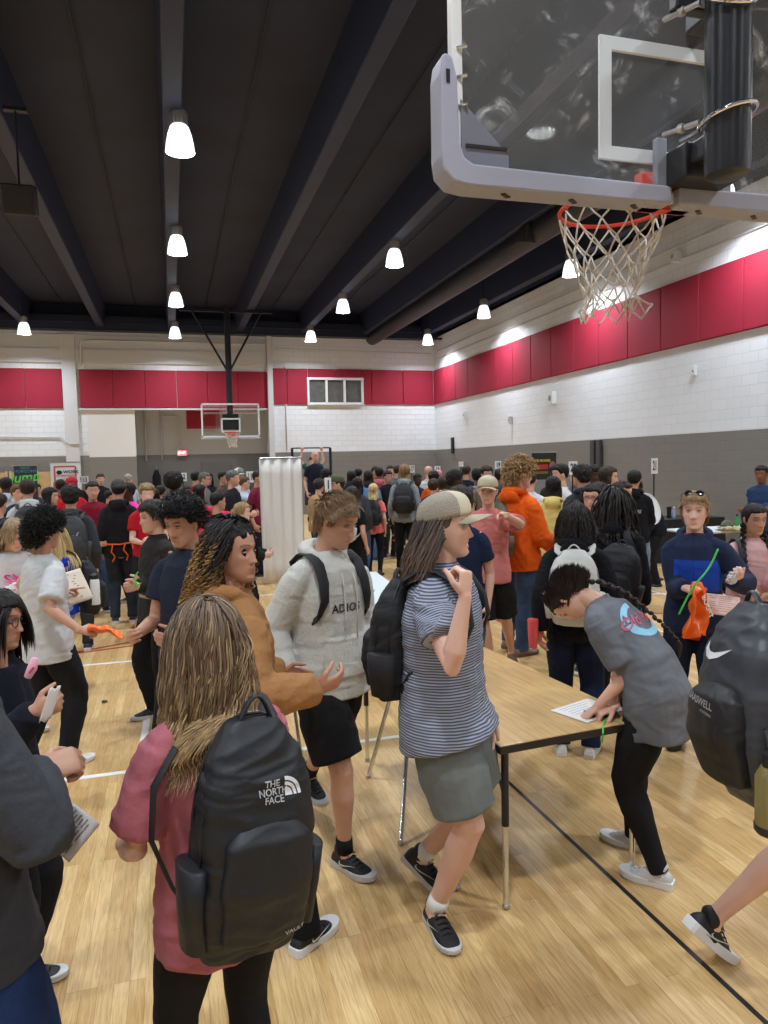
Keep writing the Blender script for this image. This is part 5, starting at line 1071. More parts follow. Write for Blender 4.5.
# ---- the student at the right edge with the big grey pack
lk = dict(skin='fair', hair=HBR, hairdo=dict(style='short'), top=dict(type='tshirt', col=lin(60, 62, 66), hem=.1), bottom=dict(type='shorts', col=lin(170, 34, 44), len=.85), shoes=dict(up=lin(22, 22, 25), sole=lin(214, 214, 216), swoosh=lin(190, 190, 192), solez=.036),
          pack=dict(h=.60, w=.37, d=.27, col=lin(46, 48, 54), mat=mat('slate_coated', lin(52, 55, 62), .45, bump=.25, bscale=14.), mat2=mat('black_coated', lin(24, 25, 28), .5, bump=.3, bscale=16.), shift=(-.02, 0, -.13), roll=-.12, tilt=.03, vox=.007, handle=.06, seed=6, label='large charcoal backpack with white check mark logo at the right edge'))
k = KP['right'] = person(842, 462, 2.45, 128, 'student in red shorts walking off at the right edge, mostly outside the frame', lk, dict(footL=('fl', 712, 962, .085), tiltL=.75, fyawL=.1, kneeL=(0, 1, -.2), footR=(.1, .38, 0), handL=(-.33, -.02, .92)), VF, FG, H=1.80)
pk = k.pack; T = k.packT; bagm = [c for c in pk.children if c.name.startswith('bag_body')][0]; pocm = [c for c in pk.children if c.name.startswith('front_pocket')][0]
sw = MB(); top = [(-.05, .030), (-.040, .012), (-.03, .004), (-.012, .002), (.02, .008), (.06, .018)]; bot = [(-.05, .030), (-.056, .008), (-.046, -.010), (-.024, -.016), (.01, -.008), (.06, .018)]
top = [(a*1.35, b*1.35) for a, b in top]; bot = [(a*1.35, b*1.35) for a, b in bot]
for i in range(5): sw.add([(*top[i], 0), (*top[i+1], 0), (*bot[i+1], 0), (*bot[i], 0)], [(0, 1, 2, 3)])
on_pack(T, bagm, sw.mesh('logo', [M_LOGO], False), -.02, .155, M_LOGO, .004)
on_pack(T, pocm, text_mesh('BRASWELL', .034, .0004, True), -.015, .01, mat('logo_grey', lin(190, 192, 196), .6), rot=-.12)
on_pack(T, pocm, text_mesh('FOOTBALL', .013, .0004, True), .03, -.022, mat('logo_grey'), rot=-.12)
# ---- boy in the navy and blue fleece holding an orange bag
def f_blue(Q, arm, V):
    C = np.tile(np.array(lin(22, 34, 66)), (len(V), 1)); m_ = (arm == 0) & (Q[:, 1] > 0) & (Q[:, 2] > .16) & (Q[:, 2] < .37); C[m_] = lin(20, 66, 170); return C
lk = dict(skin='fair', hair=lin(132, 104, 74), brow=lin(120, 92, 66), hairdo=dict(style='short', th=.010, top=.016, strands=[dict(n=1900, len=.09, mode='forward', sweep=.3, seg=8, grav=.1, w=.0018, thick=.006, lift=.005, col=lin(128, 100, 70), tip=lin(172, 142, 104), cvar=.3, lims=(.05, -.01, -.07), lowlen=.4, seed=2)]),
          top=dict(type='hoodie', col=(1, 1, 1), mat=mat('fleece_blocks', attr='Col', rough=.95, bump=.3, bscale=60.), paint=f_blue, hem=.13, seed=41, amp=.006, zip=1), under=dict(type='tshirt', col=lin(170, 36, 40), hem=.165, sleeve=.3, ease=.3), bottom=dict(type='jeans', col=lin(26, 34, 54)), shoes=SNB, glasses=dict(m=M_BLACK, dz=.080, dy=.004, tilt=.45, lens=mat('dark_lens', (.01, .01, .012), .1), big=1.05))
k = KP['blue'] = person(695, 494, 4.85, -4, 'boy in navy and blue fleece with sunglasses on his head, holding an orange bag', lk, dict(hs=1.07, head=(0, -.03), handR=('px', 686, 588, 4.62), handL=('px', 731, 580, 4.55), fdR=('dir', .5, -.7, -.2), fdL=('dir', -.2, -.9, .3), pnR=('dir', .3, .4, -.8), pnL=('dir', -.2, .2, 1), curlR=.9, curlL=.6, footR=(.1, 0, 0), footL=(-.13, .05, 0)), .006, FG)
# ---- girl in the pale pink sweatshirt at the right edge
lk = dict(skin='tan', hair=lin(30, 23, 22), hairdo=dict(style='braid', th=.010, top=.012), top=dict(type='long', col=lin(206, 164, 164), hem=.14, seed=14, amp=.007, ease=2.2), bottom=dict(type='jeans', col=lin(90, 110, 140)), shoes=SNW,
          pack=dict(h=.42, w=.29, d=.15, col=BK, label='black backpack on the girl in the pale pink sweatshirt'))
k = KP['rose'] = person(752, 504, 5.25, 22, 'girl in pale pink sweatshirt with dark braids at the right edge', lk, dict(head=(.15, .08), handR=('px', 757, 600, 4.95), handL=('px', 775, 585, 4.95), fdR=('dir', .8, -.3, .5), curlR=.8, curlL=.8), .006, FG)
O, Rm = k.M[:3, 3], k.M[:3, :3]
for q in (1, -1):
    mb = MB(); cv = np.array([O+Rm@np.array([q*.075, -.02, -.03]), O+Rm@np.array([q*.085, .0, -.12]), k.Sh+k.rt*q*.10+k.fw*.11-k.up*.02, k.C+k.rt*q*.10+k.fw*.155+k.up*.0, k.C+k.rt*q*.10+k.fw*.16-k.up*.10]); tt = np.linspace(0, 1, 22); path = np.stack([np.interp(tt, np.linspace(0, 1, 5), cv[:, i]) for i in range(3)], 1)
    for i, p_ in enumerate(path):
        w_ = .019*(1-.4*tt[i]); sg = 1 if i % 2 else -1; mb.ell((p_+k.rt*sg*w_*.4)*k.s, (w_*k.s, w_*.8*k.s, w_*1.1*k.s), rotm((0, 1, 0), sg*.6), 10, 8)
    mb.C = [np.tile(np.array(lin(28, 22, 21)), (mb.n, 1))]; mb.build('braid', M_HAIRB, [c for c in k.root.children if c.name.startswith('hair')][0], True, auto=False)
# ---- boy in the white tee at the left, curly black hair
lk = dict(skin='tan', hair=lin(16, 14, 15), hairdo=dict(style='curly', th=.034, top=.046, na=.007, nf=55., strands=[dict(n=1500, len=.045, mode='out', seg=12, wave=.010, wlen=.018, coherent=0., w=.0030, thick=.02, lift=.02, grav=.2, col=lin(17, 15, 15), cvar=.5, lims=(.045, .0, -.07), seed=6)]),
          top=dict(type='tshirt', col=lin(196, 198, 200), hem=.17, sleeve=.86, seed=19, amp=.006, ease=1.4, flare=1.06, cuffr=.02), bottom=dict(type='jeans', col=lin(30, 31, 36), loose=1.06), shoes=dict(up=lin(208, 206, 204), sole=lin(222, 220, 216), lace=lin(225, 225, 225), solez=.03))
k = KP['tee'] = person(40, 514, 4.70, 118, 'boy in plain white tee with curly black hair holding an orange bag at the left', lk, dict(head=(.1, .05), handR=('px', 80, 630, 4.45), fdR=('dir', 1, .1, -.2), pnR=('dir', 0, .6, -.6), curlR=.8, elbR=('dir', -.6, -.5, -.6), handL=('px', 62, 592, 4.9), fdL=('dir', 1, 0, .15), pnL=('dir', 0, -.3, -1), curls=None, curlsL=[.05, .9, 1., 1.], elbL=('dir', -.3, .6, -.8), footR=('fl', 68, 766), fyawR=-.15, footL=(-.12, -.15, 0)), .0055, FG)
# ---- blonde girl in the blue tee behind him
lk = dict(skin='pale', hair=HBL, hairdo=dict(style='long', len=.40, wd=.09, strands=[dict(n=700, len=.42, mode='down', seg=14, w=.003, thick=.02, col=lin(190, 160, 108), tip=lin(222, 198, 150), cvar=.25, lims=(.055, -.03, -.09), seed=3, colls=[((0, -.02, 1.27), (.20, .15, .20))])]), top=dict(type='tshirt', col=lin(24, 48, 168), hem=.10, sleeve=.7, seed=3), bottom=dict(type='jeans', col=lin(122, 150, 182), loose=1.2, len=1.9), shoes=dict(up=lin(96, 60, 42), sole=lin(70, 46, 34)),
          pack=dict(h=.52, w=.34, d=.22, col=lin(18, 19, 23), shift=(0, 0, -.14), label='black backpack with white bottle in its side pocket on the blonde girl'))
k = KP['blonde'] = person(60, 523, 6.3, -84, 'blonde girl in bright blue tee and light jeans behind the boy in the white tee', lk, dict(head=(.1, .35), handL=(-.05, .33, 1.12), handR=(.10, .36, 1.08), fdR=(-.2, 1, .1), curlR=.8), .008)
T = k.packT; mb = MB(); c = T((-.175, -.02, -.02)); r = thing('water_bottle', 'white water bottle with black lid in the side pocket of a black backpack', 'bottle', k.world(tuple(np.array(c)/k.s))*0+np.array(k.pack.matrix_basis@Vector(c)))
bz = 0.; mb.lathe([(0, -.12), (.038, -.12), (.040, -.11), (.040, .08), (.034, .10), (0, .10)], n=24); mb.build('flask', mat('bottle_white', lin(220, 220, 222), .35), r, True); mb = MB(); mb.lathe([(0, .10), (.034, .10), (.034, .135), (.02, .15), (0, .15)], n=24); mb.build('lid', M_BLACK, r, True)
# ---- girl in the white sweatshirt with pink print at the left edge
lk = dict(skin='pale', hair=lin(140, 116, 90), hairdo=dict(style='short', th=.012, strands=[dict(n=900, len=.14, mode='down', seg=8, w=.0026, thick=.01, col=lin(140, 114, 86), tip=lin(170, 144, 110), cvar=.3, lims=(.058, -.02, -.08), seed=7, part=.0)]), top=dict(type='long', col=lin(214, 210, 210), hem=.12, seed=33, ease=2., amp=.006), bottom=dict(type='pants', col=lin(60, 56, 60), loose=1.1), shoes=SNW)
k = KP['print'] = person(10, 517, 5.4, 18, 'girl in white sweatshirt with pink print looking down at the left edge', lk, dict(head=(.05, .45), **ARMS['phone']), .0065)
for i, t_ in enumerate(('SMU', 'LOVE')): deco(k, 'shirt', t_, .085 if i == 0 else .07, mat('print_hot_pink', lin(240, 60, 160), .8), 'chest_print', (.0, .5, 1.27-.085*i), (-1, 0, 0), (0, 0, 1), 1.25)
# ---- student with glasses low at the left edge
lk = dict(skin='tan', hair=HB, hairdo=dict(style='long', len=.22, strands=[dict(n=900, len=.25, mode='down', seg=12, w=.0025, thick=.012, col=lin(20, 16, 16), cvar=.4, lims=(.055, -.02, -.09), seed=5)]), top=dict(type='hoodie', col=lin(24, 27, 38), hem=.12, seed=6), bottom=dict(type='jeans', col=lin(30, 32, 40)), shoes=SN, glasses=dict(m=M_BLACK))
k = KP['glasses'] = person(-12, 592, 2.62, 62, 'student with glasses and black hair in dark navy hoodie, low at the left edge', lk, dict(head=(-.05, .05), handL=('px', 3, 668, 2.6), fdL=('dir', 0, 0, 1), pnL=('dir', -1, .2, 0), curlL=.9, elbL=('dir', .1, .2, -1), handR=('px', 34, 712, 2.35), fdR=('dir', 1, -.1, .35), pnR=('dir', 0, 1, 0), curlR=1., elbR=('dir', -.2, -.2, -1)), .005, FG)
# ---- person cut by the left edge in dark grey
lk = dict(skin='tan', hair=HB, hairdo=dict(style='short'), top=dict(type='long', col=lin(52, 54, 60), hem=.10, flare=1.12, seed=44, ease=1.6, amp=.006, mat=mat('charcoal_knit', lin(50, 52, 58), .92, bump=.3, bscale=50., var=.1, vscale=8.)), bottom=dict(type='jeans', col=lin(34, 56, 104), hips=1.02, loose=1.02), shoes=SN)
k = KP['edge'] = person(-80, 535, 1.60, 112, 'person in dark charcoal long sleeve and blue jeans cut off by the left edge', lk, dict(fat=1.08, handR=('px', 36, 772, 1.74), fdR=('dir', 1, .4, .1), pnR=('dir', -.2, .5, -.8), curlR=.8, elbR=('dir', .6, -.7, -1), handL=(-.1, .14, 1.1)), .005, FG)
# ---- two boys between
def f_rugby(Q, arm, V):
    z = Q[:, 2]; C = np.tile(np.array(lin(30, 26, 24)), (len(V), 1)); m_ = ((z > .16) & (z < .20)) | ((z > .235) & (z < .255)) | ((z > .08) & (z < .10)); C[m_ & (arm == 0)] = lin(168, 150, 120)
    return C
lk = dict(skin='light', hair=lin(40, 32, 28), hairdo=dict(style='short', th=.012, top=.028, strands=[dict(n=900, len=.05, mode='forward', seg=7, w=.0026, thick=.022, col=lin(38, 30, 27), cvar=.5, lims=(.05, .0, -.055), seed=5)]), top=dict(type='long', col=(1, 1, 1), mat=mat('rugby_knit', attr='Col', rough=.9), paint=f_rugby, hem=.12, seed=15, ease=2., collar=1), bottom=dict(type='pants', col=BK, loose=1.1), shoes=dict(up=lin(34, 34, 38), sole=lin(196, 196, 196)))
k = KP['rugby'] = person(156, 502, 5.5, -62, 'boy in dark rugby shirt with cream stripes looking left', lk, dict(head=(-.1, .05), handR=('px', 138, 586, 5.35), fdR=('dir', -1, -.2, 0), handL=('px', 143, 583, 5.5), fdL=('dir', -1, 0, 0), curlR=.9, curlL=.9, footR=('fl', 154, 716), footL=(-.1, -.1, 0)), .006, FG)
lk = dict(skin='tan', hair=lin(18, 15, 15), browk=1., stubble=.5, hairdo=dict(style='curly', th=.016, top=.040, na=.004, nf=90., strands=[dict(n=1200, len=.035, mode='out', seg=6, wave=.006, wlen=.02, coherent=0., w=.0024, thick=.03, lift=.01, grav=.1, col=lin(18, 15, 15), cvar=.5, lims=(.045, .012, -.05), seed=6)]), top=dict(type='tshirt', col=lin(36, 42, 58), hem=.12, seed=16, ease=1.6), bottom=dict(type='pants', col=BK), shoes=SN)
k = KP['navy'] = person(188, 499, 3.95, -36, 'young man with high dark hair and thin moustache in navy tee', lk, dict(head=(-.05, .22), **ARMS['hold']), .0055, FG)
# ---- pointing boy, orange hoodie, white backpack, long locs
M_CAM = mat('camo_drab', lin(96, 98, 78), .9, var=.4, vscale=14.)
lk = dict(skin='light', hair=HBR, hairdo=dict(style='cap'), top=dict(type='tshirt', col=lin(196, 116, 112), hem=.10, sleeve=.8, seed=20, ease=1.6), bottom=dict(type='shorts', col=BK), shoes=dict(up=lin(120, 96, 72), sole=lin(90, 70, 54)), cap=dict(kind='cap', mesh=mat('cap_tan', lin(188, 176, 150), .9), front=mat('cap_tan_front', lin(196, 186, 160), .9), brim=mat('cap_tan')),)
k = KP['point'] = person(488, 478, 6.6, -6, 'boy in coral tee and tan cap pointing at the camera', lk, dict(head=(0, -.02), handL=('px', 503, 514, 6.15), fdL=('dir', -.25, -1, .1), pnL=('dir', 0, 0, -1), curlsL=[.05, .95, 1., 1.], elbL=('dir', 1, .2, -.5), handR=(.2, .12, 1.0), footR=('fl', 492, 672), footL=('fl', 512, 664)), .0065)
lk = dict(skin='fair', hair=lin(150, 118, 78), hairdo=dict(style='curly', th=.024, top=.036, na=.006, nf=50., strands=[dict(n=900, len=.06, mode='out', seg=9, wave=.008, wlen=.03, coherent=.2, w=.003, thick=.02, lift=.012, grav=.25, col=lin(146, 114, 76), tip=lin(190, 156, 108), cvar=.4, lims=(.045, -.02, -.08), seed=6)]), top=dict(type='hoodie', col=lin(226, 92, 22), hem=.12, seed=22, amp=.009, ease=1.3), bottom=dict(type='jeans', col=lin(62, 84, 120)), shoes=dict(up=lin(132, 104, 80), sole=lin(96, 74, 56)),
          pack=dict(h=.46, w=.28, d=.16, col=lin(82, 84, 66), mat=M_CAM, straps=(-1,), shift=(-.05, .0, -.06), label='drab camo backpack slung on the boy in the orange hoodie'))
k = KP['orange'] = person(517, 461, 7.0, 140, 'tall boy in bright orange hoodie with curly blond hair turned away', lk, dict(head=(-.5, .05), handR=(.2, .25, 1.0), footR=('fl', 522, 656), footL=('fl', 508, 650)), .0065)
lk = dict(skin='tan', hair=lin(26, 21, 21), hairdo=dict(style='long', len=.17, wd=.08, strands=[dict(n=900, len=.17, mode='down', seg=12, w=.003, wave=.006, wlen=.06, coherent=.2, thick=.02, col=lin(28, 22, 22), cvar=.5, lims=(.055, -.03, -.09), seed=3)]), top=dict(type='hoodie', col=lin(18, 18, 24), hem=.12, seed=24), bottom=dict(type='jeans', col=lin(22, 32, 58), loose=1.15), shoes=SNW,
          pack=dict(h=.46, w=.32, d=.20, col=lin(196, 196, 190), mat=mat('pack_white_nylon', lin(194, 195, 190), .6, bump=.3, bscale=20.), zipc=lin(120, 122, 122), shift=(0, 0, .0), vox=.007, label='off-white backpack with padded straps on the person in the black hoodie'))
k = KP['whitepack'] = person(575, 504, 4.75, 178, 'person in black hoodie with dark wavy hair seen from behind, off-white backpack', lk, dict(handL=('px', 540, 630, 4.7), handR=(.22, .15, 1.0)), .0065)
for i, t_ in enumerate(('TRADITION', 'GAMES')): deco(k, 'hoodie', t_, .035, mat('print_dull', lin(120, 122, 126), .8), 'back_print', (.0, -.5, 1.30-.05*i), (1, 0, 0), (0, 0, 1), 1.1)
lk = dict(skin='dark', hair=HB, hairdo=dict(style='dreads', len=.25, wd=.11, th=.022, strands=[dict(n=170, len=.30, mode='down', seg=12, w=.0065, thick=.03, lift=.015, col=lin(22, 18, 18), tip=lin(34, 26, 24), cvar=.5, lims=(.05, -.03, -.09), wave=.004, seed=3, colls=[((0, -.02, 1.27), (.20, .15, .20))])]), top=dict(type='hoodie', col=lin(20, 21, 26), hem=.12, hood=True), bottom=dict(type='pants', col=BK), shoes=SNB,
          pack=dict(h=.46, w=.34, d=.20, col=lin(22, 23, 27), shift=(.07, 0, -.10), roll=.15, label='black school backpack with keychains on the person with long locs'))
k = KP['locs'] = person(614, 490, 5.5, 168, 'person with shoulder length black locs in black clothes seen from behind', lk, dict(head=(.3, 0)), .0075)
T = k.packT
for i, (x, z, c) in enumerate(((-.15, -.02, lin(222, 206, 196)), (-.11, -.17, lin(196, 186, 214)))):
    w_ = np.array(k.pack.matrix_basis@Vector(T((x, -.15, z)))); r = thing('plush_keychain', ['small pale round keychain on the upper side of a black school backpack', 'small lilac keychain on the lower side of a black school backpack'][i], 'keychain', w_)
    mb = MB(); mb.ell((0, -.01, 0), (.026, .02, .03), None, 14, 10); mb.ell((-.012, -.01, .034), (.011, .01, .013), None, 10, 6); mb.ell((.014, -.01, .034), (.011, .01, .013), None, 10, 6); mb.build('plush_body', cloth(c), r, True, auto=False); mb = MB(); mb.tube([(0, 0, .03), (.004, .01, .08)], .003, 6); mb.build('cord', cloth(lin(200, 180, 60)), r, True)
# ================================================================== the crowd at the far tables
GB = 'students crowding at the far tables'
def lk_(skin, hair, style, top, bottom, pack=None, shoes=SN, **kw):
    hd = dict(style=style); hd.update(kw.pop('hd', {}))
    d = dict(skin=skin, hair=hair, hairdo=hd, top=dict(type=top[0], col=top[1], hem=.11, seed=rnd.randint(1, 99), **(top[2] if len(top) > 2 else {})), bottom=dict(type=bottom[0], col=bottom[1]), shoes=shoes)
    if pack: d['pack'] = dict(h=.45, w=.32, d=.18, col=pack[0], vox=.014, label=pack[1])
    d.update(kw); return d
JN = lin(66, 88, 122); JL = lin(128, 150, 176); JD = lin(34, 42, 60)
C = [
 # u, v, Z, th, label, look, arms
 (5, 478, 11.5, 165, 'student with short black hair in pale grey hoodie at the far left', lk_('dark', HB, 'short', ('hoodie', lin(178, 184, 196)), ('jeans', JD)), None),
 (-3, 494, 8.0, 150, 'student in dark teal jacket cut by the left edge, backpack on', lk_('light', HD, 'short', ('jacket', lin(28, 40, 46)), ('jeans', JD), ((.015, .022, .028), 'dark teal backpack at the far left edge')), None),
 (14, 479, 13.5, 20, 'student with dark hair behind the brown haired boy, left of the dark banner', lk_('brown', HB, 'short', ('tshirt', lin(60, 62, 70)), ('pants', BK)), None),
 (17, 485, 10.5, 30, 'brown haired boy in navy jacket with red collar near the left edge', lk_('light', HBR, 'short', ('jacket', lin(34, 38, 56), dict(hood=False)), ('jeans', JN), hd=dict(th=.014, top=.022)), 'hold'),
 (27, 480, 8.9, 178, 'student in pale grey hoodie with black pack below the dark banner, from behind', lk_('tan', HD, 'short', ('hoodie', lin(186, 190, 188)), ('jeans', JN), ((.02, .021, .025), 'black backpack with white check mark on the pale grey hoodie at left'), hd=dict(th=.012)), None),
 (48, 488, 9.6, 70, 'girl with long dark hair in a black top under the white framed banner', lk_('light', HB, 'long', ('long', BK), ('pants', BK), hd=dict(len=.3)), 'phone'),
 (71, 478, 11.8, 10, 'man in red cap and red shirt below the white framed banner', lk_('brown', HB, 'short', ('tshirt', lin(190, 34, 44)), ('jeans', JD), cap=dict(kind='cap', mesh=mat('cap_red', lin(176, 34, 48), .9), front=mat('cap_red'), brim=mat('cap_red'))), None),
 (70, 487, 7.8, 176, 'student with black hair in charcoal hoodie and white printed pack, from behind', lk_('tan', HB, 'curly', ('hoodie', lin(56, 58, 62)), ('pants', lin(40, 42, 46)), ((.03, .032, .036), 'charcoal backpack with a white scribble graphic and red tab'), hd=dict(th=.02, top=.03)), None),
 (76, 475, 14.9, -10, 'dark haired man in black behind the man in the red cap', lk_('tan', HB, 'short', ('long', BK), ('pants', BK)), None),
 (92, 482, 9.9, 6, 'boy with short dark hair and a maroon and white striped top facing the camera', lk_('light', HD, 'stubble', ('jacket', lin(48, 48, 50), dict(hood=False)), ('jeans', JN), under=dict(type='tshirt', col=lin(130, 26, 44), hem=.14, sleeve=.3, ease=2.6)), 'hold'),
 (100, 474, 17.0, 12, 'bearded man in a black polo standing against the grey panel', lk_('light', HD, 'short', ('polo', BK), ('pants', BK), stubble=1.2), None),
 (118, 481, 9.2, 176, 'person in black hoodie and grey beanie with orange string at the waist, from behind', lk_('tan', HB, 'short', ('hoodie', lin(26, 27, 34)), ('jeans', lin(44, 50, 62)), cap=dict(kind='beanie', col=lin(66, 68, 70))), None),
 (128, 475, 16.4, 0, 'man in pale grey cap and light blue shirt behind the girl in pink', lk_('light', HGY, 'cap', ('polo', lin(168, 184, 204)), ('pants', DKG), cap=dict(kind='cap', mesh=mat('cap_grey', lin(150, 148, 142), .9), front=mat('cap_grey'), brim=mat('cap_grey'))), None),
 (129, 483, 10.6, -50, 'dark skinned girl in a hot pink tee facing left', lk_('dark', HB, 'bun', ('tshirt', lin(232, 60, 160)), ('pants', BK)), 'hold'),
 (146, 485, 8.8, 12, 'boy with curly blond hair in a red shirt and black shorts, looking down', lk_('fair', HLB, 'curly', ('tshirt', lin(176, 26, 40)), ('shorts', BK), hd=dict(th=.018, top=.03)), 'hold'),
 (173, 474, 9.9, 178, 'student with round black afro in black jacket with white letters, from behind', lk_('dark', HB, 'afro', ('jacket', lin(22, 23, 28), dict(hood=False)), ('jeans', JD), ((.02, .02, .024), 'black backpack on the student with the round afro')), None),
 (160, 486, 12.5, 160, 'dark haired student between the blond boy and the afro, from behind', lk_('tan', HB, 'short', ('hoodie', lin(32, 33, 38)), ('pants', BK)), None),
 (153, 489, 11.2, 150, 'small student with long black hair behind the boy in the rugby shirt', lk_('brown', HB, 'long', ('long', lin(40, 40, 46)), ('pants', BK), hd=dict(len=.25)), None),
 (186, 486, 13.0, 30, 'dark haired girl in grey standing right of the afro', lk_('brown', HB, 'long', ('long', lin(70, 70, 76)), ('jeans', JD), hd=dict(len=.25)), None),
 (195, 472, 14.5, 160, 'student in red and white jersey, left of the grey haired woman', lk_('tan', HB, 'short', ('tshirt', lin(188, 36, 52)), ('jeans', JD)), None),
 (203, 473, 14.0, 70, 'grey haired woman in glasses and grey tweed near the recess', lk_('light', HGY, 'curly', ('jacket', lin(112, 110, 108), dict(hood=False)), ('pants', DKG), hd=dict(th=.014, top=.022), glasses=dict(m=M_BLACK)), 'hold'),
 (198, 485, 11.0, 120, 'girl with long black hair in a raspberry pink jacket, arm stretched right', lk_('tan', HB, 'long', ('jacket', lin(204, 52, 84), dict(hood=False)), ('pants', BK), hd=dict(len=.36)), 'reachR'),
 (209, 473, 16.5, -10, 'person with long black hair and black shirt against the grey recess wall', lk_('tan', HB, 'long', ('long', lin(30, 30, 34)), ('pants', BK), hd=dict(len=.25)), None),
 (222, 472, 15.3, 60, 'dark haired student just left of the grey haired man in the black suit', lk_('tan', HB, 'short', ('long', lin(90, 70, 62)), ('pants', BK)), None),
 (231, 471, 11.9, 75, 'grey haired man in black suit jacket facing right', lk_('light', lin(96, 94, 92), 'short', ('jacket', BK, dict(hood=False)), ('pants', BK)), 'hold'),
 (238, 469, 14.0, 30, 'person in white and green cap left of the white curtain', lk_('light', HBR, 'cap', ('polo', lin(200, 202, 204)), ('pants', DKG), cap=dict(kind='cap', mesh=mat('cap_white', lin(206, 208, 206), .9), front=mat('cap_moss', lin(120, 134, 118), .9), brim=mat('cap_white'))), None),
 (243, 477, 13.5, 85, 'person in pale blue shirt reaching to the right beside the curtain', lk_('light', HBR, 'short', ('long', lin(178, 192, 216)), ('pants', DKG)), 'reachR'),
 (257, 471, 12.7, 60, 'person in maroon shirt at the left edge of the white curtain', lk_('tan', HD, 'short', ('tshirt', lin(112, 28, 52)), ('jeans', JD)), None),
 (240, 503, 8.2, 82, 'blonde woman with ponytail in a black jacket facing right', lk_('fair', HLB, 'ponytail', ('jacket', lin(26, 27, 32), dict(hood=False)), ('pants', BK)), 'hold'),
 (216, 493, 8.9, 110, 'person with short black hair in a black blazer, turned away to the right', lk_('tan', HB, 'short', ('jacket', lin(24, 25, 30), dict(hood=False)), ('jeans', JN)), 'hold'),
 # right of the curtain
 (312, 463, 19.0, 5, 'man in green shirt hanging from the pull-up bar', lk_('light', HD, 'short', ('tshirt', lin(50, 88, 78)), ('shorts', DKG)), 'up'),
 (315, 469, 16.5, 20, 'bald man in dark navy shirt in front of the pull-up bar', lk_('light', HD, 'bald', ('polo', lin(28, 34, 46)), ('pants', DKG)), None),
 (325, 470, 15.5, 150, 'student with dark hair in a brown top beside the bald man', lk_('tan', HB, 'curly', ('long', lin(60, 48, 44)), ('jeans', JD), hd=dict(th=.02)), None),
 (318, 479, 12.5, 140, 'woman with dark tied hair in a camel coat near the white curtain', lk_('light', HD, 'bun', ('jacket', lin(176, 142, 98), dict(hood=False)), ('jeans', JN)), 'hold'),
 (339, 476, 10.4, -78, 'boy in olive cap and grey tee facing left, black pack on', lk_('light', HD, 'cap', ('tshirt', lin(120, 126, 128)), ('jeans', JN), (BK, 'black backpack on the boy in the olive cap'), cap=dict(kind='cap', mesh=mat('cap_olive', lin(78, 86, 60), .9), front=mat('cap_olive'), brim=mat('cap_olive'))), 'hold'),
 (351, 471, 15.0, 170, 'student with smooth black hair, leftmost of the dark heads by the back wall', lk_('brown', HB, 'long', ('hoodie', lin(40, 42, 48)), ('pants', BK), hd=dict(len=.2)), None),
 (358, 469, 16.8, 160, 'student with black hair and rose top behind the row of dark heads', lk_('tan', HB, 'short', ('tshirt', lin(150, 90, 96)), ('pants', BK)), None),
 (357, 478, 12.2, 165, 'girl with long straight black hair and charcoal top near the blonde girl', lk_('tan', HB, 'long', ('long', lin(60, 60, 64)), ('jeans', JN), hd=dict(len=.34)), None),
 (351, 487, 9.8, 150, 'girl with long brown hair and a white backpack over a black and pink top', lk_('light', HD, 'long', ('tshirt', lin(20, 20, 24)), ('pants', BK), (lin(190, 192, 190), 'white and grey backpack on the girl with long brown hair'), SNW, hd=dict(len=.34)), None),
 (368, 471, 14.4, 175, 'student with black bob and light blue denim jacket, from behind', lk_('tan', HB, 'long', ('jacket', lin(96, 130, 176), dict(hood=False)), ('jeans', JN), hd=dict(len=.2)), None),
 (379, 468, 15.4, 170, 'student with black hair in a salmon pink hoodie, from behind', lk_('brown', HB, 'short', ('hoodie', lin(206, 108, 116)), ('jeans', JN)), None),
 (375, 467, 16.4, 20, 'student with dark hair half hidden behind the salmon pink hoodie', lk_('tan', HB, 'short', ('tshirt', DKG), ('pants', BK)), None),
 (373, 484, 12.6, 172, 'girl with long blonde hair in coral tee and black leggings, from behind', lk_('fair', HBL, 'long', ('tshirt', lin(226, 112, 104)), ('leggings', BK), ((.014, .014, .018), 'black backpack with a small round patch on the blonde girl in coral'), dict(up=lin(70, 52, 46), sole=lin(50, 40, 36)), hd=dict(len=.36)), None),
 (387, 471, 14.9, 30, 'student with dark fringe in a black jacket left of the floral trousers', lk_('tan', HD, 'short', ('jacket', BK, dict(hood=False)), ('pants', BK), hd=dict(th=.014, top=.02)), None),
 (390, 466, 18.0, 10, 'dark haired boy facing the camera by the back wall', lk_('light', HB, 'short', ('tshirt', lin(110, 116, 124)), ('jeans', JD)), None),
 (397, 466, 17.0, 160, 'student with brown hair behind the tall long haired student', lk_('light', HD, 'short', ('tshirt', lin(90, 100, 110)), ('jeans', JD)), None),
 (404, 465, 13.0, 176, 'tall student with long curly light brown hair, grey hoodie and floral trousers', lk_('fair', lin(134, 104, 70), 'long', ('hoodie', lin(134, 140, 142)), ('pants', lin(26, 26, 28)), ((.012, .012, .015), 'black backpack on the tall student in the grey hoodie'), hd=dict(len=.26, na=.010)), None),
 (417, 474, 14.8, 30, 'student with black hair right of the grey hoodie', lk_('dark', HB, 'short', ('tshirt', DKG), ('pants', BK)), None),
 (428, 466, 15.6, 160, 'bald man in a white shirt with his back turned', lk_('light', HD, 'bald', ('long', lin(206, 206, 204)), ('pants', DKG)), None),
 (433, 471, 13.2, 150, 'student with black bun in a burnt orange top', lk_('dark', HB, 'bun', ('tshirt', lin(222, 96, 30)), ('pants', BK)), None),
 (433, 479, 11.8, 168, 'student with round brown hair in navy behind the trucker cap', lk_('tan', HD, 'bun', ('tshirt', lin(30, 34, 48)), ('pants', BK), hd=dict(th=.02)), None),
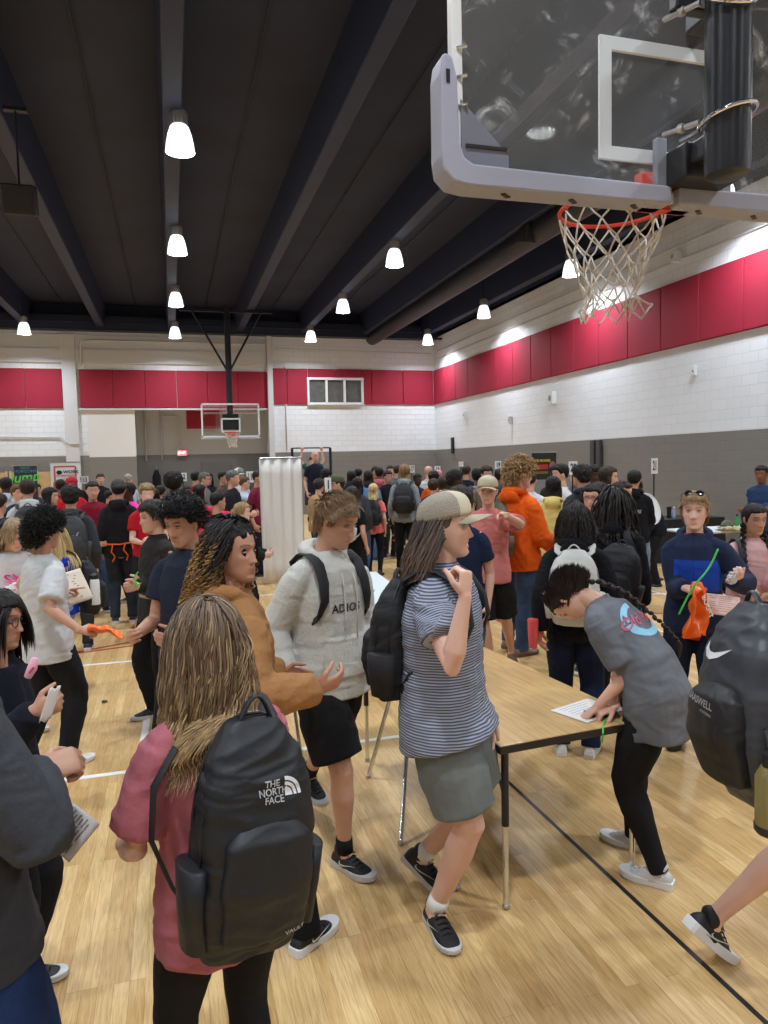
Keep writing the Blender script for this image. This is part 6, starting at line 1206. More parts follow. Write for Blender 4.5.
 (443, 477, 12.2, 160, 'girl with long brown hair above the trucker cap', lk_('light', HD, 'long', ('long', lin(90, 80, 72)), ('jeans', JN), hd=dict(len=.25)), None),
 (438, 471, 16.6, 10, 'person in a pink cap near the number 18 sign', lk_('tan', HB, 'cap', ('tshirt', lin(206, 150, 160)), ('pants', DKG), cap=dict(kind='cap', mesh=mat('cap_pink', lin(214, 140, 158), .9), front=mat('cap_pink'), brim=mat('cap_pink'))), None),
 (453, 471, 9.4, 110, 'student with short black curls in a camo hoodie looking right', lk_('dark', HB, 'curly', ('hoodie', lin(92, 86, 70), dict(mat=M_CAM)), ('jeans', JD), hd=dict(th=.018, top=.026)), None),
 (466, 466, 15.0, 170, 'broad man with cropped hair in a navy shirt, from behind', lk_('tan', HD, 'stubble', ('long', lin(24, 32, 50)), ('pants', BK)), None),
 (460, 489, 5.5, -12, 'student with wavy brown hair right behind the trucker cap', lk_('light', HD, 'curly', ('tshirt', lin(30, 40, 66)), ('jeans', JN), hd=dict(th=.024, top=.03, nf=40.)), None),
 (477, 470, 12.8, 170, 'student in white tee with black pack, left of the boy in the tan cap', lk_('brown', HB, 'curly', ('tshirt', WH), ('jeans', JN), (BK, 'black backpack on the student in the white tee beside the tan cap'), hd=dict(th=.016)), None),
 (486, 467, 12.0, 20, 'student with curly dark brown hair above the tan cap', lk_('light', HD, 'curly', ('tshirt', lin(120, 110, 100)), ('jeans', JN), hd=dict(th=.018, top=.028)), None),
 (500, 469, 11.6, 170, 'student with black hair between the tan cap and the orange hoodie', lk_('brown', HB, 'short', ('hoodie', lin(70, 72, 78)), ('jeans', JN), hd=dict(th=.014)), None),
 (530, 472, 10.0, 165, 'student in white tee right of the orange hoodie', lk_('light', HD, 'short', ('tshirt', lin(212, 212, 214)), ('jeans', JN)), None),
 (555, 466, 11.6, 0, 'person in dark clothes standing right of the black and red banner', lk_('dark', HB, 'short', ('tshirt', DKG), ('pants', BK)), None),
 (553, 477, 8.5, 176, 'girl with straight black hair in a pale yellow hoodie, from behind', lk_('tan', HB, 'long', ('hoodie', lin(222, 200, 120)), ('pants', lin(60, 62, 66)), hd=dict(len=.27, wd=.075)), None),
 (562, 465, 9.6, -66, 'dark haired boy in white tee in profile left of the number 20 sign', lk_('light', HB, 'short', ('tshirt', lin(210, 210, 208)), ('jeans', JN), hd=dict(th=.012, top=.024)), None),
 (583, 466, 8.3, -150, 'student with black hair and dark hoodie right of the number 20 sign', lk_('tan', HB, 'curly', ('hoodie', lin(46, 48, 56)), ('jeans', JD), hd=dict(th=.018, top=.026)), None),
 (594, 467, 10.4, 20, 'dark skinned person looking toward the camera in front of the dark posts', lk_('dark', HB, 'curly', ('tshirt', lin(70, 72, 80)), ('pants', BK)), None),
 (606, 467, 8.6, 86, 'person with long brown hair and white top in profile to the right', lk_('light', HD, 'long', ('tshirt', lin(208, 208, 210)), ('jeans', JN), hd=dict(len=.24)), None),
 (592, 485, 6.6, -8, 'girl with dark hair and round glasses facing the camera in denim', lk_('light', HB, 'long', ('jacket', lin(44, 56, 76), dict(hood=False)), ('jeans', JN), hd=dict(len=.2, th=.012), glasses=dict(m=M_BLACK)), None),
 (598, 485, 7.65, 170, 'student with tousled brown hair behind the long locs', lk_('light', HD, 'curly', ('tshirt', WH), ('jeans', JN), hd=dict(th=.016)), None),
 (620, 482, 7.0, 50, 'girl with long wavy brown hair in a cream jacket', lk_('light', HD, 'long', ('jacket', lin(206, 196, 172), dict(hood=False)), ('jeans', JN), hd=dict(len=.34, na=.008)), None),
 (634, 471, 9.6, 172, 'young man in black hoodie and light jeans at the black draped table', lk_('tan', HB, 'short', ('hoodie', lin(20, 20, 24)), ('jeans', lin(118, 140, 164)), hd=dict(th=.012)), 'hold'),
 (656, 475, 10.9, -75, 'dark skinned man in black puffer jacket leaning over the black draped table', lk_('dark', HB, 'stubble', ('jacket', lin(24, 26, 36), dict(hood=False)), ('pants', BK)), 'reachR'),
 (762, 466, 10.6, -15, 'person in dark denim jacket at the right edge by the grey wall', lk_('brown', HB, 'short', ('jacket', lin(40, 60, 96), dict(hood=False)), ('pants', BK)), 'fold'),
 (108, 491, 14.0, 100, 'dark haired student behind the person in the grey beanie', lk_('tan', HB, 'short', ('tshirt', DKG), ('jeans', JD)), None),
 (575, 471, 12.8, -20, 'student with brown hair just behind the number 20 sign', lk_('light', HD, 'short', ('tshirt', lin(90, 92, 100)), ('jeans', JN)), None),
 (60, 480, 13.0, 160, 'student with black hair in red behind the white framed banner crowd', lk_('brown', HB, 'short', ('tshirt', lin(150, 30, 40)), ('jeans', JD)), None),
 (36, 484, 14.0, 10, 'student with dark hair between the two standing banners', lk_('tan', HB, 'short', ('tshirt', lin(60, 66, 84)), ('jeans', JD)), None),
]
CR = {}
for i, (u, v, Z, th, lab, look, arms) in enumerate(C):
    po = {}
    if 'leaning over' in lab: po = dict(lean=.45)
    if 'pull-up' in lab:
        po = dict(footR=(.08, -.2, .2), footL=(-.08, -.25, .25), z0=.40); 
    if arms == 'up': k = person(u, v, Z, th, lab, look, po, .0125, GB, 1.72, arms=arms)
    else: k = person(u, v, Z, th, lab, look, po, .0095 if Z < 8.7 else .0125, GB, arms=arms)
    CR[lab] = k
def ck(s_): return [k for l, k in CR.items() if s_ in l][0]
# floral print, white letters and other marks of clothes
k = ck('floral trousers'); tr = [c for c in k.root.children if c.name.startswith('trousers')][0]
def f_floral(nt, N, L, b):
    tc = N.new('ShaderNodeTexCoord'); vo = N.new('ShaderNodeTexVoronoi'); vo.inputs['Scale'].default_value = 11.; L.new(tc.outputs['Object'], vo.inputs['Vector']); cr_ = N.new('ShaderNodeValToRGB'); cr_.color_ramp.interpolation = 'CONSTANT'
    cr_.color_ramp.elements[0].color = (*lin(214, 196, 176), 1); cr_.color_ramp.elements[1].position = .27; cr_.color_ramp.elements[1].color = (*lin(24, 24, 27), 1); L.new(vo.outputs['Distance'], cr_.inputs[0]); L.new(cr_.outputs[0], b.inputs['Base Color']); b.inputs['Roughness'].default_value = .9
tr.data.materials[0] = pnode('floral_print', f_floral)
def bprint(k, body, size, m, z, part='jacket', x=0., sx=1.): return deco(k, part, body, size, m, 'back_print', (x, -.6, z), (1, 0, 0), (0, 0, 1), sx)
MW_ = mat('print_white', lin(212, 212, 214), .8)
bprint(ck('afro in black jacket'), 'F', .16, MW_, 1.30, x=-.13); bprint(ck('afro in black jacket'), 'T', .16, MW_, 1.36, x=.13)
k = ck('black hoodie and light jeans'); bprint(k, 'BRASWELL', .06, MW_, 1.23, 'hoodie', sx=1.1); bprint(k, 'HEALTH', .035, MW_, 1.17, 'hoodie')
k = ck('white printed pack'); T = k.packT; bg = [c for c in k.pack.children if c.name.startswith('bag_body')][0]; on_pack(T, bg, text_mesh('SLY', .11, .0004, True, .4), 0, -.02, MW_, .01, rot=.5, y=-.5); 
k = ck('below the dark banner'); T = k.packT; bg = [c for c in k.pack.children if c.name.startswith('bag_body')][0]; sw2 = MB()
for i in range(5): sw2.add([(*top[i], 0), (*top[i+1], 0), (*bot[i+1], 0), (*bot[i], 0)], [(0, 1, 2, 3)])
on_pack(T, bg, sw2.mesh('logo', [M_LOGO], False), 0, -.0, M_LOGO, .01, y=-.5)
k = ck('orange string'); mb = MB(); M_OR = mat('orange_cord', lin(236, 100, 30), .7)
for pts in ([(-.20, -.14, 1.0), (-.1, -.165, .99), (.0, -.17, .985), (.1, -.165, 1.0), (.2, -.13, 1.0)], [(-.08, -.17, .99), (-.10, -.175, .90), (-.06, -.175, .84), (-.09, -.175, .78)], [(.06, -.17, .99), (.04, -.175, .92), (.09, -.175, .85), (.07, -.175, .79)], [(.14, -.16, .99), (.16, -.17, .88), (.14, -.17, .74)]): mb.tube([np.array(p_)*k.s for p_ in pts], .009, 6)
mb.build('waist_string', M_OR, k.root, True, auto=False)
# pull-up frame
k = ck('pull-up bar'); hx, hy = k.loc[0], k.loc[1]; r = thing('pull_up_rack', 'black pull-up rack with a high bar at the back wall', 'rack', (hx, hy, 0)); hz = float(k.wri['R'][2]*k.s+k.loc[2]+.08*k.s)
mb = MB(); mb.tube([(-.5, .06, hz), (.5, .06, hz)], .018, 10); mb.build('bar', M_DKM, r, True)
for q in (-1, 1):
    mb = MB(); mb.box((q*.5, .06, hz/2), (.06, .06, hz)); mb.box((q*.5, .06, .03), (.08, 1.0, .06)); mb.tube([(q*.5, .06, hz-.5), (q*.5, .45, .05)], .02, 8); mb.build('upright', M_DKM, r)
# ================================================================== tables, signs, things held
def fold_table(center, rz, L_, W_, z, topm, edge, label, legs='fold', group=None):
    r = thing('folding_table', label, 'table', (center[0], center[1], 0), rz, group)
    mb = MB(); mb.box((0, 0, z-.0125), (W_, L_, .025)); mb.build('tabletop', topm, r, bevel=.006)
    mb = MB(); mb.box((0, 0, z-.021), (W_+.008, L_+.008, .034)); mb.build('edge_band', edge, r, bevel=.003)
    return r
def f_wood(nt, N, L, b):
    tc = N.new('ShaderNodeTexCoord'); mp = N.new('ShaderNodeMapping'); mp.inputs['Scale'].default_value = (22, 1.4, 1); L.new(tc.outputs['Object'], mp.inputs[0]); nz = N.new('ShaderNodeTexNoise'); nz.inputs['Scale'].default_value = 2.4; nz.inputs['Detail'].default_value = 5; nz.inputs['Distortion'].default_value = 1.2; L.new(mp.outputs[0], nz.inputs['Vector'])
    cr_ = N.new('ShaderNodeValToRGB'); cr_.color_ramp.elements[0].position = .35; cr_.color_ramp.elements[0].color = (*lin(184, 146, 92), 1); cr_.color_ramp.elements[1].position = .65; cr_.color_ramp.elements[1].color = (*lin(208, 172, 116), 1); L.new(nz.outputs[0], cr_.inputs[0]); L.new(cr_.outputs[0], b.inputs['Base Color']); b.inputs['Roughness'].default_value = .28
M_WT = pnode('laminate_oak', f_wood)
tc_ = np.array([1.58, 3.73]); tr_ = math.radians(5.5)
r = fold_table(tc_, tr_, 1.83, .76, .745, M_WT, mat('black_edge', (.012, .012, .012), .4), 'long wood grain folding table with black edge and chrome legs in the foreground')
def leg(r, x, y, x2, y2, black=.0):
    mb = MB(); mb.tube([(x, y, .72), (x2, y2, .02)], .013, 12); o = mb.build('leg', M_CHROME, r, True)
    if black: mb = MB(); t = black; mb.tube([(x, y, .725), (x+(x2-x)*t, y+(y2-y)*t, .725-.70*t)], .0165, 12); mb.build('sleeve', M_BLACK, o, True)
    mb = MB(); mb.ell((x2, y2, .014), (.018, .018, .014), None, 14, 8); mb.build('foot', M_STEEL, o, True)
leg(r, -.34, -.88, -.34, -.88, .5); leg(r, .34, -.88, .34, -.88, .5); leg(r, -.34, .86, -.34, .86, .5); leg(r, .34, .86, .34, .86, .5)
leg(r, -.24, -.72, -.12, -.50); leg(r, -.26, -.70, -.47, -.67); leg(r, -.20, .60, -.42, .62); leg(r, -.30, .2, -.55, -.2)
mb = MB(); mb.tube([(-.3, .7, .60), (.3, .7, .60)], .011, 8); mb.build('cross_bar', M_BLACK, r, True)
mb = MB(); mb.tube([(-.30, -.80, .46), (-.22, -.5, .71)], .006, 6); mb.build('brace', M_BLACK, r, True)
# paper, phone and green cord on the wooden table
p = onz(586, 712, .747); r = thing('paper_sheet', 'white printed sheet lying on the wooden table under the bending girl', 'paper', (p[0]+.02, p[1]+.02, .747), .35)
mb = MB(); mb.box((0, 0, .0006), (.28, .216, .0012)); mb.build('sheet', M_PAPER, r)
mb = MB()
for i in range(8): mb.box((-.01*(i % 3), .085-.023*i, .0014), (.2-.03*(i % 3), .004, .0006))
mb.build('print', mat('faint_print', lin(150, 165, 185), .8), r)
def cord(pts, r_, label, m, name='lanyard', cat='lanyard'):
    P = np.array(pts, float); t = np.linspace(0, 1, len(P)); T_ = np.linspace(0, 1, 6*len(P)); Q = np.stack([np.interp(T_, t, P[:, i]) for i in range(3)], 1)
    for _ in range(6): Q[1:-1] = (Q[:-2]+2*Q[1:-1]+Q[2:])/4
    mb = MB(); mb.tube(Q-Q[0], r_, 6); o = mb.build(name, m, None, True, auto=False); o.location = tuple(Q[0]); tag(o, label, cat)
M_GRN = mat('green_cord', lin(70, 200, 84), .6)
q = lambda u_, v_, z_: onz(u_, v_, z_)
cord([q(610, 690, .84), q(606, 700, .80), q(614, 706, .79), q(600, 712, .76), q(611, 716, .755), q(603, 722, .752), q(603, 734, .74), q(602, 742, .66)], .004, 'green cord in the hands of the bending girl', M_GRN, 'lanyard', 'lanyard')
p = onz(609, 716, .75); r = thing('phone', 'dark phone held on the wooden table by the bending girl', 'phone', (p[0]-.02, p[1]+.03, .7475), 1.2); mb = MB(); mb.box((0, 0, .005), (.075, .155, .009)); mb.build('case', M_BLACK, r, bevel=.004); mb = MB(); mb.box((0, 0, .0098), (.068, .145, .0008)); mb.build('screen', mat('screen_dark', lin(60, 70, 70), .1), r)
# white folding table further back
M_WPL = mat('blow_moulded_plastic', lin(206, 214, 218), .45)
r = thing('folding_table', 'white plastic folding table between the pale hoodie and the trucker cap', 'table', (1.70, 6.95, 0), math.radians(-4))
mb = MB(); mb.box((0, 0, .725), (.76, 1.83, .035)); mb.build('tabletop', M_WPL, r, bevel=.012)
for y in (-.72, .72):
    for x in (-.28, .28): mb = MB(); mb.tube([(x, y, .71), (x*1.05, y*.93, .0)], .014, 8); mb.build('leg', M_DKM, r, True)
    mb = MB(); mb.tube([(-.28, y*.97, .35), (.28, y*.97, .35)], .012, 8); mb.build('cross_bar', M_DKM, r, True)
p = onz(369, 592, .744); r = thing('small_box', 'small pale carton lying on the white folding table', 'box', (p[0], p[1], .743), .4); mb = MB(); mb.box((0, 0, .012), (.09, .06, .024)); mb.build('carton', M_PAPER, r, bevel=.003); mb = MB(); mb.box((0, 0, .0248), (.06, .02, .001)); mb.build('mark', mat('print_slate', lin(90, 96, 110), .8), r)
# tables along the walls
def plain_table(u_, v_, Z, L_, rz, label, cloth_m=None, z=.74, x=None):
    p = at(u_, v_, Z); r = thing('display_table', label, 'table', (p[0] if x is None else x, p[1], 0), rz)
    mb = MB(); mb.box((0, 0, z-.02), (L_, .76, .035)); mb.build('tabletop', M_WPL, r, bevel=.01)
    if cloth_m:
        mb = MB(); n = 80
        per = [(-L_/2, -.38), (L_/2, -.38), (L_/2, .38), (-L_/2, .38), (-L_/2, -.38)]; P_ = []
        for (a, b_) in zip(per[:-1], per[1:]):
            for t in np.linspace(0, 1, n//4, endpoint=False): P_.append((a[0]+(b_[0]-a[0])*t, a[1]+(b_[1]-a[1])*t))
        def fn(uu, vv):
            i = min(int(uu*len(P_)), len(P_)-1) % len(P_); x_, y_ = P_[i if uu < 1 else 0]; d = nrm((x_/L_, y_/.76)); g = 1+(.03*vv)*math.sin(uu*2*PI*26); return np.array([x_*1.01+d[0]*.03*vv*g, y_*1.01+d[1]*.05*vv*g, z*(1-vv)+.012])
        mb.grid(fn, len(P_), 6); mb.box((0, 0, z+.004), (L_+.012, .772, .006)); mb.build('tablecloth', cloth_m, r, True)
    else:
        for x_ in (-1, 1):
            for y_ in (-1, 1): mb = MB(); mb.tube([(x_*(L_/2-.2), y_*.3, z-.03), (x_*(L_/2-.15), y_*.3, 0)], .013, 8); mb.build('leg', M_DKM, r, True)
    return r, p
BCL = mat('black_tablecloth', (.011, .011, .013), .85)
p21 = onz(668, 519, .78); plain_table(0, 0, 1, 1.75, 0, 'display table under a black cloth in front of the grey wall', BCL, .78)[0].location = (p21[0]+.15, p21[1]+.1, 0)
pr = onz(727, 529, .74); r_, _ = plain_table(0, 0, 1, 1.83, 0, 'white folding table behind the boy in blue'); r_.location = (pr[0]+.1, pr[1]+.15, 0)
for i, (u_, Y_, L_) in enumerate(((95, 16.8, 1.8), (192, 18.4, 1.6), (2, 17.4, 1.8), (345, 17.5, 1.6), (385, 19, 1.8), (440, 17.6, 1.8), (480, 16.4, 1.8), (545, 12.4, 1.7))):
    pp = ony(u_, 500, Y_); r_, _ = plain_table(0, 0, 1, L_, 0, ['display table behind the person in the grey beanie', 'display table left of the white curtain', 'display table below the dark banner at far left', 'display table in front of the pull-up rack', 'display table behind the long haired student in grey', 'display table behind the trucker cap', 'display table above the tan cap', 'display table in front of the black and red banner'][i], BCL if i in (0, 2, 5, 7) else None); r_.location = (pp[0], Y_, 0)
def on_table(name, u_, v_, z_, lab, cat, fn):
    p = onz(u_, v_, z_); r = thing(name, lab, cat, (p[0], p[1], z_)); fn(r); return r
def bottle_fn(m, cap_m, h=.2, rr=.032):
    def f_(r): 
        mb = MB(); mb.lathe([(0, 0), (rr, 0), (rr, h*.7), (rr*.45, h*.88), (rr*.45, h), (0, h)], n=20); mb.build('bottle_body', m, r, True); mb = MB(); mb.lathe([(0, h*.93), (rr*.55, h*.93), (rr*.55, h*1.08), (0, h*1.08)], n=16); mb.build('cap', cap_m, r, True)
    return f_
on_table('water_bottle', 674, 518, .79, 'clear water bottle on the black draped table', 'bottle', bottle_fn(mat('clear_bottle', lin(150, 166, 190), .2), M_WHITEP))
on_table('tumbler', 669, 518, .79, 'dark tumbler beside the clear water bottle', 'cup', lambda r: (MB().lathe([(0, 0), (.035, 0), (.045, .2), (0, .2)], n=20).build('cup_body', M_BLACK, r, True), MB().lathe([(0, .2), (.048, .2), (.044, .215), (0, .215)], n=20).build('lid', M_DKM, r, True)))
p = onz(653, 518, .79); r = thing('display_basket', 'low basket with goods on the black draped table', 'basket', (p[0], p[1], .79)); mb = MB(); mb.lathe([(0, 0), (.10, 0), (.13, .09), (.12, .09), (.09, .012), (0, .012)], n=24); mb.build('basket_body', mat('wicker', lin(150, 116, 74), .8, bump=.6, bscale=60.), r, True); mb = MB(); [mb.ell((.05*math.cos(a), .05*math.sin(a), .07), (.035, .03, .03), None, 12, 8) for a in (0, 1.6, 3.1, 4.7)]; mb.build('goods', mat('goods_tan', lin(186, 160, 130), .7), r, True)
on_table('green_bottle', 737, 527, .745, 'green drink bottle on the white table behind the boy in blue', 'bottle', bottle_fn(mat('green_plastic', lin(60, 150, 80), .25), M_BLACK, .2, .035))
def hatfn(r):
    mb = MB(); mb.lathe([(0, .13), (.05, .125), (.085, .09), (.10, .03), (.15, .012), (.15, .006), (.09, .0), (0, 0)], n=28); mb.build('crown', M_CAM, r, True); mb = MB(); mb.lathe([(.1005, .028), (.102, .05), (.097, .05), (.096, .028)], n=28); mb.build('hat_band', mat('olive_band', lin(70, 74, 54), .9), r, True)
on_table('camo_hat', 727, 528, .745, 'camo bucket hat on the white table behind the boy in blue', 'hat', hatfn)
def clothfn(r):
    mb = MB(); rs = np.random.RandomState(4); mb.grid(lambda a, b_: np.array([(a-.5)*.5, (b_-.5)*.3, .035+.018*math.sin(a*13+b_*4)+.012*math.cos(b_*17)]), 24, 14, .03); mb.build('folded_fabric', mat('khaki_fabric', lin(170, 160, 130), .9), r, True, auto=False)
on_table('folded_cloth', 735, 530, .745, 'crumpled khaki cloth on the white table behind the boy in blue', 'cloth', clothfn)
# round white tray held by the man at table 21
p = at(649, 509, 9.9); r = thing('round_tray', 'large round white tray held up beside the black draped table', 'tray', p, 0); mb = MB(); mb.lathe([(0, 0), (.20, 0), (.215, .012), (.20, .006), (0, .006)], n=40, R=rotm((0, 0, 1), .3)@rotm((1, 0, 0), 1.25)); mb.build('tray_disc', M_WHITEP, r, True); mb = MB(); mb.lathe([(.213, .006), (.222, .014), (.213, .018), (.206, .012)], n=40, closed=True, R=rotm((0, 0, 1), .3)@rotm((1, 0, 0), 1.25)); mb.build('raised_rim', M_WHITEP, r, True)
# chairs
def chair(loc, rz, label, group=None):
    r = thing('stacking_chair', label, 'chair', (loc[0], loc[1], 0), rz, group); ms = mat('maroon_shell', lin(74, 24, 38), .4)
    mb = MB(); mb.grid(lambda a, b_: np.array([(a-.5)*.44*(1-.12*b_), -.20+.02*b_-.05*math.sin(PI*(a))*.8-.10*b_, .52+.34*b_]), 14, 8, .008); o = mb.build('backrest', ms, r, True, auto=False)
    mb = MB(); mb.grid(lambda a, b_: np.array([(a-.5)*.44, (b_-.5)*.42, .45+.02*(2*a-1)**2-.015*math.sin(PI*b_)]), 14, 10, .008); mb.build('seat', ms, r, True, auto=False)
    for x in (-.2, .2):
        for y in (-.2, .2): mb = MB(); mb.tube([(x*.8, y*.8, .44), (x*1.1, y*1.25, .0)], .011, 8); mb.build('leg', M_CHROME, r, True)
        mb = MB(); mb.tube([(x*.85, -.16, .44), (x, -.23, .56), (x*.95, -.29, .75)], .010, 8); mb.build('back_post', M_CHROME, r, True)
    return r
p = at(268, 600, 4.75); chair(p, 2.9, 'maroon stacking chair between the tan jacket and the pale hoodie'); p = at(718, 520, 8.2); chair(p, 0.2, 'maroon stacking chair behind the boy in blue, at the white table')
# white curtain on its stand
pl = onz(266, 585, 0); xL, yL = pl[0], pl[1]; D = at(281, 470, 11.9)
r = thing('fabric_partition', 'white floor-length curtain on a pipe stand in the middle of the gym', 'curtain', (D[0], D[1], 0), -.25)
mb = MB(); mb.grid(lambda a, b_: np.array([(a-.5)*.66, .016*math.sin(a*2*PI*4+.6*math.sin(a*7))*(1-.3*b_)+.004*math.sin(a*50), .02+2.03*b_]), 120, 8, .004); mb.build('drape', mat('curtain_fabric', lin(226, 224, 220), .85), r, True, auto=False)
mb = MB(); mb.grid(lambda a, b_: np.array([-.33-.02*math.sin(b_*2)+.008*math.sin(a*2*PI*2), .02+a*.34, .02+2.03*b_]), 40, 4, .004); mb.build('side_drape', mat('curtain_fabric'), r, True, auto=False)
mb = MB(); mb.tube([(-.34, .0, 2.06), (.34, .0, 2.06)], .016, 8)
for x in (-.32, .32): mb.tube([(x, .06, 0), (x, .06, 2.07)], .018, 8)
mb.build('pipe_frame', M_STEEL, r, True)
# numbered signs on poles
def sign(u_, v_, Z, txt, w_, h_, label, rz=0., m=None, tilt=0.):
    p = at(u_, v_, Z); r = thing('number_sign', label, 'sign', (p[0], p[1], 0), rz); z = p[2]
    mb = MB(); mb.box((0, 0, z), (w_, .012, h_)); mb.build('board', M_WHITEP, r, bevel=.002)
    mb = MB(); mb.tube([(0, .015, 0), (0, .015, z)], .011, 8); mb.lathe([(0, .02), (.14, .02), (.15, 0), (0, 0)], n=24); mb.build('stand', M_DKM, r, True)
    if txt: text_obj(txt, h_*.86, M_INK, 'numeral', r, (0, -.009, z), (1, 0, 0), (0, 0, 1), .002, True, sx=min(1., .85*w_/(.55*h_*len(txt)))); 
    return r
sign(85, 480, 15., '13', .135, .155, 'white sign with the number 13 left of the man in black'); sign(183, 477, 14., '12', .14, .16, 'white sign with the number 12 beside the round afro')
sign(573, 468, 11., '20', .145, .20, 'white sign with the number 20 above the white tee'); sign(654.5, 466, 11.6, '21', .115, .245, 'white sign with the number 21 on the grey wall')
sign(412, 469, 17.5, '17', .14, .18, 'white sign with the number 17 right of the tall long haired student', .15); sign(437.5, 470, 17., '18', .14, .18, 'white sign with the number 18 above the trucker cap', -.2); sign(498, 465, 13., '19', .12, .14, 'white sign with the number 19 left of the orange hoodie')
sign(328, 485, 8.0, '1', .075, .16, 'narrow white sign turned sideways above the head of the pale hoodie boy', .25); sign(461, 464, 17.2, '', .12, .12, 'blank pale sign beside the broad man in navy')
sign(250, 477, 14.4, '11', .14, .22, 'white sign with the number 11 at the left edge of the curtain')
# banners
def banner(u0, v0, u1, v1, Z, label, face, build, rz=0.):
    a, b_ = at(u0, v0, Z), at(u1, v1, Z); w_ = abs(u1-u0)/FPX*Z; top_ = a[2]; h_ = abs(v1-v0)/FPX*Z; cx, cy = (a[0]+b_[0])/2, (a[1]+b_[1])/2
    r = thing('display_banner', label, 'banner', (cx, cy, 0), rz); mb = MB(); mb.box((0, 0, top_-h_/2), (w_, .02, h_)); mb.build('panel', face, r, bevel=.002)
    mb = MB(); mb.tube([(0, .03, 0), (0, .03, top_)], .013, 8); mb.box((0, .03, .02), (w_*.8, .3, .04)); mb.box((0, 0, top_+.008), (w_+.02, .03, .02)); mb.build('stand', M_STEEL, r, True)
    build(r, w_, h_, top_-h_/2); return r
def b1(r, w_, h_, zc):
    text_obj('jump', .24, mat('lime_ink', lin(96, 200, 70), .6), 'lettering', r, (-.02, -.014, zc+h_*.33), (1, 0, .08), (-.08, 0, 1), .002, True, shear=.3)
    for i in range(3): text_obj(('NEW', 'HORIZONS', 'ACADEMY')[i] if i < 2 else '', .07, mat('teal_ink', lin(80, 150, 130), .6), 'lettering', r, (0, -.014, zc+h_*.47-.06*i), (1, 0, 0), (0, 0, 1), .002) if i < 2 else None
    mb = MB(); mb.box((.1, -.013, zc-h_*.15), (.3, .004, .25)); mb.build('picture', mat('blue_ink', lin(50, 70, 150), .6), r)
banner(16.5, 466, 37.5, 535, 13.0, 'dark navy standing banner with lime lettering at the far left', mat('banner_navy', lin(34, 44, 66), .6), b1)
def b2(r, w_, h_, zc):
    mb = MB(); t = .03
    for z in (-1, 1): mb.box((0, -.012, zc+z*(h_/2-.07)), (w_-.14, .006, t))
    for x in (-1, 1): mb.box((x*(w_/2-.07), -.012, zc), (t, .006, h_-.14))
    mb.build('coral_border', mat('coral_ink', lin(208, 90, 66), .6), r)
    mb = MB(); mb.ell((-.10, -.012, zc+h_*.19), (.05, .004, .04), None, 16, 8); mb.build('bird_mark', M_INK, r)
    text_obj('WORK', .085, M_INK, 'lettering', r, (.10, -.014, zc+h_*.20), (1, 0, 0), (0, 0, 1), .002, True); text_obj('WORKFORCE', .05, mat('coral_ink'), 'lettering', r, (0, -.014, zc+h_*.08), (1, 0, 0), (0, 0, 1), .002, True); text_obj('solutions', .04, mat('faint_ink', lin(150, 150, 160), .7), 'lettering', r, (.02, -.014, zc-h_*.02), (1, 0, 0), (0, 0, 1), .002)
    mb = MB(); mb.slab([(-w_*.42, zc-h_*.42), (-w_*.42, zc-h_*.12), (w_*.1, zc-h_*.42)], -.013, -.012, R=np.array([[1, 0, 0], [0, 0, 1], [0, 1, 0]])); mb.build('brown_corner', mat('rust_ink', lin(150, 84, 62), .7), r)
banner(52, 463, 79, 494, 13.6, 'white banner with coral border and dark lettering at the left', M_WHITEP, b2)
def b3(r, w_, h_, zc):
    text_obj('ARTIE MOORE', .062, mat('yellow_ink', lin(230, 200, 60), .6), 'lettering', r, (-.07, -.014, zc+h_*.33), (1, 0, 0), (0, 0, 1), .002, True, sx=.9); mb = MB(); mb.box((-.07, -.013, zc+h_*.20), (w_*.6, .004, .08)); mb.build('red_bar', mat('red_ink', lin(190, 50, 50), .6), r)
    mb = MB(); mb.box((-.07, -.013, zc+h_*.08), (w_*.6, .004, .04)); mb.build('olive_bar', mat('olive_ink', lin(120, 120, 50), .6), r); mb = MB(); mb.ell((w_*.33, -.012, zc+h_*.2), (.06, .004, .09), None, 16, 8); mb.build('portrait_blob', mat('red_grey_ink', lin(160, 90, 90), .6), r)
    mb = MB(); mb.box((0, -.012, zc-h_*.28), (w_*.96, .004, h_*.42)); mb.build('grey_lower_panel', mat('board_grey', lin(140, 142, 146), .6), r)
banner(531, 453, 557.5, 500, 12.4, 'black and red poster board with yellow lettering against the right wall', mat('banner_black', lin(38, 38, 42), .6), b3)
# black garment hanging in the recess
p = ony(157, 485, BW+RD-.25); r = thing('hanging_coat', 'long black coat hanging in the grey recess', 'coat', (p[0], BW+RD-.3, 0)); mb = MB(); mb.loft([(0, 0, .75), (0, 0, 1.2), (0, 0, 1.6), (0, 0, 1.85)], [.17, .16, .15, .06], [.07, .07, .07, .04], (1, 0, 0), 18, .3); mb.build('coat_cloth', cloth(BK), r, True, auto=False); mb = MB(); mb.tube([(0, 0, 1.85), (0, .05, 1.98), (0, .12, 2.0), (0, .18, 1.97)], .008, 6); mb.tube([(0, .18, 1.97), (0, .22, 1.97)], .015, 6); mb.build('hook', M_STEEL, r, True)
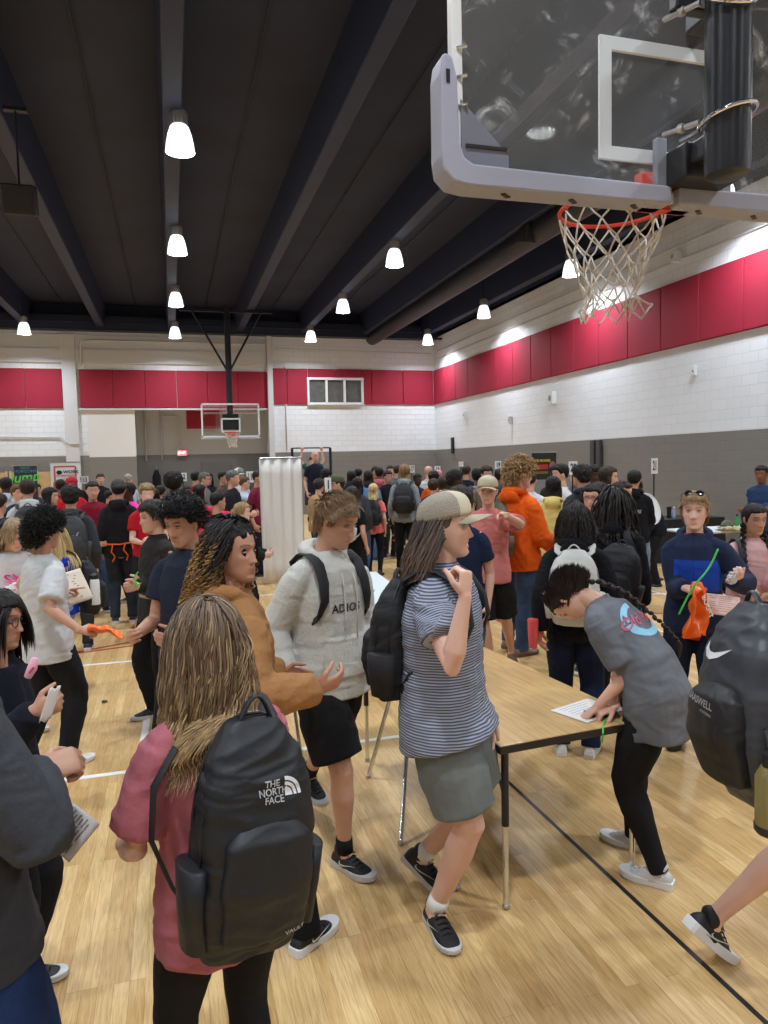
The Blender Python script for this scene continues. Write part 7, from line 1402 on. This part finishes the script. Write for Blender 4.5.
# ---------------- things held
def bag_orange(loc, label, w_, h_, seed, hang=True, rz=0.):
    rs = np.random.RandomState(seed); r = thing('orange_bag', label, 'bag', loc, rz)
    def fn(a, b_):
        x = (a-.5)*w_*(.35+.65*b_**.6); z = -h_*b_; y = .03*math.sin(a*9+b_*4+seed)+.02*math.sin(a*17-b_*9); return np.array([x+.02*math.sin(b_*8+seed), y, z+.02*math.sin(a*8+seed)])
    mb = MB(); mb.grid(fn, 22, 18, .003); mb.build('plastic_sheet', mat('orange_plastic', lin(240, 106, 26), .35, trans=.0, spec=.5), r, True, auto=False)
    return r
k = KP['blue']; p = at(698, 585, 4.50); r = bag_orange(p, 'orange plastic bag with white print in the hand of the boy in blue', .22, .31, 3, rz=.2)
text_obj('BOOST', .05, M_WHITEP, 'print', r, (.03, -.045, -.13), (.5, 0, -1), (1, 0, .5), .001, True)
def bag_flat(r_, L_, seed):
    pass
p = at(84, 628, 4.42); r = thing('orange_bag', 'crumpled orange plastic bag in the hand of the boy in the white tee', 'bag', p, .2); mb = MB(); mb.grid(lambda a, b_: np.array([.02+a*.19, (b_-.5)*(.05+.16*a), -.05*a*a+.016*math.sin(b_*7+a*4)+.008*math.sin(a*13)-.01]), 22, 18, .003); mb.build('plastic_sheet', mat('orange_plastic'), r, True, auto=False)
cord([at(718, 549, 4.45), at(711, 565, 4.45), at(703, 576, 4.44), at(695, 584, 4.44), at(688, 596, 4.45), at(679, 614, 4.46)], .006, 'green lanyard dangling from the hand of the boy in blue', M_GRN, 'lanyard', 'lanyard')
cord([at(138, 572, 5.2), at(134, 578, 5.2), at(137, 584, 5.2), at(133, 588, 5.2), at(141, 583, 5.2)], .005, 'green ribbon in the hands of the boy in the rugby shirt', M_GRN, 'green_ribbon', 'ribbon')
cord([at(67, 598, 4.8), at(66, 606, 4.8), at(65, 618, 4.8)], .005, 'green lanyard hanging by the light jeans of the blonde girl', M_GRN, 'lanyard', 'lanyard')
def paper(u_, v_, Z, w_, h_, label, nx, nz_=(0, 0, 1), rows=9, ink=None, m=None, cols=1, roll=0.):
    p = at(u_, v_, Z); n_ = nrm(-nrm(p-CAMP)*.8+np.array(nx)); x = nrm(np.cross((0, 0, 1), n_)); y = np.cross(n_, x); c, s_ = math.cos(roll), math.sin(roll); x, y = x*c+y*s_, -x*s_+y*c
    R = np.column_stack([x, y, n_]); r = thing('paper_sheet', label, 'paper', p); mb = MB()
    f_ = lambda a, b_, o=0.: R@np.array([(a-.5)*w_, (b_-.5)*h_, .012*math.sin(a*2.6)+.008*math.sin(b_*5)+o])
    mb.grid(lambda a, b_: f_(a, b_), 12, 12, .0008); mb.build('sheet', m or M_PAPER, r, True, auto=False); mb = MB(); rs = np.random.RandomState(int(u_))
    for ci in range(cols):
        for i in range(rows):
            b0 = .92-.84*i/rows; a0 = .08+ci*.86/cols; a1 = a0+(.80/cols)*rs.uniform(.55, 1.); 
            mb.add([f_(a0, b0, .0016), f_(a1, b0, .0016), f_(a1, b0-.022, .0016), f_(a0, b0-.022, .0016)], [(0, 1, 2, 3)])
    mb.build('print', ink or mat('print_grey', lin(110, 108, 106), .8), r, fix=False); return r
paper(56, 822, 1.85, .11, .18, 'grey printed sheet held low by the person cut off at the left', (.2, 0, .35), rows=16, m=mat('paper_shade', lin(190, 188, 186), .8), cols=3, roll=.62)
paper(72, 588, 5.0, .20, .24, 'cream printed sheet held at the belly of the boy in the white tee', (.1, 0, .35), rows=10, roll=.25, m=mat('paper_cream', lin(222, 208, 188), .8))
paper(718, 605, 4.6, .24, .15, 'pink printed sheet held under the hands of the boy in blue', (0, 0, .5), rows=8, roll=-.1, m=mat('paper_pink', lin(232, 200, 190), .8), ink=mat('print_rose', lin(170, 110, 104), .8), cols=2)
paper(141, 546, 9.0, .14, .18, 'tan paper folder held by the curly blond boy in red', (0, 0, .3), rows=0+1, roll=-.3, m=mat('paper_tan', lin(206, 190, 160), .8))
paper(98, 541, 9.1, .2, .18, 'tan paper bag held by the boy in the maroon striped top', (0, 0, .2), rows=1, roll=.2, m=mat('paper_kraft', lin(176, 150, 120), .8))
p = at(44, 704, 2.28); r = thing('tissue', 'folded white card in the hand of the student with glasses', 'card', p, .3); mb = MB(); mb.grid(lambda a, b_: np.array([(a-.5)*.035+.035*b_, (a-.5)*.01, -.055+.10*b_+.004*math.sin(a*9)]), 8, 8, .002); mb.build('card_sheet', M_PAPER, r, True, auto=False)
p = at(31, 668, 2.40); r = thing('candy_wrapper', 'pink and white wrapped candy near the student with glasses', 'candy', p); mb = MB(); mb.loft([(-.012, 0, -.03), (.004, 0, .0), (.014, 0, .03)], [.012, .016, .012], [.008, .011, .008], (1, 0, 0), 10, .4); mb.build('wrapper', mat('wrapper_pink', lin(232, 176, 196), .4), r, True, auto=False); mb = MB(); mb.tube([(-.004, -.012, -.012), (.010, -.012, .004)], .004, 6); mb.build('stripe', mat('wrapper_red', lin(200, 70, 110), .4), r, True)
p = at(732, 578, 4.42); r = thing('wrapper', 'silver and white wrapper in the left hand of the boy in blue', 'wrapper', p); mb = MB(); mb.grid(lambda a, b_: np.array([(a-.5)*.05+.01*math.sin(b_*9), .01*math.sin(a*12), (b_-.5)*.07+.006*math.sin(a*15)]), 10, 10, .001); mb.build('foil', mat('foil_white', lin(225, 228, 232), .25, .5), r, True, auto=False)
# red tumbler of the person with the white backpack, olive bottle of the walker at the right edge
p = at(533, 632, 4.65); r = thing('red_tumbler', 'coral red tumbler held down by the person in the black hoodie', 'cup', p); mb = MB(); mb.lathe([(0, -.10), (.026, -.10), (.034, .02), (.034, .07), (0, .07)], n=24); mb.build('cup_body', mat('coral_metal', lin(214, 78, 84), .35), r, True); mb = MB(); mb.lathe([(0, .07), (.036, .07), (.032, .085), (0, .087)], n=24); mb.build('lid', mat('coral_metal'), r, True)
mb = MB(); mb.tube([(.04, 0, .06), (.07, 0, .05), (.07, 0, -.02), (.038, 0, -.04)], .007, 8); mb.build('handle', mat('coral_metal'), r, True)
p = at(771, 808, 2.25); r = thing('olive_bottle', 'olive drink bottle with black base at the right edge below the charcoal pack', 'bottle', p); mb = MB(); mb.lathe([(0, -.055), (.045, -.055), (.047, .10), (.03, .13), (0, .13)], n=32); mb.build('bottle_body', mat('olive_tint', lin(122, 112, 66), .2), r, True); mb = MB(); mb.lathe([(0, -.08), (.04, -.08), (.048, -.07), (.048, -.052), (0, -.05)], n=32); mb.build('base', M_BLACK, r, True)
mb = MB(); mb.lathe([(0, .13), (.026, .13), (.026, .17), (0, .17)], n=20); mb.build('lid', M_BLACK, r, True)
p = onz(104, 703, .0); r = thing('floor_scrap', 'tiny dark crumpled scrap lying on the floor', 'scrap', (p[0], p[1], 0)); mb = MB(); mb.ell((0, 0, .014), (.022, .018, .014), None, 7, 5); mb.ell((.018, .006, .010), (.012, .012, .010), None, 6, 4); mb.build('scrap_lump', mat('scrap', lin(90, 84, 76), .7), r)
# goods at the stand left of the curtain
p = at(253, 510, 14.9); r = thing('blue_tote', 'bright blue bag left of the curtain, upper one', 'bag', p); mb = MB(); mb.loft([(0, 0, -.10), (0, 0, 0), (0, 0, .10)], [.09, .11, .07], [.05, .06, .04], (1, 0, 0), 18, .4, 3); mb.build('bag_cloth', cloth(lin(30, 60, 180)), r, True, auto=False); mb = MB(); mb.tube([(-.05, 0, .1), (-.03, 0, .18), (.03, 0, .18), (.05, 0, .1)], .006, 6); mb.build('handle', cloth(lin(30, 60, 180)), r, True)
p = at(257, 518, 14.7); r = thing('cup', 'white paper cup with green lid left of the curtain', 'cup', p); mb = MB(); mb.lathe([(0, -.09), (.03, -.09), (.042, .04), (0, .04)], n=20); mb.build('cup_body', M_PAPER, r, True); mb = MB(); mb.lathe([(0, .04), (.045, .04), (.04, .055), (0, .055)], n=20); mb.build('lid', mat('lime_lid', lin(140, 190, 80), .5), r, True)

pc = at(255, 523, 14.8); r_, _ = plain_table(0, 0, 1, .7, 0, 'small display table beside the white curtain'); r_.location = (pc[0]-.1, pc[1]+.1, 0); r_.rotation_euler = (0, 0, 0)
o = [q for q in COL.objects if q.name == 'cup'][0]; o.location.z = .745+.09
o = [q for q in COL.objects if q.name == 'blue_tote'][0]; o.location.z = .745+.13
bpy.data.scenes.remove(SCR)
S.camera = cam
